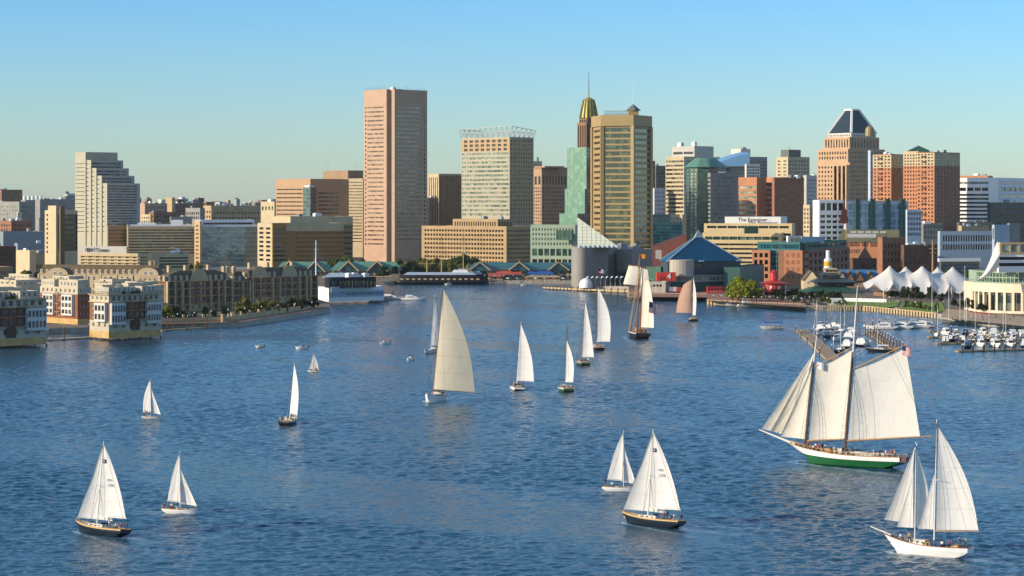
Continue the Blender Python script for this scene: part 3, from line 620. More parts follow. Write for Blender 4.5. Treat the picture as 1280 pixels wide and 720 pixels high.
# blue curved roof building
b=Bld('office_tower','glass and steel tower with a bright blue sweeping roof','office tower',920,2700)
mat('bright_blue','#6f9cc0',.35,.05,.1)
b.box(880,884,937,207,2700,['pale_grey'],a=66,Rt=[Z(209,240,6,0,.55,g='blue')],depth=.3)
# swept wedge roof
A=pt(862,2705); B_=pt(884,2698); C_=pt(937,2690); D_=pt(918,2760); z0=zz(207,2700)
mb=MB()
n=10
tl=[];bl=[]
for i in range(n+1):
    t=i/n; x=893+44*t; yt_=204-14*math.sin(t*1.35)-2; p=pt(x,2695); q=pt(x-4,2735)
    tl.append(((p.x,p.y,zz(208,2700)),(p.x,p.y,zz(max(190,yt_+4),2700)),(q.x,q.y,zz(max(189,yt_),2700))))
for (a0,a1,a2),(b0,b1,b2) in zip(tl,tl[1:]):
    mb.quad(a0,b0,b1,a1); mb.quad(a1,b1,b2,a2); mb.quad((a2[0],a2[1],a0[2]),(b2[0],b2[1],b0[2]),b2,a2)
mb.add([tl[0][0],tl[0][1],tl[0][2],(tl[0][2][0],tl[0][2][1],tl[0][0][2])],[(3,2,1,0)]); mb.add([tl[-1][0],tl[-1][1],tl[-1][2],(tl[-1][2][0],tl[-1][2][1],tl[-1][0][2])],[(0,1,2,3)])
part(b,'roof_sweep',mb,'bright_blue')
b.box(862,864,900,196,2740,['white_stone'],a=68)
b.box(914,926,938,186,2780,['white_stone'],a=50); rooftop(b,1,5)
b.box(935,937,959,196,2760,['grey_conc','pale_grey'],a=70,Rt=[Z(200,225,6,0,.3,g='office')])
b.box(931,933,950,205,2680,['white_stone'],a=72,Rt=[Z(207,222,4,5,.6,.9,g='blue')])
b.fin('window_band')
# green roofed glass tower
b=Bld('glass_tower','rounded dark green glass tower under a copper green hipped roof','glass tower',880,2290)
b.cD=2290
q=[pt(857,2312),pt(862,2293),pt(872,2284),pt(886,2284),pt(897,2295),pt(908,2330),pt(880,2350)]
b.poly([tuple(x) for x in q],1,zz(209,2290),{0:[Z(211,300,21,1,.8,.8,g='green')],1:[Z(211,300,21,2,.75,.7,g='pale')],2:[Z(211,300,21,3,.85,.9,g='green')],3:[Z(211,300,21,3,.85,.9,g='green')],4:[Z(213,300,20,0,.5,g='brown')],5:[Z(213,300,20,0,.5,g='brown')]},['dark_green' if mat('dark_green','#33574e',.5,.08,.2) else ''],depth=.2)
ze=zz(209,2290); za=zz(197,2290); ap=[pt(871,2315),pt(889,2315)]
ring=[(x.x*1.0,x.y) for x in q]; mb=MB(); c=Vector((sum(x[0] for x in ring)/7,sum(x[1] for x in ring)/7))
ring=[(c.x+(x-c.x)*1.1,c.y+(y-c.y)*1.1) for x,y in ring]; top=[(c.x+(x-c.x)*.42,c.y+(y-c.y)*.2) for x,y in ring]
mb.add([(x,y,ze) for x,y in ring]+[(x,y,za) for x,y in top],[(i,(i+1)%7,7+(i+1)%7,7+i) for i in range(7)]+[tuple(range(7,14))]+[tuple(range(7))[::-1]])
part(b,'roof_hip',mb,'green_copper')
b.box(884,888,923,216,2280,['grey_conc'],a=62,Rt=[Z(220,290,14,9,.45,.75,x0=.1,x1=.9,g='pale')],L=[Z(220,290,14,0,.5,g='green')])
b.fin()
# orange brick block
b=Bld('office_building','orange brick office block with a deep notched corner','building',946,2200)
b.box(923,946,958,221.5,2108,['orange_brick','red_brick'],a=40,L=[Z(231,288,9,0,.5,x0=.02,x1=.98,g='pale')],Rt=[],depth=.4)
b.box(944,951,971,228,2128,['dark_brick'],a=50,L=[Z(231,288,9,0,.55,g='pale')],Rt=[Z(231,288,9,0,.6,g='pale')],depth=.9)
b.box(944,977,1005,221.5,2140,['orange_brick','red_brick'],a=50,yb=229)
b.box(965,968,1005,221.7,2100,['red_brick'],a=66,Rt=[Z(233,300,15,0,.3,x0=.04,x1=.97,g='brown')],depth=.3)
rooftop(b,2,2); b.fin('window_band')
# newspaper block
b=Bld('office_building','long cream banded office block behind the blue pyramid','building',980,1650)
mat('butter','#cdb688',.8,.06,.15)
b.box(880,990,994,279.5,1650,['butter'],a=15,L=[Z(281,287,1,8,.5,.92,g='dark'),Z(290,332,7,0,.42,x0=.01,x1=.99,g='green')],depth=1.0)
b.box(878,976,980,291,1638,['butter'],a=15,L=[Z(294,302,1,9,.5,.95,g='green'),Z(303,331,5,3,.45,.99,g='dark')],depth=1.0)
b.box(906,976,984,271,1676,['bright_white' if mat('bright_white','#e6e5df',.6,.03,.2) else ''],a=12)
text('The Examiner',3.9,.12,'sign_black',b.root,Vector((*pt(941,1676),zz(274.8,1676)))-b.org+Vector((0,.0,0)),(R(90),0,R(-12)),bold=True)
tx=b
b.box(930,931,948,283,1630,['green_roof'],a=80,Rt=[Z(284,291,1,3,.8,.9,g='green')],yb=292)
b.fin('window_band')
# far residential
b=Bld('apartment_tower','cream apartment block with a dark rooftop box behind the orange brick block','apartment block',985,2850)
b.box(970,985,1012,196,2850,['cream_stone','pale_grey'],a=60,L=[Z(199,225,6,2,.4,.5)],Rt=[Z(199,260,13,7,.5,.75,g='office')])
b.box(976,986,1001,187,2862,['dark_grey'],a=56,yb=197); p=pt(987,2862); part(b,'roof_mast',MB().tube((p.x,p.y,b.ztop),(p.x,p.y,b.ztop+6),.3,.1),'dark_grey')
b.fin()
simple('office_building','grey office block right of the far cream apartment block','building',1004,1008,1022,219,2700,'pale_grey',[],[Z(223,280,12,4,.5,.7,g='blue')],n=2)
simple('apartment_building','narrow orange stucco block with small windows','building',1004,1012,1021,256,2050,'orange_brick',[Z(259,292,6,2,.5,.5)],[Z(259,292,6,2,.5,.5)],n=0,mats=['cream_stone'])
# crowned tower with dark pyramid
b=Bld('skyscraper','stone tower with a dark glass pyramid crown edged in white','skyscraper',1060,2300)
mat('rose_stone','#bb9a78',.75,.06,.12)
A=52
b.box(1021,1062,1089,203,2300,['rose_stone'],a=A,L=[Z(206,262,10,10,.5,.5,g='office')],Rt=[Z(206,290,15,8,.5,.5,g='office')],depth=.5)
b.box(1022,1060,1106,186,2304,['rose_stone'],a=A,L=[Z(188,200,2,11,.6,.55,g='office')],Rt=[Z(188,290,18,14,.55,.5,g='office')],depth=.5)
b.box(1030,1062,1099,171,2312,['rose_stone'],a=A,L=[Z(173,185,1,9,.85,.5,g='office')],Rt=[Z(173,185,1,9,.85,.5,g='office')],depth=.6)
b.box(1041,1058,1064,206,2294,['rose_stone'],a=A,L=[Z(186,290,1,3,.97,.6,g='dark')],yb=300)
b.box(1085,1088,1092,188,2280,['pale_blue_trim'],a=60,Rt=[Z(190,290,18,1,.8,.9,g='blue')],yb=300)
b.box(1035,1064,1095,166,2322,['white_stone'],a=A,L=[Z(167,171,1,12,.6,.5,g='dark')],Rt=[Z(167,171,1,12,.6,.5,g='dark')])
base=[Vector(x[:2]) for x in b.pts]; c=sum(base,Vector((0,0)))/4; zb=b.ztop; zt=zz(137,2322)
topp=[c+(x-c)*.30 for x in base]; mb=MB()
mb.add([(x.x,x.y,zb) for x in base]+[(x.x,x.y,zt) for x in topp],[(i,(i+1)%4,4+(i+1)%4,4+i) for i in range(4)]+[(4,5,6,7)])
part(b,'pyramid_crown',mb,'pyramid_slate' if mat('pyramid_slate','#26383f',.3,.12,.3) else '')
mb=MB()
for i in range(4):
    o=(base[i]-c).normalized()*.4
    mb.tube((base[i].x+o.x,base[i].y+o.y,zb),(topp[i].x+o.x,topp[i].y+o.y,zt),1.5,1.3,4); j=(i+1)%4
    mb.tube((topp[i].x,topp[i].y,zt+.6),(topp[j].x,topp[j].y,zt+.6),1.2,1.2,4)
part(b,'crown_edges',mb,'bright_white')
mb=MB(); q=pt(1087,2300); zc=zz(163,2300)
mb.lathe([(4.6,-6),(4.6,0),(3.8,2.6),(2,4.4),(0,5)],(q.x,q.y,zc),12); part(b,'dormer_dome',mb,'ochre')
b.fin()
# white grid building + fins
b=Bld('office_building','white office block with a grid of dark square windows at right','building',1035,1960)
b.box(1016,1024,1056,250,1960,['bright_white'],a=74,L=[],Rt=[Z(253,264,1,4,.85,.8,g='dark'),Z(267,301,5,4,.5,.8,g='dark')],depth=.5)
b.fin()
b=Bld('office_building','blue glass office block with tall dark vertical fins','building',1060,1950)
b.box(1055,1058,1135,251,1950,['pale_blue_trim'],a=72,Rt=[Z(254,292,4,12,.75,.95,g='skyglass')],depth=.2,roofm='roof_light')
e0=Vector(b.pts[1]); e1=Vector(b.pts[2])
for k in range(4):
    p=e0.lerp(e1,.16+.245*k); u=(e1-e0).normalized(); n=Vector((u.y,-u.x))
    p=p+n*1.8; part(b,'fin',MB().box((p.x,p.y,(8+zz(248.5,1950))/2),(4.4,2.6,zz(248.5,1950)-8),0,math.atan2(u.y,u.x)),'dark_green')
b.box(1132,1134,1152,262,1940,['pale_blue_trim'],a=72,Rt=[Z(264,296,5,5,.6,.9,g='blue')],roofm='roof_light')
b.fin()
# twin brick apartment towers
for (lab,xl,xc,xr,yt,D,xm) in (('left of the twin brick apartment towers with cream tops',1091,1114,1143,192.5,2150,0),('right of the twin brick apartment towers, beside the white hospital block',1146,1168,1200,190,2100,1)):
    b=Bld('apartment_tower',lab,'apartment block',xc,D)
    b.box(xl,xc,xr,yt,D,['red_brick','cream_stone','orange_brick'],a=46,
      L=[dict(Z(yt+1,yt+17,4,5,.5,.55,g='home'),mi=1),dict(Z(yt+17,282,16,5,.5,.5,g='home'),mi=2)],
      Rt=[dict(Z(yt+1,yt+17,4,7,.5,.4,g='pale'),mi=1),dict(Z(yt+17,285,17,7,.5,.35,g='pale'),mi=0)],depth=.4)
    # balcony stack in the middle of the lit face
    l0=Vector(b.pts[0]); c0=Vector(b.pts[1]); m0=l0.lerp(c0,.42); u=(c0-l0).normalized(); n=Vector((u.y,-u.x))
    for k in range(18):
        z=b.ztop-4-k*(b.ztop-10)/19
        q=m0+n*.7; part(b,'balcony',MB().box((q.x,q.y,z),(4.6,1.6,1.2),0,math.atan2(u.y,u.x)),'dark_brick')
    rooftop(b,2,xc)
    if xm:
        b.box(1129,1148,1170,189,2125,['cream_stone','orange_brick'],a=46,L=[Z(192,207,4,5,.5,.5,g='home'),dict(Z(207,285,16,5,.5,.5,g='home'),mi=1)])
        q=[Vector(x[:2]) for x in b.pts]; c=pt(1148,2140); mb=MB(); zb=zz(187.5,2125)
        rp=[(c.x-9,c.y-8),(c.x+9,c.y-8),(c.x+9,c.y+8),(c.x-9,c.y+8)]
        mb.add([(x,y,zb-2) for x,y in rp]+[(x,y,zb) for x,y in rp]+[(c.x,c.y,zz(181.5,2125))],[(0,1,5,4),(1,2,6,5),(2,3,7,6),(3,0,4,7),(4,5,8),(5,6,8),(6,7,8),(7,4,8)])
        part(b,'pyramid_roof',mb,'green_roof')
        b.box(1110,1130,1150,196,2180,['red_brick'],a=50,Rt=[Z(200,280,16,5,.5,.4,g='pale')])
    b.fin()
# white hospital block
b=Bld('hospital_building','large white block with long dark window bands at the right edge','building',1248,2400)
b.box(1198,1248,1330,222,2400,['bright_white','pale_blue_trim'],a=32,L=[Z(226,231,1,0,.5,x0=.02,x1=.76,g='pale'),Z(233,240,1,4,.6,.85,x0=.02,x1=.76,g='dark'),Z(241,296,11,0,.5,x0=.02,x1=.76,g='dark')],
   Rt=[Z(226,231,1,0,.5,g='blue',mi=1),Z(233,240,1,12,.7,.8,g='dark',mi=1),Z(241,290,6,0,.4,g='pale',mi=1)],depth=.6,roofm='roof_light')
b.box(1198,1235,1241,219.5,2450,['orange_brick'],a=32); rooftop(b,2,3); b.fin('window_band')
simple('office_building','dark grey banded office block at the right edge','building',1234,1238,1330,253,2150,'dark_grey',[],[Z(258,298,5,9,.45,.9,g='dark')],a=74,n=3)
simple('office_building','dark glass block between the brick towers and the white hospital','building',1196,1199,1242,278,2100,'dark_grey',[],[Z(280,300,3,0,.5,g='dark')],a=74,n=3)
simple('office_building','glass fronted grey block at the foot of the right brick tower','building',1150,1154,1178,279,1990,'grey_conc',[],[Z(281,300,3,6,.6,.8,g='green')],a=74,n=1)
# school block, blue of the light put into its wall colour
b=Bld('office_building','pale blue grey building with paired square windows right of the brick warehouses','building',1176,1680)
mat('powder_blue','#9fb0bd',.7,.05,.2)
b.box(1172,1175,1243,289,1680,['powder_blue'],a=76,Rt=[Z(293,303,1,20,.75,.72,x0=.05,x1=.97,g='dark'),Z(305,313,1,20,.85,.72,x0=.05,x1=.97,g='dark')],depth=.4)
b.box(1198,1202,1236,282,1720,['tan_stone'],a=70); rooftop(b,4,11); b.fin()
b=Bld('stair_tower','pale slanted stair tower with a narrow glass slot','building',1242,1640)
b.box(1240,1243,1262,281,1640,['powder_blue'],a=70,L=[Z(285,300,1,1,.9,.5,g='green')]); 
b.box(1259,1262,1275,279,1660,['grey_conc'],a=70); b.fin()
b=Bld('low_building','long low white canopy building behind the tent','building',1174,1560)
b.box(1172,1174,1226,323,1560,['bright_white'],a=76,z0=zz(327,1560),roofm='roof_light'); b.box(1174,1176,1224,327,1566,['dark_grey'],a=76,Rt=[Z(330,342,3,0,.6,g='blue')]); b.fin('window_band')
# random far low rises behind everything, each its own thing
cols=['red_brick','brown_brick','tan_stone','grey_conc','pale_grey','cream_stone','orange_brick','pink_granite','dark_brick','white_stone']
words={'red_brick':'red brick','brown_brick':'brown brick','tan_stone':'tan stone','grey_conc':'grey concrete','pale_grey':'pale grey','cream_stone':'cream','orange_brick':'orange brick','pink_granite':'pinkish','dark_brick':'dark brick','white_stone':'off white'}
k=0
spots=[]
for x in list(range(-10,100,11))+list(range(168,350,9)):
    spots.append((x+rnd.uniform(-3,3),rnd.uniform(3000,4600)))
for x in (818,826,962,1008,1015,1206,1222,1243,1262,1278,1293): spots.append((x,rnd.uniform(2800,3600)))
for x in (8,22,64,78,180,200,228,240,1190,1215,1250,1282): spots.append((x,rnd.uniform(2350,2700)))
spots.sort()
near=lambda x: 'far behind the warehouses' if x<55 else 'behind the stepped tower' if x<100 else 'right of the stepped tower' if x<200 else 'over the banded office' if x<260 else 'over the mirror glass block' if x<360 else 'right of the golden tower' if x<900 else 'left of the pyramid crowned tower' if x<1100 else 'near the white hospital block'
seen={}
for x,D in spots:
    m=rnd.choice(cols); wpx=rnd.uniform(6,15); wl=wpx*rnd.uniform(.2,.5)
    top=zz(0,D); yt=rnd.uniform(247,254) if D>2800 else rnd.uniform(262,285)
    floors=rnd.randint(2,5); size=['small','low','wide','narrow','flat roofed','plain','square','squat'][k%8]
    b=Bld('city_block','','building',x,D,'low blocks along the skyline',gz=hz(0,D)-2)
    b.box(x-wl,x,x+wpx-wl,yt,D,[m],a=rnd.uniform(40,65),L=[Z(yt+1.5,yt+1.5+2.6*floors,floors,rnd.randint(2,4),.5,.5)],Rt=[Z(yt+1.5,yt+1.5+2.6*floors,floors,rnd.randint(3,6),.5,.5)],roofm=rnd.choice(['roofing','roof_light','roof_dark']))
    rooftop(b,rnd.randint(0,2),k); b.maxw=24; b.fin()
    nk=near(x); seen[nk]=seen.get(nk,-1)+1
    lab=f'{words[m]} block, {["","","two","three","four","five"][floors]} window rows, {ORD[seen[nk]]} from left {nk}'
    b.root['label']=lab; k+=1
# ---------------------------------------------------------------- waterfront
mat('cream_white','#b9ae96',.75,.08,.3); mat('bay_white','#c6c5be',.7,.06,.3); mat('town_brick','#8a5539',.85,.15,.5,kind='brick'); mat('sandy_base','#c3a068',.85,.18,.4); mat('slate','#665844',.8,.2,.4)  # one even warm white for the walls of the waterfront blocks
mat('rail_dark','#2b2c2c',.5,.1,.5); mat('tan_trim','#b8a17a',.8,.1,.3)
def railing(b,p,q,z,h=1.0,n=10,name='railing',m='rail_dark'):
    p=Vector(p); q=Vector(q); mb=MB()
    for k in range(n+1):
        c=p.lerp(q,k/n); mb.box((c.x,c.y,z+h/2),(.09,.09,h))
    for hh in (h,h*.15): 
        d=(q-p); mb.box(((p.x+q.x)/2,(p.y+q.y)/2,z+hh),(d.length,.09,.09),0,math.atan2(d.y,d.x))
    part(b,name,mb,m)
def bay(b,p,q,x0,x1,z0,z1,nz,out=1.3,m='bay_white',g='home',nx=3):
    """projecting bay on the wall p->q between x0,x1 (metres)"""
    p=Vector(p[:2]); q=Vector(q[:2]); u=(q-p).normalized(); n=Vector((u.y,-u.x))
    a=p+u*x0; d=p+u*x1
    pts=[tuple(a),tuple(a+n*out+u*.3),tuple(d+n*out-u*.3),tuple(d)]
    zs=[dict(z0=z0+.3,z1=z1-.3,nz=nz,nx=nx,fz=.62,fx=.72,x0=.02,x1=.98,g=g,mi=None)]
    sv=(b.pts,b.ztop); b.poly(pts,z0,z1,{1:zs},[m],depth=.12,roof=False,name='bay')
    MB().add([(x,y,z1) for x,y in pts],[(0,1,2,3)]).build('bay_roof',M('roof_light'),b.root,b.org); b.pts,b.ztop=sv
def zr(b,z0,z1,nz,nx,fz,fx,x0,x1,g='home+',mi=None): return dict(z0=z0,z1=z1,nz=nz,nx=nx,fz=fz,fx=fx,x0=x0,x1=x1,g=g,mi=mi)
def ritz(lab,xl,xc,xr,ybase,a=46):
    D=wd(ybase)*.965
    b=Bld('apartment_building',lab,'apartment block',xc,D,gz=0.0)
    b.cD=D; f=[tuple(q) for q in b.foot(xl,xc,xr,D,a)]
    WL=(Vector(f[1])-Vector(f[0])).length; WR=(Vector(f[2])-Vector(f[1])).length
    # base on piles
    b.poly(f,.9,3.6,{},['sandy_base'],roof=False,name='base_wall')
    mb=MB()
    for i,j in ((0,1),(1,2)):
        p_,q_=Vector(f[i]),Vector(f[j]); n=max(2,int((q_-p_).length/4.5))
        for k in range(n+1): c=p_.lerp(q_,k/n); mb.tube((c.x,c.y,-1),(c.x,c.y,.95),.35,n=6)
    part(b,'piles',mb,'dark_wood')
    h1,h2,h3=8.0,15.4,18.6
    b.poly(f,3.6,h1,{0:[zr(b,5,7.4,1,max(1,int(WL/3.5)),.8,.35,.05,.95)],1:[zr(b,4.6,7.6,1,6,.7,.4,.05,.95,'home')]},['cream_white'],roof=False,depth=.25)
    b.poly(f,h1,h2,{0:[zr(b,h1,h2,2,max(1,int(WL/3.2)),.55,.4,.04,.96)],1:[zr(b,h1,h2,2,8,.66,.6,.05,.95,'home')]},['town_brick'],roof=False,depth=.25)
    b.poly(f,h2,h3,{0:[zr(b,h2,h3,1,max(1,int(WL/3.0)),.55,.4,.04,.96)],1:[zr(b,h2,h3,1,9,.62,.55,.04,.96,'home')]},['cream_white'],depth=.25,roofm='roof_light')
    mb=MB(); # cornice
    for i,j in ((0,1),(1,2)):
        p_,q_=Vector(f[i]),Vector(f[j]); u=(q_-p_).normalized(); n=Vector((u.y,-u.x)); c=(p_+q_)/2+n*.25
        mb.box((c.x,c.y,h3-.2),((q_-p_).length+.6,.7,.35),0,math.atan2(u.y,u.x)); mb.box((c.x,c.y,h2),((q_-p_).length+.4,.6,.25),0,math.atan2(u.y,u.x))
    part(b,'cornice',mb,'tan_trim')
    P1,P2=f[1],f[2]
    for s,e in ((.01,.30),(.70,.99)):
        bay(b,P1,P2,WR*s,WR*e,h1-1.6,h2-.3,2,nx=5)
    # centre balconies and arched gate
    u=(Vector(P2)-Vector(P1)).normalized(); n=Vector((u.y,-u.x)); 
    for x in (.36,.64):
        for z in (h1+.1,h1+3.8,h2+.1):
            c=Vector(P1)+u*(WR*x)+n*.8; part(b,'balcony',MB().box((c.x,c.y,z+.1),(4.2,1.6,.2),0,math.atan2(u.y,u.x)),'tan_trim')
            pa=c-u*2.1+n*.75; pb=c+u*2.1+n*.75; railing(b,pa,pb,z+.2,n=7)
    c=Vector(P1)+u*(WR*.5); mb=MB(); prof=[]
    for i in range(9): t=math.pi*i/8; prof.append((-2.3*math.cos(t),7.2+1.6*math.sin(t)))
    prof=[(-2.3,3.8)]+prof+[(2.3,3.8)]
    vs=[(c.x+u.x*x+n.x*.06,c.y+u.y*x+n.y*.06,z) for x,z in prof]; mb.add(vs,[tuple(range(len(vs)))[::-1]]); part(b,'arched_gate',mb,'dark_wood')
    if WL>8:
        bay(b,f[0],f[1],WL*.35,WL*.95,h1-.5,h2-.3,2,nx=3)
    # set back penthouses
    Fc=sum((Vector(q) for q in f),Vector((0,0)))/4
    for (s0,s1,t0,t1,hh) in ((.04,.3,.12,.5,2.8),(.36,.62,.3,.6,2.6),(.68,.95,.12,.5,2.9),(.1,.5,.6,.95,3.4),(.6,.95,.62,.95,4.0)):
        A,B_=Vector(f[1]),Vector(f[2]); Dp=Vector(f[0])-A
        q=[A+(B_-A)*s0+Dp*t0,A+(B_-A)*s1+Dp*t0,A+(B_-A)*s1+Dp*t1,A+(B_-A)*s0+Dp*t1]
        q=[tuple(x) for x in q]
        b.poly(q,h3-.9,h3+hh,{0:[zr(b,h3+.3,h3+2.9,1,3,.8,.6,.05,.95)],3:[zr(b,h3+.3,h3+2.9,1,3,.8,.5,.05,.95)]},['cream_white'],roofm='roof_light',par=.3,depth=.15,name='penthouse_wall')
    for i,(s,t) in enumerate(((.33,.15),(.65,.3),(.5,.1),(.55,.8))):
        A,B_=Vector(f[1]),Vector(f[2]); q=A+(B_-A)*s+(Vector(f[0])-A)*t; part(b,'roof_planter',MB().box((q.x,q.y,h3-.3),(2.4,1.1,.7)),'dark_wood'); part(b,'planter_shrub',shrub_mb((q.x,q.y,h3+.1),1.2,i),'leaf')
    pA=Vector(P1)+n*-.3; railing(b,Vector(P1)-n*.6,Vector(P2)-n*.6,h3,n=18)
    railing(b,Vector(f[0]),Vector(f[1]),h3,n=10)
    b.maxw=100; b.fin(); return b
def leafmat(name,c1,c2,transl=.3): return mat(name,c1,.8,.35,.5,col2=c2,transl=transl)
leafmat('leaf','#5d6a2c','#455523'); leafmat('leaf_dark','#2f4020','#25351a'); leafmat('leaf_yellow','#8f9424','#757f20'); leafmat('leaf_olive','#82803a','#666a2e')
mat('bark','#4b3c2e',.9,.2,1)
def shrub_mb(c,r,seed,n=60,flat=.8,leaf=.35):
    q=random.Random(seed); mb=MB()
    for _ in range(n):
        d=Vector((q.gauss(0,1),q.gauss(0,1),q.gauss(0,1))).normalized()*(r*q.uniform(.5,1)); d.z=abs(d.z)*flat
        p=Vector(c)+d; a=Vector((q.gauss(0,1),q.gauss(0,1),q.gauss(0,1))).normalized(); b_=a.orthogonal().normalized(); s=leaf*q.uniform(.6,1.4)*max(.6,r*.6)
        mb.quad(p-a*s-b_*s,p+a*s-b_*s*.7,p+a*s*.8+b_*s,p-a*s+b_*s)
    return mb
ritz('white and brick waterfront apartment wing cut by the left edge',-70,-32,58,431,a=46)
ritz('white and brick waterfront apartment wing, right of the small floating dock',112,136,201,420,a=46)
# connecting court block
b=Bld('apartment_building','sunlit court block of white bays and brick between the two waterfront wings','apartment block',97,980,gz=0)
b.cD=980; f=[tuple(q) for q in b.foot(50,97,114,980,46)]
b.poly(f,1.2,4.6,{},['sandy_base'],roof=False,name='base_wall')
b.poly(f,4.6,15.4,{0:[zr(b,5,15,3,7,.55,.4,.03,.97)],1:[zr(b,5,15,3,3,.5,.3,.1,.9)]},['town_brick'],roof=False)
b.poly(f,15.4,18.4,{0:[zr(b,15.4,18.4,1,8,.55,.4,.03,.97)],1:[zr(b,15.4,18.4,1,3,.5,.4,.1,.9)]},['cream_white'],roofm='roof_light')
WL=(Vector(f[1])-Vector(f[0])).length
bay(b,f[0],f[1],WL*.12,WL*.42,6,15.2,3,nx=3,m='bay_white'); bay(b,f[0],f[1],WL*.62,WL*.92,6,15.2,3,nx=3,m='bay_white')
u=(Vector(f[1])-Vector(f[0])).normalized(); n=Vector((u.y,-u.x))
for z in (7.5,11.2,15.2):
    c=Vector(f[0])+u*WL*.52+n*.7; part(b,'balcony',MB().box((c.x,c.y,z),(3.6,1.4,.2),0,math.atan2(u.y,u.x)),'tan_trim'); railing(b,c-u*1.8+n*.65,c+u*1.8+n*.65,z,n=6)
for (s0,s1,t0,t1) in ((.0,.35,.1,.6),(.45,.95,.15,.7)):
    A,B_,Dp=Vector(f[0]),Vector(f[1]),Vector(f[3])-Vector(f[0]); q=[tuple(A+(B_-A)*s+Dp*t) for s,t in ((s0,t0),(s1,t0),(s1,t1),(s0,t1))]
    b.poly(q,17.5,21.6,{0:[zr(b,18.6,21,1,5,.8,.5,.05,.95)]},['cream_white'],roofm='roof_light',par=.3,depth=.15,name='penthouse_wall')
b.fin()
# rear roofs of the same complex (white penthouses behind)
for i,(xl,xc,xr,yt,D) in enumerate(((-20,20,60,350,1010),(5,36,50,343,1060),(60,86,112,345,1050),(118,140,172,349,1020),(150,172,205,352,1010))):
    b=Bld('apartment_building',['white flat roofed penthouse block behind the left edge wing','white penthouse terrace further back at far left','white penthouse block behind the sunlit court','white rooftop terrace with planters behind the right wing','low white rear block beside the brick gabled apartments'][i],'apartment block',xc,D,gz=2.2)
    b.box(xl,xc,xr,yt+5,D,['cream_white'],a=46,L=[Z(yt+9,yt+40,3,6,.5,.4,g='home+')],Rt=[Z(yt+9,yt+40,3,6,.5,.4,g='home+')],roofm='roof_light')
    b.box(xl+6,xc,xr-8,yt,D+12,['cream_white'],a=46,L=[Z(yt+2,yt+7,1,5,.7,.5,g='home+')],Rt=[Z(yt+2,yt+7,1,4,.7,.5,g='home+')],roofm='roof_light')
    q=b.pts; part(b,'planter_shrub',shrub_mb((q[1][0]-3,q[1][1]+5,b.ztop-1),1.6,i,40),'leaf'); b.maxw=60; b.fin()

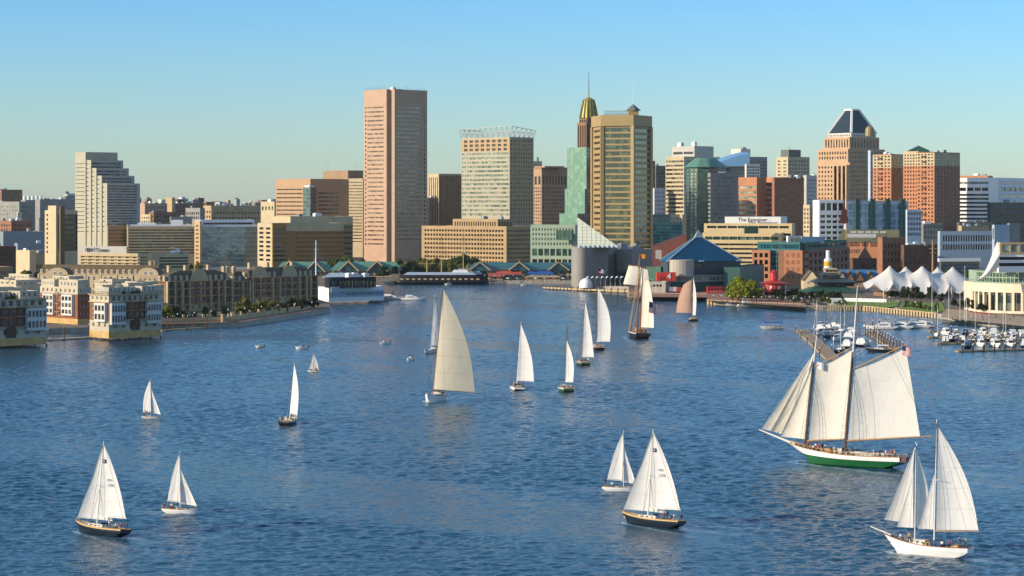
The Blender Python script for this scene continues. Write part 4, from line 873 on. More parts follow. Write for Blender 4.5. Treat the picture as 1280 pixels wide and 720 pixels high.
# gabled brick apartments
def gabled(lab,xl,xc,xr,ye,ybase,a,gab,floors=4,wings=(),D=None,wm='town_brick'):
    D=D or wd(ybase)+10
    b=Bld('apartment_building',lab,'apartment block',xc,D); b.cD=D
    f=[tuple(q) for q in b.foot(xl,xc,xr,D,a)]; ze=zz(ye,D); zg=b.gz
    WL=(Vector(f[1])-Vector(f[0])).length; WR=(Vector(f[2])-Vector(f[1])).length
    fh=(ze-zg)/floors; nw=max(3,int(WR/3.6)); nl=max(2,int(WL/3.6))
    b.poly(f,zg-1,zg+fh,{0:[zr(b,zg,zg+fh,1,nl,.55,.4,.03,.97)],1:[zr(b,zg,zg+fh,1,nw,.6,.42,.02,.98)]},['tan_trim'],roof=False,depth=.3)
    b.poly(f,zg+fh,ze-.1*fh,{0:[zr(b,zg+fh,ze-.1*fh,floors-1,nl,.55,.42,.03,.97)],1:[zr(b,zg+fh,ze-.1*fh,floors-1,nw,.62,.5,.02,.98)]},[wm],roof=False,depth=.3)
    # mansard roof
    c=sum((Vector(q) for q in f),Vector((0,0)))/4; mb=MB(); hi=ze+4.2; lo=ze-.1*fh
    def ins(q,d): 
        v=c-Vector(q); l=v.length; return Vector(q)+v*(d/l)
    i1=[ins(q,-.6) for q in f]; i2=[ins(q,2.6) for q in f]; i3=[ins(q,min(9,WR*.3)) for q in f]
    for A_,za,B2,zb_ in ((i1,lo,i2,hi-1),(i2,hi-1,i3,hi+.8)):
        for k in range(4):
            j=(k+1)%4; mb.quad((A_[k].x,A_[k].y,za),(A_[j].x,A_[j].y,za),(B2[j].x,B2[j].y,zb_),(B2[k].x,B2[k].y,zb_))
    mb.add([(q.x,q.y,hi+.8) for q in i3],[(0,1,2,3)]); mb.add([(q.x,q.y,lo-.02) for q in i1],[(3,2,1,0)]); part(b,'roof',mb,'slate')
    P1=Vector(f[1]); P2=Vector(f[2]); P0=Vector(f[0])
    def dormer(p,u,n,wd_=1.7,h=2.4,name='dormer'):
        mb=MB(); cc=p-n*1.2; mb.box((cc.x,cc.y,lo+.5+h/2),(wd_,2.6,h),0,math.atan2(u.y,u.x)); mb.box((cc.x,cc.y,lo+.5+h+.1),(wd_+.4,2.8,.25),0,math.atan2(u.y,u.x),top=.6)
        part(b,name,mb,'tan_trim'); e=p+n*.16; b.panes.append(((e.x,e.y,lo+.6+h/2),math.atan2(u.y,u.x),round(wd_*.6,2),1.5,'home+'))
    def gable(p,u,n,w_,h):
        ang=math.atan2(u.y,u.x); mb=MB(); prof=[(-w_/2,lo)]+[(-w_/2+w_*k/8, lo+2.0+(h-2.0)*math.sin(math.pi*k/8)**.7) for k in range(9)]+[(w_/2,lo)]
        fr=[(p.x+u.x*x+n.x*.5,p.y+u.y*x+n.y*.5,z) for x,z in prof]; bk=[(p.x+u.x*x-n.x*4,p.y+u.y*x-n.y*4,z) for x,z in prof]; m=len(prof)
        mb.add(fr,[tuple(range(m))[::-1]],0); mb.add(fr+bk,[(k,k+1,m+k+1,m+k) for k in range(m-1)],1)
        part(b,'gable',mb,['tan_trim','slate'])
        for dx in (-w_*.18,w_*.18): e=p+u*dx+n*.58; b.panes.append(((e.x,e.y,lo+2.0),ang,1.1,1.6,'home+'))
    u=(P2-P1).normalized(); n=Vector((u.y,-u.x)); ul=(P1-P0).normalized(); nl_=Vector((ul.y,-ul.x))
    gx=[WR*g for g in gab]
    k=0; x=2.2
    while x<WR-1.5:
        if all(abs(x-g)>6.5 for g in gx): dormer(P1+u*x,u,n)
        x+=3.6
    x=2
    while x<WL-1: dormer(P0+ul*x,ul,nl_); x+=3.6
    for g in gx:
        gable(P1+u*g,u,n,11,6.2)
        for fl in range(1,floors):
            z=zg+fh*fl+.2; cc=P1+u*g+n*.8; part(b,'balcony',MB().box((cc.x,cc.y,z),(4.4,1.6,.22),0,math.atan2(u.y,u.x)),'tan_trim'); railing(b,cc-u*2.2+n*.75,cc+u*2.2+n*.75,z,n=6)
    mb=MB()
    for (pp,uu,nn_,W__,sp) in ((P1,u,n,WR,10.8),(P0,ul,nl_,WL,9.6)):
        k=0
        while k*sp<W__:
            cc=pp+uu*(k*sp)+nn_*.12; mb.box((cc.x,cc.y,(zg+ze)/2),(.9,.35,ze-zg-.5),0,math.atan2(uu.y,uu.x)); k+=1
    for fl in range(1,floors+1):
        cc=(P1+P2)/2+n*.1; mb.box((cc.x,cc.y,zg+fh*fl-.12),(WR,.3,.4),0,math.atan2(u.y,u.x)); cc=(P0+P1)/2+nl_*.1; mb.box((cc.x,cc.y,zg+fh*fl-.12),(WL,.3,.4),0,math.atan2(ul.y,ul.x))
    part(b,'pale_trim',mb,'cream_stone' if wm!='town_brick' else 'tan_trim')
    # open balcony stacks near both ends, framed by pale piers
    for x in wings:
        for s in (-2.2,2.2):
            cc=P1+u*(WR*x+s)+n*.9; part(b,'pier',MB().box((cc.x,cc.y,(zg+ze)/2),(.7,1.8,ze-zg),0,math.atan2(u.y,u.x)),'tan_trim')
        for fl in range(1,floors+1):
            z=zg+fh*fl; cc=P1+u*(WR*x)+n*.9; part(b,'balcony',MB().box((cc.x,cc.y,z),(3.7,1.8,.3),0,math.atan2(u.y,u.x)),'tan_trim')
            if fl<floors: railing(b,cc-u*1.85+n*.85,cc+u*1.85+n*.85,z+.15,n=5)
    for kx in (.2,.45,.8):
        q=P1+u*(WR*kx)-n*8; part(b,'chimney',MB().box((q.x,q.y,hi+1.6),(1.6,1.6,3.4),0,math.atan2(u.y,u.x)),'tan_trim')
    b.fin(); return b
gabled('nearer brick apartment block with a curved central gable on the promenade',196,207,289,352,397.5,44,(.5,),4,(.06,.28,.72,.93))
gabled('brick link block between the two gabled apartment blocks',284,288,309,352,394,44,(),4,(.85,),D=1125)
gabled('further long brick apartment block with gabled roof reaching the tip of the promenade',296,306,394,347,387,44,(.2,.62),4,(.04,.42,.8,.96))
gabled('sunlit row of gabled cream and brick townhouses behind the white waterfront blocks',48,203,210,343,376,14,(),3,(),D=1260,wm='cream_stone')
# gables on the sunlit row (facing left)
b=Bld('townhouse','cream gabled townhouse at the left end of the sunlit row','townhouse',70,1245); b.cD=1245
gab2=[]
bpy.data.objects.remove(b.root)
for i,(x,lab) in enumerate(((72,'cream townhouse front with round gable near the slim tower'),(185,'cream townhouse front with round gable beside the brick gabled block'))):
    D=1225; b=Bld('townhouse',lab,'townhouse',x,D); p=pt(x,D); w_=12; z0=2.2; z1=zz(345,D)
    pts=[(p.x-w_/2,p.y+.8),(p.x+w_/2,p.y-1.2),(p.x+w_/2+.5,p.y+8),(p.x-w_/2+.5,p.y+10)]
    b.poly(pts,z0,z1,{0:[dict(z0=z0+1,z1=z1-.6,nz=4,nx=4,fz=.5,fx=.45,x0=.05,x1=.95,g='home+',mi=None)]},['tan_trim' if i else 'cream_stone'],roof=False,depth=.25)
    u=(Vector(pts[1])-Vector(pts[0])).normalized(); n=Vector((u.y,-u.x)); c=(Vector(pts[0])+Vector(pts[1]))/2; prof=[(-w_/2*math.cos(math.pi*k/10),z1+4.6*math.sin(math.pi*k/10)**.8) for k in range(11)]
    fr=[(c.x+u.x*x_,c.y+u.y*x_,z) for x_,z in prof]; bk=[(v[0]-n.x*9,v[1]-n.y*9,v[2]) for v in fr]; mb=MB().add(fr,[tuple(range(11))[::-1]]); mb.add(fr+bk,[(k,k+1,12+k,11+k) for k in range(10)],1); part(b,'gable',mb,['cream_stone','slate'])
    for dx in (-1.6,1.6): e=c+u*dx+n*.06; b.panes.append(((e.x,e.y,z1+1.5),math.atan2(u.y,u.x),1.3,1.8,'home+'))
    b.fin()
# promenade wall and walkway in front of the brick blocks
prom=[(204,411.5),(262,410),(300,409),(352,401),(405,392)]
mb=MB(); P=[wp(x,y) for x,y in prom]
for a_,c_ in zip(P,P[1:]):
    d=(c_-a_).normalized(); n=Vector((-d.y,d.x,0)); 
    mb.quad(a_+n*-.05+Vector((0,0,2.28)),c_+n*-.05+Vector((0,0,2.28)),c_+n*6+Vector((0,0,2.28)),a_+n*6+Vector((0,0,2.28)))
struct('promenade',mb,M('brick_walk'))
mb=MB()
for a_,c_ in zip(P,P[1:]):
    d=(c_-a_); L_=d.length; d.normalize(); n=Vector((-d.y,d.x,0)); m_=(a_+c_)/2+n*8.5; mb.box((m_.x,m_.y,3.2),(L_,.5,2.2),0,math.atan2(d.y,d.x))
    for k in range(int(L_/12)+1):
        q=a_+d*min(L_,k*12)+n*8.5; mb.box((q.x,q.y,4.0),(.9,.9,3.6),0,math.atan2(d.y,d.x))
tag(mb.build('garden_wall',M('tan_trim')),'low tan garden wall with posts along the promenade','garden wall')
mb=MB()
for a_,c_ in zip(P,P[1:]):
    d=(c_-a_); L_=d.length; d.normalize(); n=Vector((-d.y,d.x,0)); nseg=int(L_/2.5)
    for k in range(nseg): q=a_+d*(k*2.5)+n*.4; mb.box((q.x,q.y,2.8),(.08,.08,1.1))
    m_=(a_+c_)/2+n*.4; mb.box((m_.x,m_.y,3.35),(L_,.08,.08),0,math.atan2(d.y,d.x))
tag(mb.build('railing',M('rail_dark')),'thin dark railing along the promenade edge','railing')
# floating docks with piles beside the wings
def dock(lab,pts_px,wid,piles,cat='dock',m='wood',z=.55,name='floating_dock',tops='white_paint',ph=3.2,thick=.5):
    P=[wp(x,y) for x,y in pts_px]; c=P[0]; r=thing(name,lab,cat,(c.x,c.y,0)); 
    class o: pass
    o.root=r; o.org=Vector((c.x,c.y,0))
    mb=MB()
    for a_,c_ in zip(P,P[1:]):
        d=c_-a_; m_=(a_+c_)/2; mb.box((m_.x,m_.y,z-thick/2),(d.length+.2,wid,thick),0,math.atan2(d.y,d.x))
    part(o,'deck',mb,m)
    mb=MB()
    for a_,c_ in zip(P,P[1:]):
        d=(c_-a_).normalized(); nn=Vector((-d.y,d.x,0))*(wid/2+.08)
        for s in (1,-1): m_=(a_+c_)/2+nn*s; mb.box((m_.x,m_.y,z-thick/2+.04),((c_-a_).length,.16,thick),0,math.atan2(d.y,d.x))
    part(o,'edge_beam',mb,'tan_trim')
    if piles:
        tot=[(a_,c_) for a_,c_ in zip(P,P[1:])]
        for i in range(piles):
            t=(i+.5)/piles*len(tot); k=min(len(tot)-1,int(t)); q=tot[k][0].lerp(tot[k][1],t-k); d=(tot[k][1]-tot[k][0]).normalized(); nn=Vector((-d.y,d.x,0))*(wid/2+.35)*(1 if i%2 else -1)
            pl=part(o,'pile',MB().tube((q.x+nn.x,q.y+nn.y,-2),(q.x+nn.x,q.y+nn.y,ph),.24,.22,7),'dark_wood')
            cp=MB().tube((q.x+nn.x,q.y+nn.y,ph),(q.x+nn.x,q.y+nn.y,ph+.35),.27,.05,7).build('pile_cap',M(tops),pl,o.org)
    return r
dock('pale floating dock between the two waterfront apartment wings',[(58,426),(115,422.5),(133,420)],2.4,3,ph=5.5,m='white_paint')
dock('floating dock with dark piles beside the waterfront wing and promenade',[(200,414),(262,409.8)],2.2,5,ph=6)

# museum ship like building with black upper storey
b=Bld('museum_building','low white museum building with black upper deck at the end of the promenade','museum',418,wd(380)); b.cD=b.D
D=b.D
b.box(392,411,480,359,D,['bright_white','powder_blue'],a=58,roofm='roof_dark',L=[],Rt=[dict(Z(364,372,1,14,.4,.5,x0=.3,x1=.98,g='dark'),mi=1)],depth=.3)  # right face's blue-grey shade is put into its wall colour
b.box(406,412,470,347,D-2,['sign_black','bright_white'],a=62,Rt=[Z(350,357,1,6,.6,.7,g='dark')],yb=360,depth=.2,roofm='roof_dark')
p=pt(412,D-3); mb=MB().box((p.x+3,p.y+1,zz(362,D)),(5,.5,3.2),0,R(28)); part(b,'sign_panel',mb,'powder_blue')
e0=Vector(b.pts[1]); e1=Vector(b.pts[2]); u=(e1-e0).normalized(); n=Vector((u.y,-u.x))
mb=MB()
for k in range(11):
    q=e0.lerp(e1,.22+.066*k)+n*.15; q2=e0.lerp(e1,.22+.066*(k+.6))+n*.15
    mb.tube((q.x,q.y,zz(357.5,D)),(q.x,q.y,zz(351,D)),.14,n=4); mb.tube((q.x,q.y,zz(351,D)),(q2.x,q2.y,zz(357.5,D)),.1,n=4)
part(b,'lattice_bars',mb,'gold')
mb=MB(); 
for k in range(9):
    q=e0.lerp(e1,.3+.08*k)+n*2; mb.tube((q.x,q.y,zz(360,D)),(q.x,q.y,zz(352,D)),.12,n=4)
part(b,'awning_posts',mb,'steel'); rooftop(b,3,7); b.fin()
D0=wd(382); p=pt(395,D0+15); t=thing('ship_mast','tall white mast with stays beside the white museum building','mast',(p.x,p.y,2.2))
MB().tube((0,0,0),(0,0,zz(301,D0)-2.2),.55,.25,8).build('pole',M('white_paint'),t); mb=MB()
for dx,dy in ((-9,2),(9,-2),(13,3),(-5,-6)): mb.tube((0,0,zz(306,D0)-2.2),(dx,dy,.3),.07,n=3)
mb.build('stays',M('steel'),t); MB().tube((-1.4,0,28),(1.4,0,28),.12,.12,5).build('crosstree',M('white_paint'),t)
# two tall light poles like masts (right of tall tower)
mat('tarp','#3a4550',.7,.15,.2)

# far shore pavilions with teal gabled roofs
def pavilion(lab,x0,x1,yr,ye,yb,D,gables,m='teal_roof',wallm='tan_trim',aw=()):
    b=Bld('market_pavilion',lab,'pavilion',(x0+x1)/2,D); b.cD=D
    A=pt(x0,D); B_=pt(x1,D); dep=24; ze=zz(ye,D); zr_=zz(yr,D+12)
    pts=[(A.x,D),(B_.x,D),(B_.x,D+dep),(A.x,D+dep)]; W_=B_.x-A.x
    b.poly(pts,b.gz-.5,ze,{0:[dict(z0=b.gz+.5,z1=ze-1,nz=2,nx=int(W_/6),fz=.75,fx=.8,x0=.01,x1=.99,g='teal',mi=None)]},[wallm],roof=False,depth=.5)
    mb=MB(); o=1.5
    mb.quad((A.x-o,D-o,ze-.4),(B_.x+o,D-o,ze-.4),(B_.x-4,D+dep/2,zr_),(A.x+4,D+dep/2,zr_))
    mb.quad((B_.x+o,D+dep+o,ze-.4),(A.x-o,D+dep+o,ze-.4),(A.x+4,D+dep/2,zr_),(B_.x-4,D+dep/2,zr_))
    mb.add([(A.x-o,D-o,ze-.4),(A.x+4,D+dep/2,zr_),(A.x-o,D+dep+o,ze-.4)],[(0,1,2)]); mb.add([(B_.x+o,D-o,ze-.4),(B_.x-4,D+dep/2,zr_),(B_.x+o,D+dep+o,ze-.4)],[(0,2,1)])
    part(b,'roof',mb,m)
    for gx in gables:
        g=pt(gx,D); hw=7.5; mb=MB(); zt=zr_+.6; zg=ze-1.0
        mb.quad((g.x-hw,D-3.5,zg),(g.x,D-3.5,zt),(g.x,D+dep/2,zt),(g.x-hw,D+dep/2,zg)); mb.quad((g.x,D-3.5,zt),(g.x+hw,D-3.5,zg),(g.x+hw,D+dep/2,zg),(g.x,D+dep/2,zt))
        part(b,'gable_roof',mb,m); mb=MB()
        mb.tube((g.x-hw,D-3.7,zg),(g.x,D-3.7,zt),.55,n=4); mb.tube((g.x,D-3.7,zt),(g.x+hw,D-3.7,zg),.55,n=4); mb.tube((g.x,D-3.7,zt),(g.x,D-3.7,zt+2.5),.2,n=4); part(b,'gable_trim',mb,'tan_trim')
        MBq=MB().add([(g.x-hw+1,D-2.5,zg),(g.x+hw-1,D-2.5,zg),(g.x,D-2.5,zt-1)],[(0,1,2)]); part(b,'gable_glass',MBq,'teal')
    for (ax0,ax1,m2) in aw:
        a1=pt(ax0,D); a2=pt(ax1,D); mb=MB().quad((a1.x,D-6,ze-3.4),(a2.x,D-6,ze-3.4),(a2.x,D-.2,ze-1.2),(a1.x,D-.2,ze-1.2)); mb.quad((a1.x,D-6,ze-4),(a2.x,D-6,ze-4),(a2.x,D-6,ze-3.4),(a1.x,D-6,ze-3.4)); part(b,'awning',mb,m2)
    b.fin()
mat('awning_red','#b0584a',.8,.1,.3); mat('awning_blue','#2d5fa0',.8,.1,.3); mat('awning_tan','#b0a080',.8,.1,.3)
Dq=wd(354.5)+12
pavilion('long teal roofed market pavilion with three gables and a red and a blue awning',586,722,328,336,350,Dq+6,(600,649,698),aw=((620,652,'awning_red'),(660,692,'awning_blue')))
pavilion('teal gabled market pavilion left of the moored dark ship',415,500,327,337,350,Dq+60,(436,472),m='green_copper')
pavilion('green roofed market hall half hidden behind the brick apartments',345,412,327,338,352,Dq+70,(362,394),m='green_copper')
pavilion('small blue roofed glass kiosk at the far shore beside the moored dark ship',566,602,336,343,352,Dq-4,(584,),m='powder_blue',wallm='powder_blue')
pavilion('low cafe shed with a red awning at the far shore',604,628,341,345,352,Dq-6,(),m='awning_red')
pavilion('tan umbrella terrace hall at the far shore under the blue awning',658,700,343,346,352,Dq-8,(),m='awning_tan')
pavilion('pale blue low cafe hall behind the museum at the far shore',404,450,341,347,353,Dq+20,(),m='powder_blue',wallm='powder_blue')
# moored dark ship under tarps
t=thing('moored_ship','dark hulled historic ship with three bare masts moored at the far shore','ship',(*pt(550,Dq-22),0))
L_=33; 
mb=MB(); secs=[]
for i in range(13):
    x=-L_+2*L_*i/12; k=abs(i-6)/6; hb=6*(1-k**3)**.6+.1; sh=6+1.2*k*k
    secs.append([(x,-hb*.3,-1),(x,-hb*.95,1.2),(x,-hb,sh),(x,hb,sh),(x,hb*.95,1.2),(x,hb*.3,-1)])
for A_,B_ in zip(secs,secs[1:]):
    for j in range(5): mb.quad(A_[j],B_[j],B_[j+1],A_[j+1],0 if j!=2 else 0)
mb.build('hull',M('black_metal'),t)
mb=MB()
for k in range(14): mb.box((-26+k*4,-6.12,3.6),(2.2,.2,1.0)); 
mb.build('gun_ports',M('tan_trim'),t)
MB().box((0,0,7.3),(50,9,1.6),0,0,.9).build('tarp',M('powder_blue'),t); MB().box((14,0,8.6),(14,8,2.5),0,0,.6).build('tent',M('white_paint'),t)
for k,(x,yt) in enumerate(((-9,308),(0+1,287),(16,285))):
    H_=zz(yt,Dq-22); m_=MB().tube((x,0,5),(x,0,H_),.42,.15,6).build('mast',M('tan_trim'),t)
    MB().tube((x-6,0,H_*.55),(x+6,0,H_*.55),.18,n=4).build('yard',M('tan_trim'),m_)
    mb=MB()
    for dx in (-8,8,-5,5): mb.tube((x,0,H_*.9),(x+dx,3 if dx>0 else -3,6),.06,n=3)
    mb.build('shrouds',M('dark_grey'),t)
# quayside aquarium ---------------------------------------------------------
D=wd(363)+4; b=Bld('aquarium_building','grey concrete aquarium with rounded corner and a glass wedge roof','aquarium',745,D); b.cD=D
mat('aqua_conc','#8f8b84',.85,.08,.1); mat('glass_wedge','#b9c2b2',.6,.08,.3)
z1=zz(309,D); P0=pt(717,D+14); P1=pt(760,D+20); P2=pt(773,D+44)
n=8; c0=pt(727,D+12); rad=(c0.x-P0.x)
pts=[]
for k in range(n+1):
    t_=R(180+ 125*k/n); pts.append((c0.x+rad*math.cos(t_),c0.y+rad*math.sin(t_)))
pts+=[(P1.x,P1.y+2),(P2.x,P2.y),(P2.x-10,P2.y+25),(pts[0][0],P2.y+25)]
b.poly(pts,1,z1,{},['aqua_conc'],roof=True)
k=MB(); q1=Vector(pts[n+1]); q2=Vector(pts[n+2]); u=(q2-q1).normalized(); nn=Vector((u.y,-u.x)); cc=(q1+q2)/2+nn*.06
k.quad(*(( (q1+u*.3+nn*.06).x,(q1+u*.3+nn*.06).y,4),((q2+nn*.06).x,(q2+nn*.06).y,4),((q2+nn*.06).x,(q2+nn*.06).y,z1-5),((q1+u*.3+nn*.06).x,(q1+u*.3+nn*.06).y,z1-5))); part(b,'dark_panel',k,'dark_grey')
A=pt(722,D+16); B_=pt(773,D+8); zt=zz(272,D); mb=MB()
v=[(A.x,A.y,z1),(B_.x,B_.y-4,z1),(A.x,A.y,zt),(A.x+3,A.y+22,z1),(B_.x+2,B_.y+16,z1),(A.x+3,A.y+22,zt-3)]
mb.add(v,[(0,1,2),(3,5,4),(1,4,5,2),(0,2,5,3)]); part(b,'glass_wedge',mb,'glass_wedge')
mb=MB()
va=[Vector(x) for x in v]
for t_ in [i/9 for i in range(1,9)]:
    p=va[0].lerp(va[1],t_); q=va[2].lerp(va[1],t_); mb.tube(p+Vector((0,-.1,0)),q+Vector((0,-.1,0)),.12,n=3)
    p=va[0].lerp(va[2],t_); q=va[1].lerp(va[2],t_); mb.tube(p+Vector((0,-.1,0)),q+Vector((0,-.1,0)),.12,n=3)
part(b,'glazing_bars',mb,'pale_grey')
mb=MB()
for k in range(9):
    x=A.x+1+k*3; mb.lathe([(1.2,0),(1.0,1.2),(0,1.6)],(x,D-1,z1-.2),8)
part(b,'roof_crenels',mb,'powder_blue'); b.fin()
b=Bld('aquarium_building','blank grey rear block of the aquarium joined by a glass link','aquarium',795,D+30); b.box(771,790,822,312,D+30,['aqua_conc'],a=30); b.box(770,774,800,309,D+60,['powder_blue'],a=60,z0=20); rooftop(b,4,6)
b.box(770,773,790,338,D+18,['dark_green'],a=70,Rt=[Z(340,360,3,6,.8,.85,g='green')]); b.fin()
# scalloped white roof
D2=wd(364); t=thing('tent_canopy','white barrel vaulted boat terminal canopy on the aquarium quay','canopy',(*pt(757,D2),2.2))
for k in range(9):
    x0=-11+k*3.1; mb=MB(); n_=8
    for i in range(n_):
        a0=math.pi*i/n_; a1=math.pi*(i+1)/n_; s=3.8
        for (f0,f1) in ((0,1),):
            mb.quad((x0-1.7*math.cos(a0),-3+k*.4,3+s*math.sin(a0)),(x0-1.7*math.cos(a1),-3+k*.4,3+s*math.sin(a1)),(x0-1.7*math.cos(a1),5+k*.4,3.3+s*math.sin(a1)),(x0-1.7*math.cos(a0),5+k*.4,3.3+s*math.sin(a0)))
    mb.build('vault',M('bright_white'),t); MB().box((x0-1.55,-2.9+k*.4,1.5),(.2,.2,3)).build('post',M('white_paint'),t)
MB().lathe([(4.2,0),(4.2,2.4),(3.2,4.6),(1.6,5.8),(0,6.2)],(-12.5,-2,0),14).build('dome',M('bright_white'),t,smooth=True)
# timber fenders in front of the aquarium quay
r=dock('timber fender dock with many pale piles in front of the aquarium',[(680,361.5),(718,363.5),(790,366.5)],3,34,ph=2.7,z=1.6,thick=1.0,m='dark_wood',name='timber_dock',cat='dock',tops='tan_trim')
# second pier aquarium with blue pyramid
Dp=wd(372)+26; b=Bld('pavilion_building','dark glass pier building with a big blue pyramid roof','aquarium',873,Dp+25); b.cD=Dp
mat('pyr_blue','#0f5876',.45,.06,.1); mat('dark_slate','#3c4a50',.6,.1,.2)
cx_,cy_=pt(876,Dp+32); H1=zz(325,Dp); Ha=zz(285.5,Dp+30); hw=26
base=[(pt(824,Dp+30).x,Dp+30),(pt(833,Dp+4).x,Dp+4),(pt(928,Dp+26).x,Dp+26),(cx_+4,Dp+60)]
apx=(pt(873,Dp+28).x,Dp+28)
mb=MB().add([(x,y,H1-1) for x,y in base]+[(*apx,Ha-4)],[(0,1,4),(1,2,4),(2,3,4),(3,0,4)]); part(b,'pyramid_roof',mb,'pyr_blue')
mb=MB().add([(apx[0]+(x-apx[0])*.12,apx[1]+(y-apx[1])*.12,Ha-4-(Ha-4-H1)*.12+.25) for x,y in base]+[(*apx,Ha-.5)],[(0,1,4),(1,2,4),(2,3,4),(3,0,4)]); part(b,'glass_cap',mb,'glass_wedge')
mb=MB()
for (x,y) in base[:3]: mb.tube((x,y,H1-1),(*apx,Ha-4),.35,.3,4)
part(b,'ridge_trim',mb,'powder_blue')
mb=MB()
for e0,e1 in ((0,1),(1,2)):
    A_=Vector((*base[e0],H1-1)); B_=Vector((*base[e1],H1-1)); T_=Vector((*apx,Ha-4)); nn=(B_-A_).cross(T_-A_).normalized()*.05
    for k in range(1,14):
        s=k/14; p=A_.lerp(T_,s)+nn; q=B_.lerp(T_,s)+nn; mb.tube(p,q,.06,n=3)
part(b,'roof_seams',mb,'dark_slate')
inn=[((x-cx_)*.96+cx_,(y-cy_)*.96+cy_) for x,y in base]
b.poly(inn,zz(348,Dp),H1-1.2,{0:[],1:[dict(z0=zz(336,Dp),z1=zz(330,Dp),nz=1,nx=1,fz=.9,fx=.55,x0=.05,x1=.6,g='dark',mi=None)]},['dark_slate'],roof=False)
b.poly([(x-1,y-1) for x,y in inn],zz(353,Dp),zz(345,Dp),{0:[dict(z0=zz(352,Dp),z1=zz(345.5,Dp),nz=1,nx=9,fz=.95,fx=.9,x0=.01,x1=.99,g='pale',mi=None)],1:[dict(z0=zz(352,Dp),z1=zz(345.5,Dp),nz=1,nx=16,fz=.95,fx=.9,x0=.01,x1=.99,g='pale',mi=None)]},['pale_grey'],roof=False,depth=.1,name='glass_band_wall')
b.poly(inn,1,zz(353.2,Dp),{0:[dict(z0=3,z1=10,nz=1,nx=6,fz=.8,fx=.5,x0=.1,x1=.9,g='dark',mi=None)]},['dark_green'],roof=False,name='base_wall')
c=pt(853,Dp-1); part(b,'drum',MB().lathe([(7.4,-6.5),(7.4,3),(7,3.4),(0,3.4)],(c.x,c.y+7,zz(332,Dp)),24),'concrete_drum' if mat('concrete_drum','#a9a397',.8,.15,.3,streak=.2) else '')
b.box(905,925,955,334,Dp+6,['dark_green'],a=18); b.box(808,826,838,333.5,Dp+22,['green_roof'],a=50)
for t_ in (.05,.45,.95):
    e=Vector(base[1]).lerp(Vector(base[2]),t_)+Vector((.35,-.8)); part(b,'eave_panel',MB().box((e.x,e.y,H1-.9),(3.4,.25,.7),0,R(26)),'bright_white')
b.fin('glass_pane')
b=Bld('warehouse','dark red shed with a sloping roof left of the blue pyramid','warehouse',836,Dp+55)
A_=pt(819,Dp+55); B_=pt(856,Dp+55); zl=zz(308,Dp+55); zh=zz(294,Dp+55); mb=MB()
mb.add([(A_.x,Dp+55,1),(B_.x,Dp+40,1),(B_.x,Dp+40,zh),(A_.x,Dp+55,zl),(A_.x,Dp+85,1),(B_.x,Dp+85,1),(B_.x,Dp+85,zh),(A_.x,Dp+85,zl)],[(0,1,2,3),(1,5,6,2),(5,4,7,6),(4,0,3,7),(3,2,6,7)]); part(b,'wall',mb,'dark_red' if mat('dark_red','#53271f',.8,.1,.2) else '')
p=pt(826,Dp+53); part(b,'shutter',MB().box((p.x,p.y-.6,zz(318,Dp+55)),(7,.5,5.5),0,R(-25)),'grey_conc')
# red number sign and concrete block
Dn=wd(371)+4; b=Bld('pier_building','concrete pier block with round portholes under the red sign','building',812,Dn); b.box(798,832,845,352,Dn,['concrete_drum'],a=14); 
l=Vector(b.pts[0]); r_=Vector(b.pts[1]); mb=MB()
for k in range(3):
    q=l.lerp(r_,.58+.12*k); mb.tube((q.x,q.y+.2,zz(357,Dn)),(q.x-.02,q.y-.15,zz(357,Dn)),.75,n=10)
part(b,'porthole',mb,'sign_black')
b=Bld('pier_sign','red pier sign box with a white number 4','sign',832,Dn+4,gz=zz(351.6,Dn)); b.box(820,821,845,340.5,Dn+4,['sign_red'],a=84,z0=b.gz,roof=False)
u=(Vector(b.pts[2])-Vector(b.pts[1])).normalized(); q=Vector(b.pts[1]).lerp(Vector(b.pts[2]),.64)+Vector((u.y,-u.x))*.15
text('4',4.6,.1,'bright_white',b.root,Vector((q.x,q.y,zz(346,Dn)))-b.org,(R(90),0,math.atan2(u.y,u.x)),bold=True)
q=Vector(b.pts[1]).lerp(Vector(b.pts[2]),.26)+Vector((u.y,-u.x))*.15
mb=MB()
for k,h in enumerate((2.2,2.8,2.4)): mb.box((q.x+(k-1)*1.1*u.x,q.y+(k-1)*1.1*u.y,zz(351,Dn)+h/2),(.6,.15,h),0,math.atan2(u.y,u.x))
part(b,'red_marks',mb,'red_paint')
# vehicles on the quay
def truck(lab,px,py,D,m,L_=7.5,rz=0.1,name='box_truck',cat='truck'):
    p=pt(px,D); t=thing(name,lab,cat,(p.x,p.y,2.2),rz)
    MB().box((-.8,0,2.1),(L_-2.2,2.4,2.6)).build('cargo_box',M(m),t)
    mb=MB().box((L_/2-.9,0,1.35),(1.9,2.2,1.5)); mb.box((L_/2-1.1,0,2.3),(1.3,2.0,.6),0,0,.8); mb.build('cab',M(m),t)
    MB().box((L_/2-.42,0,2.25),(.06,1.7,.5)).build('windshield',M('dark'),t)
    for x in (-L_/2+1,L_/2-1.2):
        for y in (-1.05,1.05): MB().tube((x,y-.13,.5),(x,y+.13,.5),.5,.5,12).build('wheel',M('black_metal'),t)
truck('white box truck parked behind the concrete pier block',843,365,Dn+3,'bright_white')
truck('small dark orange truck parked right of the white box truck',850,366,Dn-1,'awning_red',5)
def tram(lab,x,D):
    p=pt(x,D); t=thing('red_kiosk',lab,'kiosk',(p.x,p.y,2.2),.1)
    MB().box((0,0,2),(9.5,3,3.6)).build('wall',M('red_paint'),t); MB().box((0,0,4),(10.2,3.6,.35)).build('roof',M('dark_red'),t)
    for k in range(5): MB().box((-3.6+1.8*k,-1.52,2.4),(1.1,.06,1.1)).build('window',M('dark'),t)
    MB().box((0,-2.6,.9),(7,.3,.1)).build('counter',M('white_paint'),t)
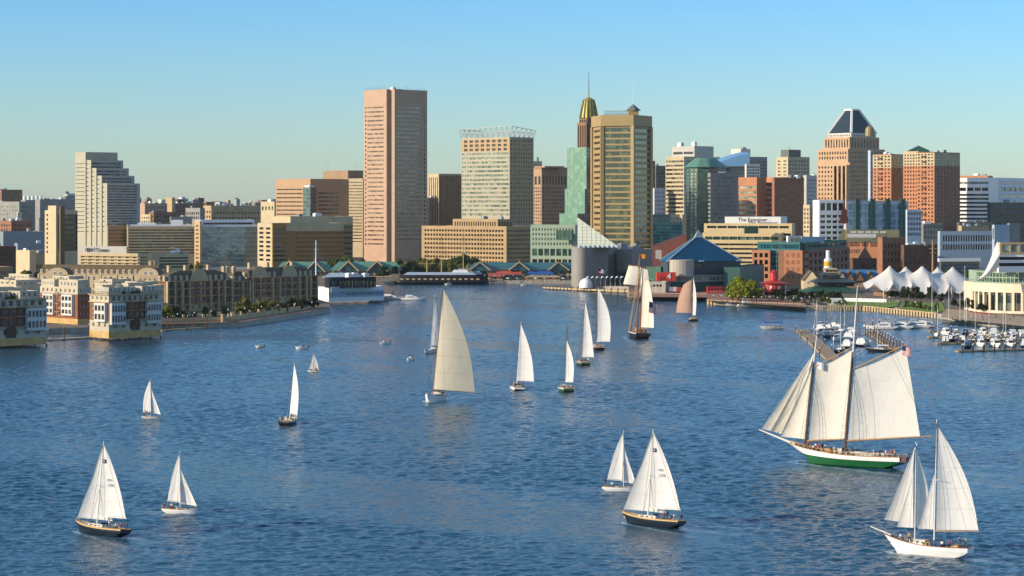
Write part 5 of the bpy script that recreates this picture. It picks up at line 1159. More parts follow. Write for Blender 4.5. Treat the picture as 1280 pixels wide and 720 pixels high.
tram('dark red kiosk on the quay under the blue pyramid',893.5,wd(372)+12)
# brick pier hotel
D=1450; b=Bld('hotel_building','red brick hotel with glass top storey and central glass bay','hotel',1003,D); b.cD=D
def zone(y0,y1,nz,nx,fz,fx,x0,x1,g='home+'): return Z(y0,y1,nz,nx,fz,fx,x0,x1,g)
f=[Vector(q) for q in b.foot(940,1003,1062,D,22)]
e0,e1,e2=f[0],f[1],f[2]
def sub(p,q,s,t,dep,yt,z0_,mats,zs,rest=(),roofm='roofing'):
    u=(q-p).normalized(); n=Vector((-u.y,u.x)); a_=p.lerp(q,s); c_=p.lerp(q,t)
    return b.poly([tuple(a_),tuple(c_),tuple(c_+n*dep),tuple(a_+n*dep)],z0_,zz(yt,D),{0:list(zs),1:list(rest)},mats,depth=.35,roofm=roofm)
sub(e0,e1,0,.36,16,313,1,['orange_brick'],[zone(315,350,4,3,.62,.62,.06,.94,'dark')])
sub(e0+Vector((0,3)),e1+Vector((0,3)),.36,.64,14,315,1,['teal_metal'],[Z(316,355,7,4,.8,.85,.01,.99,'teal')])
sub(e0,e1,.64,1,16,313,1,['orange_brick'],[zone(315,350,4,3,.62,.62,.06,.94,'dark')],[])
sub(e1+(e2-e1).normalized()*.1,e2,0,1,16,313,1,['red_brick'],[zone(315,352,4,10,.6,.5,.03,.97,'dark')])
sub(e0+Vector((1.5,4)),e1+Vector((-.5,4)),.08,.98,12,303,zz(314,D),['teal_metal'],[Z(305,312,1,14,.75,.9,.01,.99,'teal')],roofm='green_roof')
sub(e1+Vector((2,5)),e2,.02,.93,12,303,zz(314,D),['green_roof'],[Z(306,311,1,8,.6,.9,.01,.99,'dark')],roofm='green_roof')
b.box(983,985,1005,295,D+30,['bright_white'],a=60,yb=305); b.box(998,1002,1030,296,D+34,['powder_blue'],a=60,yb=305)
for x in (990,997): p=pt(x,D+22); part(b,'roof_fan',MB().tube((p.x,p.y,zz(300,D)),(p.x,p.y-2,zz(300,D)),1.6,1.6,14),'dark_grey')
b.fin()
# lighthouse like sign tower
p=pt(1035,1380); t=thing('lighthouse_sign','white bottle shaped tower with a yellow band in front of the brick hotel','sign tower',(p.x,p.y,2.2))
zb=zz(335,1380)-2.2; H_=zz(313,1380)-2.2
MB().box((0,0,zb/2),(5,5,zb)).build('base',M('grey_conc'),t)
MB().lathe([(2.6,zb),(2.4,zb+(H_-zb)*.5),(1.3,zb+(H_-zb)*.56),(1.3,H_-.6),(1,H_),(0,H_)],(0,0,0),16).build('tower',M('bright_white'),t,smooth=False)
MB().lathe([(2.62,zb+1.2),(2.52,zb+(H_-zb)*.38)],(0,0,0),16).build('yellow_band',M('gold_sign' if mat('gold_sign','#c9a12a',.6,.05,.4) else ''),t)
# layered restaurant with green roof
b=Bld('restaurant_building','low restaurant with stacked green hipped roofs on the pier','restaurant',1040,1330); b.cD=1330; D=1330
def hip(x0,x1,yb_,yt_,D,dep,ins,m,name='roof',o=0):
    A_=pt(x0,D); B_=pt(x1,D); z0=zz(yb_,D); z1=zz(yt_,D+dep/2); i=ins; mb=MB()
    lo=[(A_.x,D),(B_.x,D),(B_.x,D+dep),(A_.x,D+dep)]; hi=[(A_.x+i,D+dep/2-1),(B_.x-i,D+dep/2-1),(B_.x-i,D+dep/2+1),(A_.x+i,D+dep/2+1)]
    mb.add([(x,y,z0) for x,y in lo]+[(x,y,z1) for x,y in hi],[(k,(k+1)%4,4+(k+1)%4,4+k) for k in range(4)]+[(4,5,6,7),(3,2,1,0)]); return part(b,name,mb,m)
def wallb(x0,x1,y0_,y1_,D,dep,m,nx=10,g='dark',nz=1):
    A_=pt(x0,D); B_=pt(x1,D); b.poly([(A_.x,D),(B_.x,D),(B_.x,D+dep),(A_.x,D+dep)],max(1,zz(y1_,D)),zz(y0_,D),{0:[dict(z0=max(1.5,zz(y1_,D)+.3),z1=zz(y0_,D)-.3,nz=nz,nx=nx,fz=.8,fx=.85,x0=.01,x1=.99,g=g,mi=None)]},[m],roof=False,depth=.3)
wallb(1012,1072,364,374,1328,26,'dark_grey',12); hip(1006,1078,366,357,1322,34,9,'green_roof')
wallb(1022,1068,352,358,1334,16,'dark_slate',10); hip(1016,1072,353,347,1331,22,5,'dark_slate')
wallb(1028,1050,343,348,1338,8,'dark_slate',5); hip(1026,1052,344,340,1336,12,3,'dark_slate')
wallb(1032,1046,336,341,1340,5,'tan_trim',3); hip(1030,1048,337,335,1339,7,1,'tan_trim'); b.fin()
b=Bld('house','small cream gabled house left of the stacked roof restaurant','house',1013,1350)
D=1350; A_=pt(1005,D); B_=pt(1023,D); mb=MB(); z0=1.5; z1=zz(350,D); z2=zz(338.5,D); w_=B_.x-A_.x
mb.add([(A_.x,D,z0),(B_.x,D-3,z0),(B_.x,D-3,z1),((A_.x+B_.x)/2,D-1.5,z2),(A_.x,D,z1),(A_.x,D+14,z0),(B_.x,D+12,z0),(B_.x,D+12,z1),((A_.x+B_.x)/2,D+13,z2),(A_.x,D+14,z1)],[(0,1,2,3,4),(1,6,7,2),(5,0,4,9),(6,5,9,8,7)]); part(b,'wall',mb,'cream_stone')
mb=MB().quad((A_.x-.5,D-.5,z1-.4),((A_.x+B_.x)/2,D-2,z2+.15),((A_.x+B_.x)/2,D+13,z2+.15),(A_.x-.5,D+14,z1-.4)); mb.quad(((A_.x+B_.x)/2,D-2,z2+.15),(B_.x+.5,D-3.5,z1-.4),(B_.x+.5,D+12,z1-.4),((A_.x+B_.x)/2,D+13,z2+.15)); part(b,'roof',mb,'slate')
for dx,zy in ((-2,353),(2,353),(-2,360),(2,360)): e=((A_.x+B_.x)/2+dx); b.panes.append(((e,D-1.5-dx*.33-.08,zz(zy,D)),-.33,1.3,2.0,'home+'))
b.fin()
b=Bld('restaurant_building','brick restaurant with a long blue roof right of the stacked roof restaurant','restaurant',1072,1420); D=1420; b.cD=D
A_=pt(1048,D); B_=pt(1100,D); b.poly([(A_.x,D),(B_.x,D-6),(B_.x,D+16),(A_.x,D+22)],1,zz(350,D),{0:[dict(z0=3,z1=zz(351,D),nz=2,nx=10,fz=.6,fx=.5,x0=.02,x1=.98,g='home+',mi=None)]},['brown_brick'],roof=False)
mb=MB(); z0=zz(350,D)-.3; z1=zz(337,D+8); mb.quad((A_.x-1,D-1,z0),(B_.x+1,D-7,z0),(B_.x-2,D+5,z1),(A_.x+2,D+11,z1)); mb.quad((B_.x+1,D+17,z0),(A_.x-1,D+23,z0),(A_.x+2,D+11,z1),(B_.x-2,D+5,z1)); part(b,'roof',mb,'blue_roof')
for gx in (1052,1062,1074,1088):
    g=pt(gx,D-4); mb=MB(); h=z1-.5; 
    mb.quad((g.x-3.4,g.y-1,z0),(g.x,g.y-1,h),(g.x,g.y+14,h),(g.x-3.4,g.y+14,z0)); mb.quad((g.x,g.y-1,h),(g.x+3.4,g.y-1,z0),(g.x+3.4,g.y+14,z0),(g.x,g.y+14,h)); part(b,'gable_roof',mb,'slate')
    part(b,'gable',MB().add([(g.x-3,g.y-.5,z0),(g.x+3,g.y-.5,z0),(g.x,g.y-.5,h-.4)],[(0,1,2)]),'cream_stone' if gx==1052 else 'brown_brick')
b.fin()
# brick power plant with olive roofs
b=Bld('power_plant','old red brick power station with olive ridged roofs and a marked frieze','power station',1100,1650); D=1650; b.cD=D
A1=R(30); 
def gab_hall(x0,x1,ye,yr,D,dep,wallm,roofm,zs,name='roof'):
    A_=pt(x0,D); B_=pt(x1,D-8); ze=zz(ye,D); zr_=zz(yr,D+dep/2)
    b.poly([(A_.x,D),(B_.x,D-8),(B_.x+dep*.25,D-8+dep),(A_.x+dep*.25,D+dep)],1,ze,{0:zs},[wallm],roof=False,depth=.4)
    m0=(A_.x+dep*.125,D+dep/2); m1=(B_.x+dep*.125,D-8+dep/2); mb=MB()
    mb.quad((A_.x-.6,D-1,ze-.3),(B_.x+.6,D-9,ze-.3),(m1[0],m1[1],zr_),(m0[0],m0[1],zr_)); mb.quad((B_.x+dep*.25,D-8+dep,ze-.3),(A_.x+dep*.25,D+dep,ze-.3),(m0[0],m0[1],zr_),(m1[0],m1[1],zr_)); part(b,name,mb,roofm)
    mb=MB().add([(B_.x+.02,D-8,ze-.3),(B_.x+dep*.25,D-8+dep,ze-.3),(m1[0],m1[1],zr_-.1)],[(0,1,2)]); mb.add([(A_.x,D,ze-.3),(A_.x+dep*.25,D+dep,ze-.3),(m0[0],m0[1],zr_-.1)],[(0,2,1)]); part(b,'gable',mb,wallm)
    for k in range(5):
        t_=.2+.13*k; p=Vector((A_.x,D-1)).lerp(Vector((B_.x,D-9)),t_); q=Vector(m0).lerp(Vector(m1),t_); s0=Vector((p.x,p.y,ze-.3)).lerp(Vector((q.x,q.y,zr_)),.45); s1=Vector((p.x,p.y,ze-.3)).lerp(Vector((q.x,q.y,zr_)),.85); w_=Vector((2.2,-.3,0)); up=Vector((0,-.1,.25)); part(b,'skylight',MB().quad(s0-w_+up,s0+w_+up,s1+w_+up,s1-w_+up),'pale_grey')
gab_hall(1050,1122,302,287,1690,34,'red_brick','olive_roof',[])
gab_hall(1048,1106,302,291,1650,30,'orange_brick','olive_roof',[Z(311,317,1,14,.8,.6,x0=.05,x1=.55,g='pale')])
mb=MB(); A_=pt(1048,1650); B_=pt(1106,1642)
for k in range(26):
    q=A_.lerp(B_,.05+.9*k/25)
    if k not in (12,17): mb.box((q.x,q.y-.12,zz(306,1645)),(.55,.3,3.0-.5*(k%3)),0,R(-10))
part(b,'frieze_marks',mb,'dark_brick')
b.box(1097,1103,1132,297,1625,['red_brick','dark_brick'],a=66,Rt=[Z(303,330,3,6,.55,.35,g='home')])
b.box(1126,1130,1172,306,1612,['dark_brick'],a=72,Rt=[Z(311,332,3,12,.5,.4,g='home')]); rooftop(b,3,8)
b.box(1058,1066,1096,323,1600,['dark_brick'],a=66,Rt=[Z(328,345,2,6,.5,.35,g='home')])
q=[Vector(x[:2]) for x in b.pts]; m=(q[1]+q[2])/2; u=(q[2]-q[1]).normalized(); z=b.ztop; hw=(q[2]-q[1]).length/2
mb=MB().add([(m.x-u.x*hw*.6,m.y-u.y*hw*.6,z),(m.x+u.x*hw*.6,m.y+u.y*hw*.6,z),(m.x+u.x*hw*.25,m.y+u.y*hw*.25,z+5),(m.x,m.y,z+8),(m.x-u.x*hw*.25,m.y-u.y*hw*.25,z+5)],[(0,1,2,3,4)]); off=Vector((-u.y,u.x,0))*1.5
n_=len(mb.v); mb.add([Vector(v)+off for v in mb.v],[(4,3,2,1,0)]); mb.f+= [(0,1,6,5),(1,2,7,6),(2,3,8,7),(3,4,9,8),(4,0,5,9)]; mb.m+=[0]*5
part(b,'stepped_gable',mb,'red_brick'); b.fin()
# guitar sign on mast: red paddle on the chimney
b=Bld('chimney_sign','tall brown smokestack frame carrying a red guitar shaped sign','sign',1056,1640)
p=pt(1056.5,1640); mb=MB().box((p.x,p.y,12),(4,4,20)); part(b,'base',mb,'brown_stone'); part(b,'pole',MB().tube((p.x+1,p.y,20),(p.x+1,p.y,zz(243,1640)),.55,.4,6),'brown_stone')
zc=zz(267,1640); prof=[]
mb=MB(); pr=[(0,-7.5),(2.6,-6.6),(3.2,-4.2),(2.0,-1.6),(2.3,.6),(1.7,2.6),(.7,3.6),(.5,11),(.9,13),(-.9,13),(-.5,11),(-.7,3.6),(-1.7,2.6),(-2.3,.6),(-2.0,-1.6),(-3.2,-4.2),(-2.6,-6.6)]
vs=[(p.x-1+x,p.y-2.6,zc+z) for x,z in pr]+[(p.x-1+x,p.y-1.8,zc+z) for x,z in pr]; k=len(pr); mb.add(vs,[tuple(range(k))[::-1],tuple(range(k,2*k))]+[(i,(i+1)%k,k+(i+1)%k,k+i) for i in range(k)]); part(b,'guitar_panel',mb,'dark_red')
# round lighthouse, red
p=wp(972,374,2.2); p.y+=18
t=thing('screwpile_lighthouse','squat red screwpile lighthouse with a wide roof behind the yellow trees','lighthouse',(p.x,p.y,2.2)); s=p.y/F
for k in range(8): a_=R(45*k); MB().tube((5.5*math.cos(a_),5.5*math.sin(a_),0),(5*math.cos(a_),5*math.sin(a_),3.4),.25,n=6).build('leg',M('dark_red'),t)
MB().lathe([(0,3.2),(8.2,3.2),(8.2,3.6),(7.0,3.6),(7.0,8.4)],(0,0,0),20).build('wall',M('red_paint'),t)
MB().lathe([(8.6,8.3),(2.4,9.9),(2.4,10.7)],(0,0,0),20).build('roof',M('red_paint'),t); MB().lathe([(2.2,10.6),(2.2,14),(2.6,14.1),(0,16)],(0,0,0),10).build('lantern',M('red_paint'),t)
for a_ in (-70,-110,-150,-30): a2=R(a_); o=MB().box((0,0,0),(1.2,.12,1.8)).build('window',M('white_paint'),t); o.location=(7.05*math.cos(a2),7.05*math.sin(a2),6); o.rotation_euler=(0,0,a2+R(90))
mb=MB()
for k in range(24): a_=R(15*k); mb.box((8*math.cos(a_),8*math.sin(a_),4.1),(.1,.1,1))
mb.build('gallery_rail',M('white_paint'),t)
# white tent pavilion ---------------------------------------------------
mat('tent_white','#e4e2dc',.75,.03,.2,transl=.25)
Dt=wd(379)+12
t=thing('concert_tent','large white peaked fabric tent roof with five masts','tent',(*pt(1155,Dt+10),2.2)); ox,oy=pt(1155,Dt+10)
peaks=[(1112,335.5,-2),(1132,335.5,6),(1153,335.5,-2),(1172,335.5,8),(1191,335.5,4)]
PK=[(pt(x,Dt+10+dy).x-ox,dy,zz(y,Dt+10)-2.2) for x,y,dy in peaks]
lowpts=[]
import itertools
xmin=pt(1082,Dt).x-ox; xmax=pt(1222,Dt).x-ox
def tent_h(x,y):
    h=6.2+.0*x
    # cone sum with sharp peaks
    best=0
    for (px_,py_,pz_) in PK:
        r=math.hypot((x-px_),(y-py_)*.9); best=max(best,(pz_-6)*max(0,math.exp(-(r/8.2)**.92)))
    base=5.0+3.6*max(0,1-abs(y)/20)-2.4*(abs(x-(xmin+xmax)/2)/((xmax-xmin)/2))**4
    return base+best-1.3*math.sin(abs(math.sin((x-PK[0][0])*math.pi/ (PK[1][0]-PK[0][0])))*1.57)*(1 if y<0 else .3)*(abs(y)/20)**2*3.4
nx_,ny_=84,28; vs=[];fs=[]
for j in range(ny_+1):
    for i in range(nx_+1):
        v=-1+2*j/ny_; x=xmin+(xmax-xmin)*i/nx_
        yy=v*(15+5*abs(math.sin((x-PK[0][0])*math.pi/(PK[1][0]-PK[0][0])))*1.0); edge=abs(2*i/nx_-1)**3
        yy*=1-.55*edge; vs.append((x,yy,tent_h(x,yy)))
for j in range(ny_):
    for i in range(nx_): a_=j*(nx_+1)+i; fs.append((a_,a_+1,a_+nx_+2,a_+nx_+1))
MB().add(vs,fs).build('canopy',M('tent_white'),t,smooth=True)
for (px_,py_,pz_) in PK: MB().tube((px_,py_,0),(px_,py_,pz_+.8),.35,.25,8).build('mast',M('white_paint'),t)
for x in (1105,1136,1163,1190,1210):
    q=pt(x,Dt-8); MB().tube((q.x-ox,-17,0),(q.x-ox,-16,6.5),.18,n=6).build('side_post',M('white_paint'),t)
b=Bld('stage_building','brown stage block under the white tent','stage',1125,Dt+14); b.box(1092,1108,1212,366,Dt+22,['brown_brick'],a=75,Rt=[Z(369,378,1,8,.8,.5,g='dark')]); b.fin('opening')
# seating under tent
# round power pavilion at right edge with glass and sail roof
Dr=wd(400)+6; b=Bld('round_building','cream round fronted building with tall windows and a green glass storey, right edge','building',1262,Dr); b.cD=Dr
c0=pt(1292,Dr+36); rad=c0.x-pt(1229,Dr+10).x; pts=[]
for k in range(13): a_=R(180+100*k/12); pts.append((c0.x+rad*math.cos(a_),c0.y+rad*math.sin(a_)))
pts+=[(c0.x+20,c0.y-rad),(c0.x+20,c0.y+20),(pts[0][0],c0.y+20)]
zm=zz(356,Dr); faces={k:[dict(z0=3.4,z1=zz(367,Dr),nz=1,nx=1,fz=1,fx=.72,x0=0,x1=1,g='office',mi=None)] for k in range(0,13)}
mat('warm_cream','#dccdb0',.8,.05,.2)
b.poly(pts,1.5,zm,faces,['warm_cream'],depth=.8)
ins=[((x-c0.x)*.93+c0.x,(y-c0.y)*.93+c0.y) for x,y in pts]
b.poly(ins,zm-.5,zz(341,Dr),{k:[dict(z0=zm+.4,z1=zz(342,Dr),nz=2,nx=2,fz=.8,fx=.8,x0=0,x1=1,g='green',mi=None)] for k in range(13)},['sage_stone'],depth=.2)
b.box(1247,1250,1310,303,Dr+10,['tan_trim','green_roof'],a=80,Rt=[Z(305,316,1,5,.9,.85,g='pale')],z0=zz(341,Dr),roofm='green_roof')
b.box(1246,1249,1310,318.5,Dr+4,['bright_white'],a=80,z0=zz(321.5,Dr),roof=True); b.box(1246.5,1250,1310,321.5,Dr+5,['sign_black'],a=80,z0=zz(325,Dr),roof=False); b.box(1246,1249,1310,325,Dr+4,['bright_white'],a=80,z0=zz(329,Dr)); b.box(1246.5,1250,1310,329,Dr+5,['sign_black'],a=80,z0=zz(333,Dr),roof=False); b.box(1246,1249,1310,333,Dr+4,['bright_white'],a=80,z0=zz(341,Dr))
mb=MB(); n_=14; T=Vector((pt(1250,Dr).x,Dr+6,zz(302,Dr))); Lo=Vector((pt(1208,Dr).x,Dr-4,zz(349,Dr))); T2=Vector((pt(1250,Dr).x,Dr+4,zz(335,Dr)))
rows=[]
for i in range(n_+1):
    s=i/n_; up=Lo.lerp(T,s)+Vector((0,0,-7.5*math.sin(math.pi*s)**1.2*.9)); dn=Lo.lerp(T2,s)+Vector((0,0,-2.2*math.sin(math.pi*s))); rows.append([up.lerp(dn,j/4)+Vector((0,-.5*math.sin(math.pi*j/4)*8*s,0)) for j in range(5)])
for A_,B_ in zip(rows,rows[1:]):
    for j in range(4): mb.quad(A_[j+1],B_[j+1],B_[j],A_[j])
part(b,'sail_canopy',mb,'tent_white'); b.fin()
# grass bank, pier strip, small hut, low wall
def strip(name,px_pts,z,m):
    vs=[tuple(wp(x,y,z)) for x,y in px_pts]; mb=MB().add(vs,[tuple(range(len(vs)))]); return struct(name,mb,M(m))
strip('lawn',[(1050,382.2),(1082,382.4),(1106,385),(1122,382.5),(1126,376),(1062,374),(1046,377)],2.45,'grass')
strip('lawn',[(1122,386.5),(1168,391),(1182,388),(1178,379),(1130,377)],2.45,'grass')
strip('paving',[(786,370.8),(884,371.8),(884,376),(1008,384.2),(1008,375),(890,366),(786,362)],2.3,'brick_walk')
strip('paving',[(1176,397),(1320,412),(1320,400),(1180,386)],2.3,'paving')
def quayblocks(lab,p0,p1,n,m='tan_trim'):
    a_=wp(*p0); c_=wp(*p1); mb=MB(); d=c_-a_; ang=math.atan2(d.y,d.x); nn=Vector((d.y,-d.x,0)).normalized()
    for k in range(n):
        q=a_.lerp(c_,(k+.5)/n)+nn*.35; mb.box((q.x,q.y,.95),(d.length/n*.55,.7,2.6),0,ang)
    q=(a_+c_)/2+nn*.3; mb.box((q.x,q.y,2.35),(d.length,.9,.4),0,ang); tag(mb.build('quay_wall',M(m)),lab,'quay wall')
quayblocks('pale stone quay edge with buttresses below the grass bank',(1006,388),(1080,388.2),22)
quayblocks('pale stone quay edge running toward the marina',(1080,388.2),(1172,397.6),26)
quayblocks('stone quay edge under the yellow trees',(884,380.2),(1006,386),30)
quayblocks('stone quay edge in front of the concrete pier block',(784,371.2),(884,372.4),30)
quayblocks('stone quay edge along the far shore under the teal pavilion',(600,354.9),(716,355),36,'quay')
tag(MB().box((*pt(1044,wd(386)+6),3.7),(6,4.5,3.2),0,.1).build('utility_hut',M('bright_white')),'small white utility hut on the stone pier end','hut')
mb=MB(); a_=wp(1056,377,2.2); c_=wp(1108,378.5,2.2); d=c_-a_; mb.box(((a_.x+c_.x)/2,(a_.y+c_.y)/2,3.2),(d.length,.4,2.0),0,math.atan2(d.y,d.x)); tag(mb.build('white_wall',M('bright_white')),'low white wall along the top of the grass bank','wall')
# ---------------------------------------------------------------- people
for n_,c_ in (('skin','#c08a68'),('shirt_white','#d5d5d0'),('shirt_blue','#2c4a78'),('shirt_red','#a83a30'),('shirt_dark','#23262c'),('shirt_tan','#a8946c'),('pants_dark','#22252e'),('pants_khaki','#8f8264'),('hair','#2e241c')): mat(n_,c_,.85,.08,2)
PROTO={}
def person_mesh(pose,shirt,pants):
    key=(pose,shirt,pants)
    if key in PROTO: return PROTO[key]
    if pose=='stand':
        J={'pel':(0,0,.95),'ch':(0,0,1.32),'nk':(0,0,1.48),'hd':(.02,0,1.58),'ht':(.02,0,1.76),'hl':(0,.1,.9),'kl':(.03,.11,.5),'al':(0,.12,.08),'tl':(.17,.13,.04),'hr':(0,-.1,.9),'kr':(.05,-.11,.5),'ar':(-.02,-.12,.08),'tr':(.15,-.13,.04),'sl':(0,.19,1.4),'el':(.03,.27,1.12),'wl':(.14,.24,.88),'fl':(.2,.23,.8),'sr':(0,-.19,1.4),'er':(.08,-.27,1.14),'wr':(.3,-.22,1.05),'fr':(.39,-.2,1.04)}
    elif pose=='sit':
        J={'pel':(0,0,.12),'ch':(-.03,0,.48),'nk':(-.02,0,.64),'hd':(.02,0,.74),'ht':(.02,0,.92),'hl':(.05,.1,.12),'kl':(.45,.12,.16),'al':(.5,.13,-.24),'tl':(.66,.14,-.28),'hr':(.05,-.1,.12),'kr':(.44,-.13,.15),'ar':(.46,-.14,-.24),'tr':(.62,-.15,-.28),'sl':(-.02,.19,.57),'el':(.05,.27,.32),'wl':(.27,.2,.24),'fl':(.36,.18,.22),'sr':(-.02,-.19,.57),'er':(.06,-.27,.33),'wr':(.28,-.2,.26),'fr':(.37,-.18,.24)}
    Rr={'pel':.15,'ch':.17,'nk':.06,'hd':.1,'ht':.085,'hl':.1,'kl':.065,'al':.045,'tl':.04,'hr':.1,'kr':.065,'ar':.045,'tr':.04,'sl':.07,'el':.05,'wl':.035,'fl':.035,'sr':.07,'er':.05,'wr':.035,'fr':.035}
    E=[('pel','ch'),('ch','nk'),('nk','hd'),('hd','ht'),('pel','hl'),('hl','kl'),('kl','al'),('al','tl'),('pel','hr'),('hr','kr'),('kr','ar'),('ar','tr'),('ch','sl'),('sl','el'),('el','wl'),('wl','fl'),('ch','sr'),('sr','er'),('er','wr'),('wr','fr')]
    ks=list(J); me=bpy.data.meshes.new('p'); me.from_pydata([J[k] for k in ks],[(ks.index(a),ks.index(b)) for a,b in E],[])
    o=bpy.data.objects.new('p',me); COL.objects.link(o); s=o.modifiers.new('s','SKIN')
    for i,k in enumerate(ks): me.skin_vertices[0].data[i].radius=(Rr[k],Rr[k]*(1.25 if k in('ch','pel') else 1)); 
    me.skin_vertices[0].data[0].use_root=True; d=o.modifiers.new('u','SUBSURF'); d.levels=1; d.render_levels=1
    bpy.context.view_layer.update(); m2=bpy.data.meshes.new_from_object(o.evaluated_get(bpy.context.evaluated_depsgraph_get())); bpy.data.objects.remove(o)
    m2.name='person'
    m2.materials.clear()
    for k in ('skin',shirt,pants,'hair'): m2.materials.append(M(k))
    zt=J['nk'][2]; zp=J['pel'][2]
    for f in m2.polygons:
        c=f.center; f.use_smooth=True
        if c.z>zt+.2 or (c.z>zt+.08 and c.x<-.02): f.material_index=3
        elif c.z>zt-.02: f.material_index=0
        elif (Vector(J['wl'])-c).length<.14 or (Vector(J['wr'])-c).length<.14 or (Vector(J['fl'])-c).length<.1 or (Vector(J['fr'])-c).length<.1: f.material_index=0
        elif pose=='stand': f.material_index=1 if c.z>zp-.02 or abs(c.y)>.2 else 2
        else: f.material_index=1 if (c.z>.2 and c.x<.22) or abs(c.y)>.21 else 2
    PROTO[key]=m2; return m2
SH=['shirt_white','shirt_blue','shirt_red','shirt_dark','shirt_tan']; CW={'shirt_white':'white shirt','shirt_blue':'blue shirt','shirt_red':'red shirt','shirt_dark':'dark jacket','shirt_tan':'tan shirt'}
pcount=0
def person(root,lx,ly,lz,rz,pose,shirt,where,pants='pants_dark'):
    """stands or sits on a boat: its own thing, placed through the boat's pose"""
    o=bpy.data.objects.new('person',person_mesh(pose,shirt,pants)); COL.objects.link(o)
    m=Matrix.Translation(root.location)@root.rotation_euler.to_matrix().to_4x4(); p=m@Vector((lx,ly,lz))
    o.location=p; o.rotation_euler=(root.rotation_euler[0]*.4,0,root.rotation_euler[2]+rz)
    tag(o,f'person in {CW[shirt]} {"sitting" if pose=="sit" else "standing"} {where}','person','people aboard the boats')
    return o
def meas(root,px,py,y=0.0):
    """size and place of a spar end read off the photograph, turned into the boat's own metres"""
    Rm=Matrix.Rotation(root.rotation_euler[2],3,'Z')@Matrix.Rotation(root.rotation_euler[0],3,'X'); ex=Rm@Vector((1,0,0)); ez=Rm@Vector((0,0,1)); o=root.location+Rm@Vector((0,y,0))
    a=(px-640)/F; b=(py-HY)/F
    A11=ex.x-a*ex.y; A12=ez.x-a*ez.y; r1=a*o.y-o.x; A21=ex.z+b*ex.y; A22=ez.z+b*ez.y; r2=CH-o.z-b*o.y
    d=A11*A22-A12*A21; return Vector(((r1*A22-A12*r2)/d,y,(A11*r2-r1*A21)/d))
# ---------------------------------------------------------------- sail cloth
def sailmat(name,col,transl=.32,seams=9,vert=False):
    m=mat(name,col,.85,.035,.3,transl=transl); n=m.node_tree; L=n.links
    uv=n.nodes.new('ShaderNodeUVMap'); s=n.nodes.new('ShaderNodeSeparateXYZ'); L.new(uv.outputs[0],s.inputs[0])
    mu=n.nodes.new('ShaderNodeMath'); mu.operation='MULTIPLY'; mu.inputs[1].default_value=seams; L.new(s.outputs[0 if vert else 1],mu.inputs[0])
    fr=n.nodes.new('ShaderNodeMath'); fr.operation='FRACT'; L.new(mu.outputs[0],fr.inputs[0])
    lt=n.nodes.new('ShaderNodeMath'); lt.operation='LESS_THAN'; lt.inputs[1].default_value=.05; L.new(fr.outputs[0],lt.inputs[0])
    mp=n.nodes.new('ShaderNodeMapRange'); mp.inputs[3].default_value=1; mp.inputs[4].default_value=.88; L.new(lt.outputs[0],mp.inputs[0])
    b=n.nodes['Principled BSDF']; src=b.inputs['Base Color'].links[0].from_socket
    v=n.nodes.new('ShaderNodeVectorMath'); v.operation='SCALE'; L.new(src,v.inputs[0]); L.new(mp.outputs[0],v.inputs[3])
    L.new(v.outputs[0],b.inputs['Base Color'])
    for nd in n.nodes:
        if nd.type=='BSDF_TRANSLUCENT': L.new(v.outputs[0],nd.inputs[0])
    # soft creases
    bb=n.nodes.new('ShaderNodeBump'); bb.inputs['Strength'].default_value=.35; bb.inputs['Distance'].default_value=.35
    nn=n.nodes.new('ShaderNodeTexNoise'); nn.inputs['Scale'].default_value=.35; nn.inputs['Distortion'].default_value=.8; g=n.nodes.new('ShaderNodeNewGeometry'); L.new(g.outputs['Position'],nn.inputs['Vector']); L.new(nn.outputs[0],bb.inputs['Height']); L.new(bb.outputs[0],b.inputs['Normal'])
    return m
sailmat('sail_white','#e3e1db',.24,5); sailmat('sail_grey','#e2dfd6',.24,8,True); sailmat('sail_canvas','#e6dfcf',.18,12,True); sailmat('sail_cream','#f0e6d0',.24,10,True); sailmat('sail_pink','#d8ab90',.22,5); sailmat('sail_tan','#d6cbb0',.30,6)
sailmat('sail_shaded','#dcd9cf',.18,14,True)  # mainsail's cool shade put into a greyer cloth colour
def sail(root,name,tack,clew,head,peak=None,belly=.08,side=-1,m='sail_white',roach=.04,org=None,foot=0.0):
    T,C,Hd=Vector(tack),Vector(clew),Vector(head); Pk=Vector(peak) if peak else Hd
    nu,nv=12,18; vs=[];uv=[]; mb=MB(); nrm=(C-T).cross(Hd-T).normalized()
    if nrm.y*side<0: nrm=-nrm
    ch=(C-T).length; lee=(C-Pk).length
    for j in range(nv+1):
        v=j/nv; A=T.lerp(Hd,v); B_=C.lerp(Pk,v); out=(C-T).normalized()*(roach*lee*math.sin(math.pi*v)); B_=B_+out
        w_=(B_-A).length
        for i in range(nu+1):
            u=i/nu; P_=A.lerp(B_,u)+nrm*(belly*max(w_,ch*.12)*math.sin(math.pi*min(1,u**.75))*(.55+.45*math.sin(math.pi*min(1,v+.15)))) + nrm*(w_*.02*v*u*3)
            if j==0: P_=P_-Vector((0,0,foot*math.sin(math.pi*u)))
            vs.append(P_); uv.append((u,v))
    fs=[(j*(nu+1)+i,j*(nu+1)+i+1,(j+1)*(nu+1)+i+1,(j+1)*(nu+1)+i) for j in range(nv) for i in range(nu)]
    mb.add(vs,fs); mb.uv=uv; o=mb.build(name,M(m),root,smooth=True)
    return o,lambda u,v:(T.lerp(Hd,v).lerp(C.lerp(Pk,v),u),nrm)
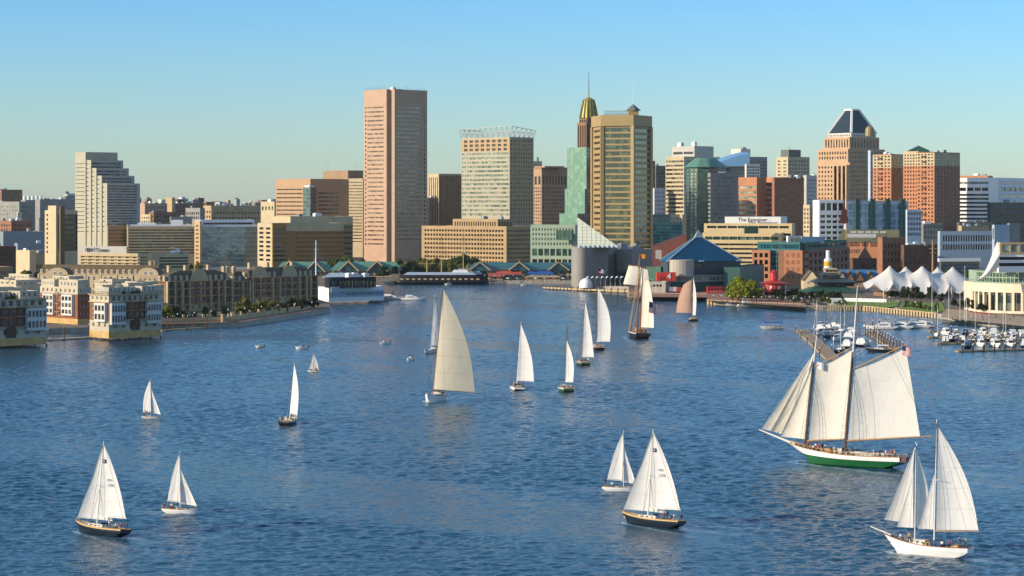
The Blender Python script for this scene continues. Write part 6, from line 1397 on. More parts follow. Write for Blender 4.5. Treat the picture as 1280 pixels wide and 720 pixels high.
# ---------------------------------------------------------------- hulls
def hull(root,L,B,fb,hm,deckm='deck_white',stripe=None,stern=.7,sheer=.5,bowrake=.12,band=2,boot=None,rail=None,draft=.5,name='hull',sternrise=.0):
    """bow at +x, hull from -L/2 to L/2"""
    n=22; secs=[]; z_at=[]; b_at=[]; xs=[]
    for i in range(n+1):
        t=i/n; x=-L/2+L*t
        hb=B/2*(stern+(1-stern)*math.sin(math.pi/2*min(1,t/.45))) if t<.45 else B/2*max(.012,(1-((t-.45)/.55)**2.3))
        zs=fb+sheer*fb*((t-.38)/.62)**2*(1 if t>.38 else .35+sternrise)
        k=max(0,(t-.8)/.2); ks=max(0,(.24-t)/.24)
        zk=-draft*(1-k**1.5)+ (fb*.9)*k**3 ; zk+= (draft+.58*fb)*ks**1.25
        xb=x+ (0) ; rake=lambda z: L*bowrake*k*(z-zs)/max(.1,zs+draft)*.6
        wl=.82-.3*k
        sec=[(x+rake(zk),0,zk),(x+rake(0),-hb*wl*.75,max(zk,-.15+zk*.2) if zk<0 else zk),(x+rake(.12),-hb*wl,max(zk+.02,.12)),(x+rake(zs*.6),-hb*.97,max(zk+.05,zs*.62)),(x+rake(zs*.85),-hb,max(zk+.08,zs*.86)),(x,-hb,max(zk+.1,zs))]
        secs.append(sec); z_at.append(zs); b_at.append(hb); xs.append(x)
    mb=MB(); 
    for s_ in (1,-1):
        for A,B_ in zip(secs,secs[1:]):
            for j in range(5):
                q=[A[j],B_[j],B_[j+1],A[j+1]]; q=[(a,b*s_,c) for a,b,c in q]
                if s_<0: q=q[::-1]
                mi=1 if (j<band) else (2 if j==4 else 0)
                mb.add(q,[(0,1,2,3)],mi)
    tr=secs[0]; ring=[(a,b,c) for a,b,c in tr]+[(a,-b,c) for a,b,c in tr[::-1]]; mb.add(ring,[tuple(range(len(ring)))[::-1]],0)
    mb.build(name,[M(hm),M(boot or hm),M(stripe or hm)],root,smooth=False)
    mb=MB(); top=[]
    for i in range(n+1): top.append((xs[i],b_at[i]*.97,z_at[i]-.08))
    for i in range(n):
        a,b_=top[i],top[i+1]; mb.quad((a[0],-a[1],a[2]),(b_[0],-b_[1],b_[2]),(b_[0],b_[1],b_[2]),(a[0],a[1],a[2]))
    mb.build('deck',M(deckm),root)
    mb=MB(); h=.12
    for s_ in (1,-1):
        for i in range(n): mb.tube((xs[i],s_*b_at[i],z_at[i]+.03),(xs[i+1],s_*b_at[i+1],z_at[i+1]+.03),h*.6*(L/12)**.5,n=4)
    mb.build('toe_rail',M(rail or 'teak'),root)
    def zd(x): t=max(0,min(n-.001,(x+L/2)/L*n)); i=int(t); return z_at[i]+(z_at[i+1]-z_at[i])*(t-i)
    def bd(x): t=max(0,min(n-.001,(x+L/2)/L*n)); i=int(t); return b_at[i]+(b_at[i+1]-b_at[i])*(t-i)
    return zd,bd
mat('deck_white','#cfccc0',.6,.08,.8); mat('hull_white','#e0dfdb',.35,.04,.5); mat('hull_navy','#182430',.3,.05,.5); mat('hull_green','#175a30',.35,.1,.6); mat('hull_darkgreen','#2b5a44',.4,.1,.6); mat('hull_black','#1f2022',.4,.08,.6)
mat('stripe_tan','#c7a766',.4,.05,.5); mat('hull_grey','#b4b6b4',.4,.05,.5); mat('boot_red','#6b2f26',.6,.1,.8); mat('rope','#b3a68c',.9,.1,1); mat('rope_dark','#3a3530',.9,.1,1); mat('mast_white','#d6d4cc',.4,.04,1); mat('canvas_blue','#2a4a6c',.8,.1,1)
mat('flag_red','#a8323a',.8,.05,1,transl=.2); mat('flag_blue','#25305c',.8,.05,1,transl=.2); mat('flag_white','#d8d6d2',.8,.05,1,transl=.2); mat('orange_cloth','#d8872a',.8,.1,1,transl=.2)
mat('foam_white','#cdd8dc',.9,.1,.5)
def flag(root,p,w_=1.6,h=.95,rz=0,us=True,name='flag'):
    p=Vector(p); mb=MB(); nx=10; ny=13
    d=Vector((math.cos(rz),math.sin(rz),0)); nn=Vector((-d.y,d.x,0))
    def P(i,j): u=i/nx; return p+d*(w_*u)+Vector((0,0,h*(j/ny)-h-.25*u*h))+nn*(.12*math.sin(u*7)*w_*u)
    for i in range(nx):
        for j in range(ny):
            mi=(0 if j%2==0 else 1) if us else 1
            if us and i<4 and j>=6: mi=2
            mb.quad(P(i,j),P(i+1,j),P(i+1,j+1),P(i,j+1),mi)
    return mb.build(name,[M('flag_red'),M('flag_white'),M('flag_blue')],root)
def stays(root,pairs,r=.035,name='rigging',m='rope_dark'):
    mb=MB()
    for a,b in pairs: mb.tube(a,b,r,n=3)
    return mb.build(name,M(m),root)
def onboat(root,zd,bd,spots,where,seed=0,pose=None):
    q=random.Random(seed); spots=sorted(spots,key=lambda s:-s[0])
    for i,(x,y) in enumerate(spots):
        ps=pose or ('sit' if q.random()<.6 else 'stand'); sh=SH[(seed+i*2+q.randint(0,1))%5]
        person(root,x,y*bd(x),zd(x)+(-.05 if ps=='stand' else .28),q.uniform(0,6.28),ps,sh,f'{ORD[i]} from the bow '+where,q.choice(['pants_dark','pants_khaki']))
def local(root):
    root.rotation_mode='XYZ'; return root
def bearing(root): return root
def sloop(lab,px,py,head,L=12,B=3.5,mast=15.5,mx=.8,heel=9,boomlen=5.2,boomang=8,boomz=1.6,hm='hull_white',stripe=None,boot='boot_red',sailm='sail_white',jib=True,jibm=None,jibside=-1,crew=4,cat='sailboat',number=None,side=-1,cabin=True,jibclew=.35,furl=False,topx=0,seed=1,where='',group='sailboats under way',mastm='mast_white',headfrac=.97,jibtop=.96,name='sailboat',jibout=.15,fb=1.05,rail=None,roach=.04,boomm='mast_white'):
    p=wp(px,py); root=thing(name,lab,cat,(p.x,p.y,0),R(head),group,rx=-R(heel)*side*1.0 if side==-1 else -R(heel))
    root.rotation_euler=(R(heel)*(-side),0,R(head))
    s=L/12; zd,bd=hull(root,L,B,fb*s**.5,hm,stripe=stripe,boot=boot,rail=rail)
    xm=L/2-L*(.5-.5*0)-L*.0 +mx; 
    if cabin:
        x0=-L*.12; x1=L*.22; zc=zd(0)-.05; mb=MB(); w0=bd(0)*.62
        mb.add([(x0,-w0,zc),(x1,-w0*.6,zc),(x1,w0*.6,zc),(x0,w0,zc),(x0+.1,-w0*.85,zc+.5*s),(x1-.5,-w0*.5,zc+.38*s),(x1-.5,w0*.5,zc+.38*s),(x0+.1,w0*.85,zc+.5*s)],[(4,5,6,7),(0,1,5,4),(1,2,6,5),(2,3,7,6),(3,0,4,7)]); cb=mb.build('cabin',M('deck_white'),root)
        for sg in (-1,1):
            for k in range(3):
                xx=x0+.8+k*(x1-x0-1.6)/2.4; yy=w0*(.93-.24*(xx-x0)/(x1-x0)); MB().box((xx,sg*yy,zc+.25*s),(.6,.05,.16)).build('porthole',M('dark'),cb)
        mb=MB().box((x0-.1,0,zc+.85*s),(1.5*s,w0*1.7,.08),0,0,.9); mb.box((x0+.55*s,0,zc+.62*s),(.06,w0*1.5,.5)); mb.build('spray_hood',M('canvas_blue' if seed%2 else 'deck_white'),root)
        MB().box((-L*.28,0,zd(-L*.28)-.02),(L*.24,bd(-L*.28)*1.2,.12)).build('cockpit',M('teak'),root)
        mb=MB(); c=(-L*.36,0,zd(-L*.36)+.75)
        for k in range(12): a0,a1=R(30*k),R(30*k+30); mb.tube((c[0],c[1]+.42*math.cos(a0),c[2]+.42*math.sin(a0)),(c[0],c[1]+.42*math.cos(a1),c[2]+.42*math.sin(a1)),.03,n=3)
        mb.tube((c[0],0,c[2]-.75),c,.08,n=5); mb.build('steering_wheel',M('steel'),root)
    MB().tube((xm,0,zd(xm)-.1),(xm+topx,0,mast),.11*s+.02,.06*s+.01,8).build('mast',M(mastm),root)
    ba=R(boomang); dirb=Vector((-math.cos(ba),math.sin(ba)*side,0)); zb=zd(xm)+boomz*s**.5
    T=Vector((xm-.15,0,zb)); C=T+dirb*boomlen+Vector((0,0,.15)); MB().tube(T,C+dirb*.2,.08*s+.02,.06*s+.01,6).build('boom',M(boomm),root)
    Hd=Vector((xm+topx*headfrac-.1,0,mast*headfrac)); T2=T+Vector((0,0,.1)); 
    so,fn=sail(root,'mainsail',T2,C+Vector((0,0,.1)),Hd,belly=.09,side=side,m=sailm,roach=roach)
    if number:
        Pm,nr=fn(.55,.0); 
        face=Matrix((( (C-T).normalized()),)) if 0 else None
        ux=(C-T).normalized(); 
        # readable from the camera side
        camdir=Vector((0,-1,0)); Rz=Matrix.Rotation(R(head),4,'Z'); wux=Rz@ux
        if wux.x<0: ux=-ux
        uz=(Hd-T2).normalized(); ny=uz.cross(ux).normalized()*-1; 
        for (txt,u_,v_,sz) in number:
            P_,_n=fn(u_,v_)
            # lift off the bellied cloth on the side looked at
            off=(ux.cross(Vector((0,0,1)))).normalized(); 
            rot=Matrix((ux,Vector((0,0,1)),ux.cross(Vector((0,0,1))))).transposed().to_euler()
            bl=.09*(C-T).length*.9*math.sin(math.pi*u_**.75)*(1-v_)*1.05; lee_=nr
            pos=P_+lee_*bl+off*(.14 if lee_.dot(off)<0 else .14)
            if txt=='#':
                MB().box((0,0,0),(.62,.62,.03)).build('sail_emblem',M('flag_blue'),so); o=so.children[-1]; o.location=pos; o.rotation_euler=rot
                i_=MB().box((0,0,.03),(.3,.12,.02)); i_.box((0,0,.03),(.1,.3,.02)); k=i_.build('emblem_mark',M('flag_white'),so); k.location=pos+off*.02; k.rotation_euler=rot
            else: text(txt,sz,.01,'flag_blue',so,pos,rot,'sail_number')
    bow=Vector((L/2-.1,0,zd(L/2-.1)+.15)); pr=[(bow,(xm+topx*jibtop,0,mast*jibtop)),((-L/2+.1,0,zd(-L/2)+.2),(xm+topx,0,mast*.99))]
    for sg in (1,-1):
        for hfrac in (.98,.5): pr.append(((xm-.1,sg*bd(xm)*.98,zd(xm)),(xm+topx*hfrac,sg*(.0),mast*hfrac)))
    stays(root,pr,.022+.008*s)
    mb=MB()
    for hf in (.52,): mb.tube((xm+topx*hf,-.9*s,mast*hf),(xm+topx*hf,.9*s,mast*hf),.04*s,n=4)
    mb.build('spreader',M(mastm),root)
    if jib:
        Cj=Vector((xm-L*jibclew+L*.22,side*bd(xm)*(jibout*4+.35),zd(xm)+.9)); sail(root,'jib',bow+Vector((-.15,0,.15)),Cj,Vector((xm+topx*jibtop+.12,0,mast*jibtop)),belly=.11,side=side,m=jibm or sailm,roach=-.03)
    # pulpit and lifelines
    mb=MB()
    for sg in (1,-1):
        xs=[-L*.47+k*L*.94/8 for k in range(9)]
        for x in xs: mb.tube((x,sg*bd(x)*.95,zd(x)),(x,sg*bd(x)*.95,zd(x)+.6),.018,n=3)
        for a_,b_ in zip(xs,xs[1:]): mb.tube((a_,sg*bd(a_)*.95,zd(a_)+.6),(b_,sg*bd(b_)*.95,zd(b_)+.6),.014,n=3)
    mb.build('guard_rail',M('steel'),root)
    q=random.Random(seed); sp=[(-L*(.2+.24*k/max(1,crew-1)),(.62 if k%2 else -.62)) for k in range(crew)]
    onboat(root,zd,bd,sp,where or 'in the '+cat,seed)
    return root,zd,bd
NUM=[('#',.28,.76,1),('8TIE',.58,.50,.5),('2176',.60,.43,.62)]
# 1, 2: the two dark hulled yachts in the foreground
sloop('dark hulled yacht with tan stripe and big white sails, largest boat at lower left',125,668,142,L=12.4,B=3.5,mast=15.4,hm='hull_navy',stripe='stripe_tan',boot='hull_navy',number=NUM,boomlen=6.2,boomang=4,mx=.9,heel=6,crew=5,seed=3,where='in the lower left dark yacht',jibclew=.38,fb=1.25)
sloop('dark hulled yacht with tan stripe at lower center, its sails hiding half a smaller boat',814,657,141,L=12.6,B=3.5,mast=16.4,hm='hull_navy',stripe='stripe_tan',boot='hull_navy',number=NUM,boomlen=6.2,boomang=3,mx=.8,heel=6,crew=5,seed=5,where='in the lower center dark yacht',jibclew=.42,fb=1.25)
# 3,4 small white sloops sailing right
sloop('small white sloop right of the big dark yacht at lower left',226,641.5,-18,L=6.8,B=2.3,mast=11,mx=-.1,boomlen=2.7,boomang=10,heel=3,side=1,crew=3,seed=8,where='on the lower left small sloop',cabin=True,jibclew=.3,topx=-.35,jibtop=.72,boot='hull_white',jibout=.05,fb=.9)
sloop('small white sloop half hidden behind the lower center dark yacht',775,613.5,-14,L=6.8,B=2.3,mast=11.6,mx=.7,boomlen=3.2,boomang=10,heel=3,side=1,crew=2,seed=9,where='on the half hidden small sloop',jibclew=.3,topx=-.1,jibtop=.72,boot='hull_white',jibout=.05,fb=.9)
sloop('small pale grey sloop sailing alone at middle left',190,523.5,-18,L=5.4,B=2,mast=10.3,mx=-.3,boomlen=2.6,boomang=15,heel=3,side=1,crew=2,seed=2,where='on the middle left grey sloop',hm='hull_grey',boot='hull_grey',jibclew=.2,topx=-.35,jibtop=.78,roach=.1,jibout=.05,fb=.8)
sloop('white sailed yacht with a dark hull seen end on, left of center',361,530,80,L=12,B=3.4,mast=15.4,mx=.5,boomlen=4.6,boomang=38,heel=5,side=-1,crew=4,seed=4,where='on the end-on dark yacht',hm='hull_navy',stripe='hull_white',jibclew=.3,roach=.11,jibout=.1)
sloop('tiny white sailing dinghy with a dark stripe, upper left of the open water',391,465,150,L=4.2,B=1.6,mast=6.3,mx=.1,boomlen=1.9,boomang=25,heel=4,side=-1,crew=2,seed=7,where='in the tiny white dinghy',cabin=False,boomz=.5,jibclew=.45,boot='hull_navy',fb=.5,name='sailing_dinghy',cat='dinghy')
# 8 large tan sailed boat, bow on
sloop('large tan sailed gaffless sloop seen bow on, tallest sail left of center',543,501,-112,L=10.5,B=4.6,mast=32,mx=1.5,boomlen=11.8,boomang=78,heel=4,side=1,crew=9,seed=6,where='on the tall tan sailed boat',sailm='sail_tan',jib=False,hm='hull_white',boot='hull_white',mastm='varnish',boomm='varnish',rail='dark_wood',roach=.07,boomz=1.6,fb=1.7,topx=-2.5,headfrac=.985,stripe='hull_white')
sloop('white sailed boat mostly hidden behind the tall tan sail',540,441,-115,L=12,B=4.0,mast=21.5,mx=1,boomlen=3.4,boomang=62,heel=3,side=1,crew=3,seed=12,where='on the boat behind the tan sail',jib=False,roach=.02,topx=-1,mastm='mast_white')
sloop('white hulled sloop with one white sail, left of the green hulled boats',646,487,97,L=12,B=4.3,mast=20,mx=1,boomlen=5.6,boomang=55,heel=4,side=-1,crew=6,seed=13,where='on the white hulled center sloop',jib=False,roach=.06,rail='dark_wood')
sloop('green hulled sloop with a bare brown topmast and narrow white sail',707,489,98,L=12,B=4.6,mast=19.5,mx=1,boomlen=2.9,boomang=40,heel=2,side=-1,crew=6,seed=14,where='on the brown topmast green sloop',hm='hull_green',stripe='hull_white',jib=False,mastm='varnish',headfrac=.76,roach=.10,rail='hull_white')
sloop('dark green sloop with a tall white sail and orange bundle, beside the dark rigged boat',728,456,100,L=12,B=4.6,mast=22.5,mx=1,boomlen=4.3,boomang=55,heel=3,side=-1,crew=4,seed=15,where='on the dark green sloop',hm='hull_darkgreen',jib=False,mastm='varnish',stripe='sail_white',roach=.02)
r=sc.objects.get('sailboat.010')
r,zd,bd=sloop('dark hulled boat with a leaning white sail and dark mast, left of the square rigger',746,437,100,L=14,B=4.8,mast=31,mx=2,boomlen=5.6,boomang=58,heel=1,side=-1,crew=4,seed=16,where='on the dark rigged boat',hm='hull_black',jib=False,mastm='dark_wood',headfrac=.76,roach=.10,topx=-2.5)
flag(r,(-.5+.1,0,30.6),2.6,1.6,R(-100),True)
r,zd,bd=sloop('small pink sailed boat near the blue pyramid pier',866,401,95,L=11,B=5,mast=25,mx=1,boomlen=1.8,boomang=40,heel=1,side=-1,crew=4,seed=18,where='on the pink sailed boat',hm='hull_black',jib=False,mastm='dark_wood',headfrac=.82,roach=.06,stripe='mast_white',rail='dark_wood')
sail(r,'foresail',(1.4,.3,3.6),(3.4,7.4,3.6),(1.2,.6,19.5),(2.6,4.2,17.0),belly=.1,side=1,m='sail_pink',roach=.05)
# square topsail schooner, bow to the left, far center
p=wp(797,422); r=thing('tall_ship','two masted square topsail ship near the aquarium quay','sailing ship',(p.x,p.y,0),R(97),'sailboats under way'); r.rotation_euler=(R(2),0,R(97))
zd,bd=hull(r,26,7.2,2.4,'hull_black',deckm='wood',stripe='hull_white',boot='boot_red',stern=.85,rail='varnish',sheer=.6)
MB().tube((2.5,0,1),(1.5,0,34),.42,.2,8).build('mast',M('varnish'),r); MB().tube((-5,0,1),(-7,0,29),.38,.2,8).build('mast',M('varnish'),r); MB().tube((12,0,2.8),(19,0,5),.25,.12,6).build('bowsprit',M('varnish'),r)
yd=MB().tube((.6,-4.4,29.2),(4.4,4.6,29.6),.18,n=6); yd.build('yard',M('varnish'),r); MB().tube((.2,-5.4,21.2),(5.2,6.2,21.8),.2,n=6).build('yard',M('varnish'),r)
sail(r,'square_topsail',(5.0,5.9,21.7),(2.6,.2,21.4),(4.2,4.0,29.4),(2.6,.3,29.2),belly=.12,side=1,m='sail_cream'); sail(r,'square_topsail',(2.4,-.2,20.5),(.6,-4.4,17),(2.4,-.4,29),(.9,-3.4,28),belly=.12,side=1,m='sail_cream')
MB().tube((-6.3,0,4.2),(-12,-2.6,4.4),.2,n=6).build('boom',M('varnish'),r)
sail(r,'mainsail',(-6.2,-.1,4.6),(-11.6,-4.4,4.8),(-7,-.1,23.5),(-8.2,-2.2,24),belly=.09,side=-1,m='sail_cream')
stays(r,[((2.2,0,33),(19,0,5)),((2.2,0,26),(12.5,0,3)),((-6.8,0,28),(2.2,0,20)),((1.8,3.4,2.6),(1.8,0,26)),((1.8,-3.4,2.6),(1.8,0,26)),((.4,3.4,2.6),(1.8,0,26)),((.4,-3.4,2.6),(1.8,0,26)),((-6,3.2,2.6),(-6.7,0,24)),((-6,-3.2,2.6),(-6.7,0,24)),((3.5,3.4,2.6),(1.8,0,30))],.07,m='rope')
flag(r,(-12.6,-2.0,15.5),4.8,4.4,R(-60),True); flag(r,(1.5,0,34.5),3.0,1.7,R(-100),False,name='pennant'); bpy.data.objects['pennant'].data.materials[1]=M('orange_cloth')
MB().tube((-12.4,-1.8,4),(-12.8,-2,16),.07,n=4).build('ensign_staff',M('varnish'),r)
MB().box((-2,0,3),(5,2.6,1.2)).build('deckhouse',M('varnish'),r)
onboat(r,zd,bd,[(-10,.4),(-9,-.4),(-7,.6),(-4,-.7),(0,.7),(4,-.6),(6,.5)],'on the square topsail ship',21,'stand')

# ---------------------------------------------------------------- big green and white schooner
p=wp(1056,582); HD=149; r=thing('schooner','large two masted gaff schooner with white and green hull and grey sails','schooner',(p.x,p.y,0),R(HD)); r.rotation_euler=(R(5),0,R(HD))
def lp(px,py,y=0): return meas(r,px,py,y)   # read off the photograph
Ls=26; zd,bd=hull(r,Ls,6.8,2.25,'hull_white',deckm='wood',boot='hull_green',stripe='hull_white',stern=.72,rail='teak',sheer=.8,draft=.6,bowrake=.45,band=3)
mat('hull_maroon','#5a2422',.4,.1,.6)
MB().box((-Ls/2-.55,0,2.1),(1.5,4.2,1.0),0,0,1).build('stern_gallery',M('hull_maroon'),r)
MB().tube((Ls/2-1.5,0,zd(11)+.2),lp(949,537),.28,.12,8).build('bowsprit',M('mast_white'),r)
def T(x,z,y=0): return Vector((x,y,z))
s6=2800/wd(581)   # pixels per metre here
fm0,fm1=lp(1006,553),lp(1021,420); mm0,mm1=lp(1056,558),lp(1072,357)
H=lambda v:Vector((v.x,0,v.z))
MB().tube(H(fm0)-Vector((0,0,2)),H(lp(1017,452)),.30,.24,8).build('mast',M('dark_wood'),r); MB().tube(H(lp(1017,455)),H(fm1),.2,.1,8).build('topmast',M('mast_white'),r)
MB().tube(H(mm0)-Vector((0,0,2)),H(lp(1066,440)),.32,.26,8).build('mast',M('dark_wood'),r); MB().tube(H(lp(1066,446)),H(mm1),.22,.09,8).build('topmast',M('mast_white'),r)
bo0,bo1=lp(1057,551),lp(1164,545,-2.0); MB().tube(bo0,bo1,.2,.13,6).build('boom',M('teak'),r)
g0,g1=lp(1067,461),lp(1134,430,-1.6); MB().tube(g0,g1,.16,.1,6).build('gaff',M('teak'),r)
fo0,fo1=lp(1008,551),lp(1055,549,-1.2); MB().tube(fo0,fo1,.16,.12,6).build('boom',M('teak'),r); fg0,fg1=lp(1018,459),lp(1067,433,-1.0); MB().tube(fg0,fg1,.15,.09,6).build('gaff',M('teak'),r)
sail(r,'mainsail',lp(1060,550),lp(1150,545,-1.9),lp(1068,463),lp(1131,434,-1.4),belly=.07,side=-1,m='sail_shaded',roach=.0)
sail(r,'foresail',lp(1011,550),lp(1056,548,-1.2),lp(1020,461),lp(1064,437,-.9),belly=.10,side=-1,m='sail_canvas',roach=.0)
sail(r,'jib',lp(952,536),lp(994,548,-1.6),lp(1018,440),belly=.10,side=-1,m='sail_canvas',roach=-.02)
sail(r,'jib',lp(963,540),lp(984,540,-1.6),lp(1014,446),belly=.10,side=-1,m='sail_canvas',roach=-.02)
sail(r,'staysail',lp(975,546),lp(1006,549,-.9),lp(1015,458),belly=.12,side=-1,m='sail_canvas',roach=-.01)
bs=lp(949,537); pr=[(bs,H(fm1)),(lp(962,540),H(lp(1017,452))),(lp(975,546),H(lp(1016,458))),(H(fm1),H(mm1)),(H(mm1),lp(1134,431,-1.6)),(H(lp(1066,440)),lp(1134,431,-1.6)),(H(mm1),lp(1164,546,-2)),(H(mm1),H(lp(1017,452))),(bs,Vector((Ls/2-.5,0,.6)))]
for m0,mt in ((H(fm0),H(lp(1017,452))),(H(mm0),H(lp(1066,440)))):
    for sg in (1,-1):
        for dx in (-1.6,-.8,0): pr.append(((m0.x+dx,sg*3.2,2.2),mt))
for sg in (1,-1): pr.append(((H(mm0).x-3,sg*3.1,2.4),H(mm1)))
stays(r,pr,.032)

for m0,mt in ((H(fm0),H(lp(1017,452))),(H(mm0),H(lp(1066,440)))):
    for sg in (1,-1):
        for k in range(1,12): t_=k/14; a_=Vector((m0.x-1.6,sg*3.2,2.2)).lerp(mt,t_); b_=Vector((m0.x,sg*3.2,2.2)).lerp(mt,t_); MB().tube(a_,b_,.025,n=3).build('ratline',M('rope_dark'),r)
for (x,y,lx,ly,h,m_) in ((0.5,0,3.4,2.4,1.3,'deck_white'),(4,0,2.2,1.8,.9,'teak'),(-4,0,3.0,2.2,1.0,'teak'),(-8,0,2.0,2.0,.9,'deck_white'),(7,0,1.4,1.4,.7,'varnish')):
    MB().box((x,y,zd(x)+h/2-.1),(lx,ly,h)).build('deckhouse',M(m_),r)
bt=MB(); 
for k in range(7): bt.tube((-8.5+k*.9,2.3,zd(-6)+.3+.25*abs(k-3)/3),(-7.6+k*.9,2.3,zd(-6)+.3+.25*abs(k-2)/3),.45 if 0<k<6 else .25,n=6)
bt.build('ship_boat',M('deck_white'),r)
MB().tube((-Ls/2-1,-1.6,2.6),(-Ls/2-2.2,-1.8,5.4),.08,n=5).build('ensign_staff',M('mast_white'),r)
mb=MB()
for sg in (1,-1):
    xs=[-Ls/2+.3+(Ls-1)*k/22 for k in range(23)]
    for x in xs: mb.box((x,sg*bd(x)*.97,zd(x)+.3),(.12,.1,.6))
    for a_,b_ in zip(xs,xs[1:]): mb.tube((a_,sg*bd(a_)*.97,zd(a_)+.62),(b_,sg*bd(b_)*.97,zd(b_)+.62),.07,n=4)
mb.build('bulwark_rail',M('teak'),r)
f=flag(r,lp(1128,432,-1.6),2.0,1.9,R(180),True)
flag(r,lp(1021,452),1.6,1.5,R(180),False,name='signal_flag'); bpy.data.objects['signal_flag'].parent=r
q=random.Random(4)
XS=sorted([q.uniform(-Ls/2+1,Ls/2-3) for _ in range(44)],reverse=True)
for i in range(44):
    x=XS[i]; y=q.choice((1,1,-1))*q.uniform(.3,.82); ps='sit' if q.random()<.35 else 'stand'; sh=SH[q.choice((0,0,1,3,2,3,4))]
    wh=f'on the green schooner {"near the bow" if x>6 else "forward of the deckhouse" if x>2 else "amidships" if x>-3 else "by the mainsail boom" if x>-8 else "near the stern"}'
    person(r,x,y*bd(x),zd(x)+(.2 if ps=='sit' else -.08),q.uniform(0,6.3),ps,sh,f'{ORD[i]} from the bow on the green schooner',q.choice(['pants_dark','pants_khaki']))
# ---------------------------------------------------------------- white schooner at lower right
p=wp(1158,694); HD=146; r=thing('schooner','white two masted schooner with orange rail at the lower right corner','schooner',(p.x,p.y,0),R(HD)); r.rotation_euler=(R(4),0,R(HD))
Ls=14.6; zd,bd=hull(r,Ls,4.2,1.6,'hull_white',deckm='wood',boot='hull_white',stripe='hull_white',stern=.62,rail='varnish',sheer=.75,draft=.5,bowrake=.3)
s8=2800/wd(694); ch=math.cos(R(20))
def lq(px,py,y=0):
    # measured on the photograph: along-hull distance from the foreshortened side view
    x=-(px-1160)/s8/ch; return Vector((x,y,(694+ (x*math.sin(R(20)))*55/wd(694)*-0 -py)/s8 - 0))
def fx(v,dz=0): return Vector((v.x,v.y,v.z- v.x*.13+dz))
Q=lambda px,py,y=0: meas(r,px,py,y)
MB().tube((Ls/2-1.2,0,zd(6)+.2),(Ls/2+2.4,0,zd(7)+1.0),.13,.07,6).build('bowsprit',M('mast_white'),r)
f0,f1=Q(1144,664),Q(1145,552); m0,m1=Q(1168,668),Q(1171,524)
for v in (f0,f1,m0,m1): v.y=0
MB().tube(Vector((f0.x,0,1)),f1,.11,.06,8).build('mast',M('mast_white'),r); MB().tube(Vector((m0.x,0,1)),m1,.14,.07,8).build('mast',M('mast_white'),r)
MB().tube(Q(1169,664),Q(1225,664,-.9),.1,.07,6).build('boom',M('teak'),r)
ms,_=sail(r,'mainsail',Q(1170,663),Q(1223,663,-1.4),Q(1173,534),belly=.10,side=-1,m='sail_white',roach=.07)
sail(r,'staysail',Q(1147,661),Q(1167,662,-.7),Q(1168,592),belly=.10,side=-1,m='sail_white',roach=0)
sail(r,'foresail',Q(1146,660),Q(1155,662,-.9),Q(1146,566),belly=.2,side=-1,m='sail_white',roach=.12)
sail(r,'jib',Q(1105,650),Q(1142,655,-1.2),Q(1143,560),belly=.10,side=-1,m='sail_grey',roach=-.02)
sail(r,'staysail',Q(1121,659),Q(1142,660,-.6),Q(1142,590),belly=.10,side=-1,m='sail_white',roach=-.01)
bs=Vector((Ls/2+2.4,0,zd(7)+1.0)); pr=[(bs,f1),(bs,(Ls/2-.6,0,.3)),(f1,m1),(m1,Q(1225,664,-.9)),(m1,(-Ls/2,0,zd(-7)+.2)),((Ls/2-.5,0,zd(7)),f1)]
for mm in (f1,m1):
    for sg in (1,-1):
        for dx in (-.7,0): pr.append(((mm.x+dx,sg*bd(mm.x)*.95,zd(mm.x)),mm))
stays(r,pr,.02)
MB().tube(Q(1165,600,-.7),Q(1175,600,.7),.05,n=5).build('spreader',M('mast_white'),r)
# string of small flags on the shroud
for k,(c_) in enumerate(['flag_red','flag_white','flag_blue','orange_cloth','flag_white','flag_red','flag_blue','flag_white','flag_red']):
    P_=Q(1159,640,-1.0).lerp(Q(1166,600,-.8),k/8); MB().quad(P_,P_+Vector((-.42,.05,0)),P_+Vector((-.42,.05,.36)),P_+Vector((0,0,.36))).build('signal_flag',M(c_),r)
for (x,lx,h,m_) in ((1.2,3.0,.75,'deck_white'),(-1.8,1.8,.95,'canvas_blue'),(-5,1.2,.5,'teak')): MB().box((x,0,zd(x)+h/2-.1),(lx,1.9,h),0,0,.9).build('cabin',M(m_),r)
for x in (.3,1.2,2.1): 
    for sg in (-1,1): MB().box((x,sg*.93,zd(x)+.3),(.4,.05,.22)).build('porthole',M('dark'),r)
ring=MB()
for k in range(10): a0,a1=R(36*k),R(36*k+36); ring.tube((-1+.32*math.cos(a0),1.9,1.9+.32*math.sin(a0)),(-1+.32*math.cos(a1),1.9,1.9+.32*math.sin(a1)),.08,n=5)
ring.build('life_ring',M('gold_sign'),r)
mb=MB()
for sg in (1,-1):
    xs=[-Ls/2+.3+(Ls-.8)*k/14 for k in range(15)]
    for x in xs: mb.tube((x,sg*bd(x)*.95,zd(x)),(x,sg*bd(x)*.95,zd(x)+.65),.025,n=3)
    for a_,b_ in zip(xs,xs[1:]): mb.tube((a_,sg*bd(a_)*.95,zd(a_)+.65),(b_,sg*bd(b_)*.95,zd(b_)+.65),.02,n=3)
mb.build('guard_rail',M('steel'),r)
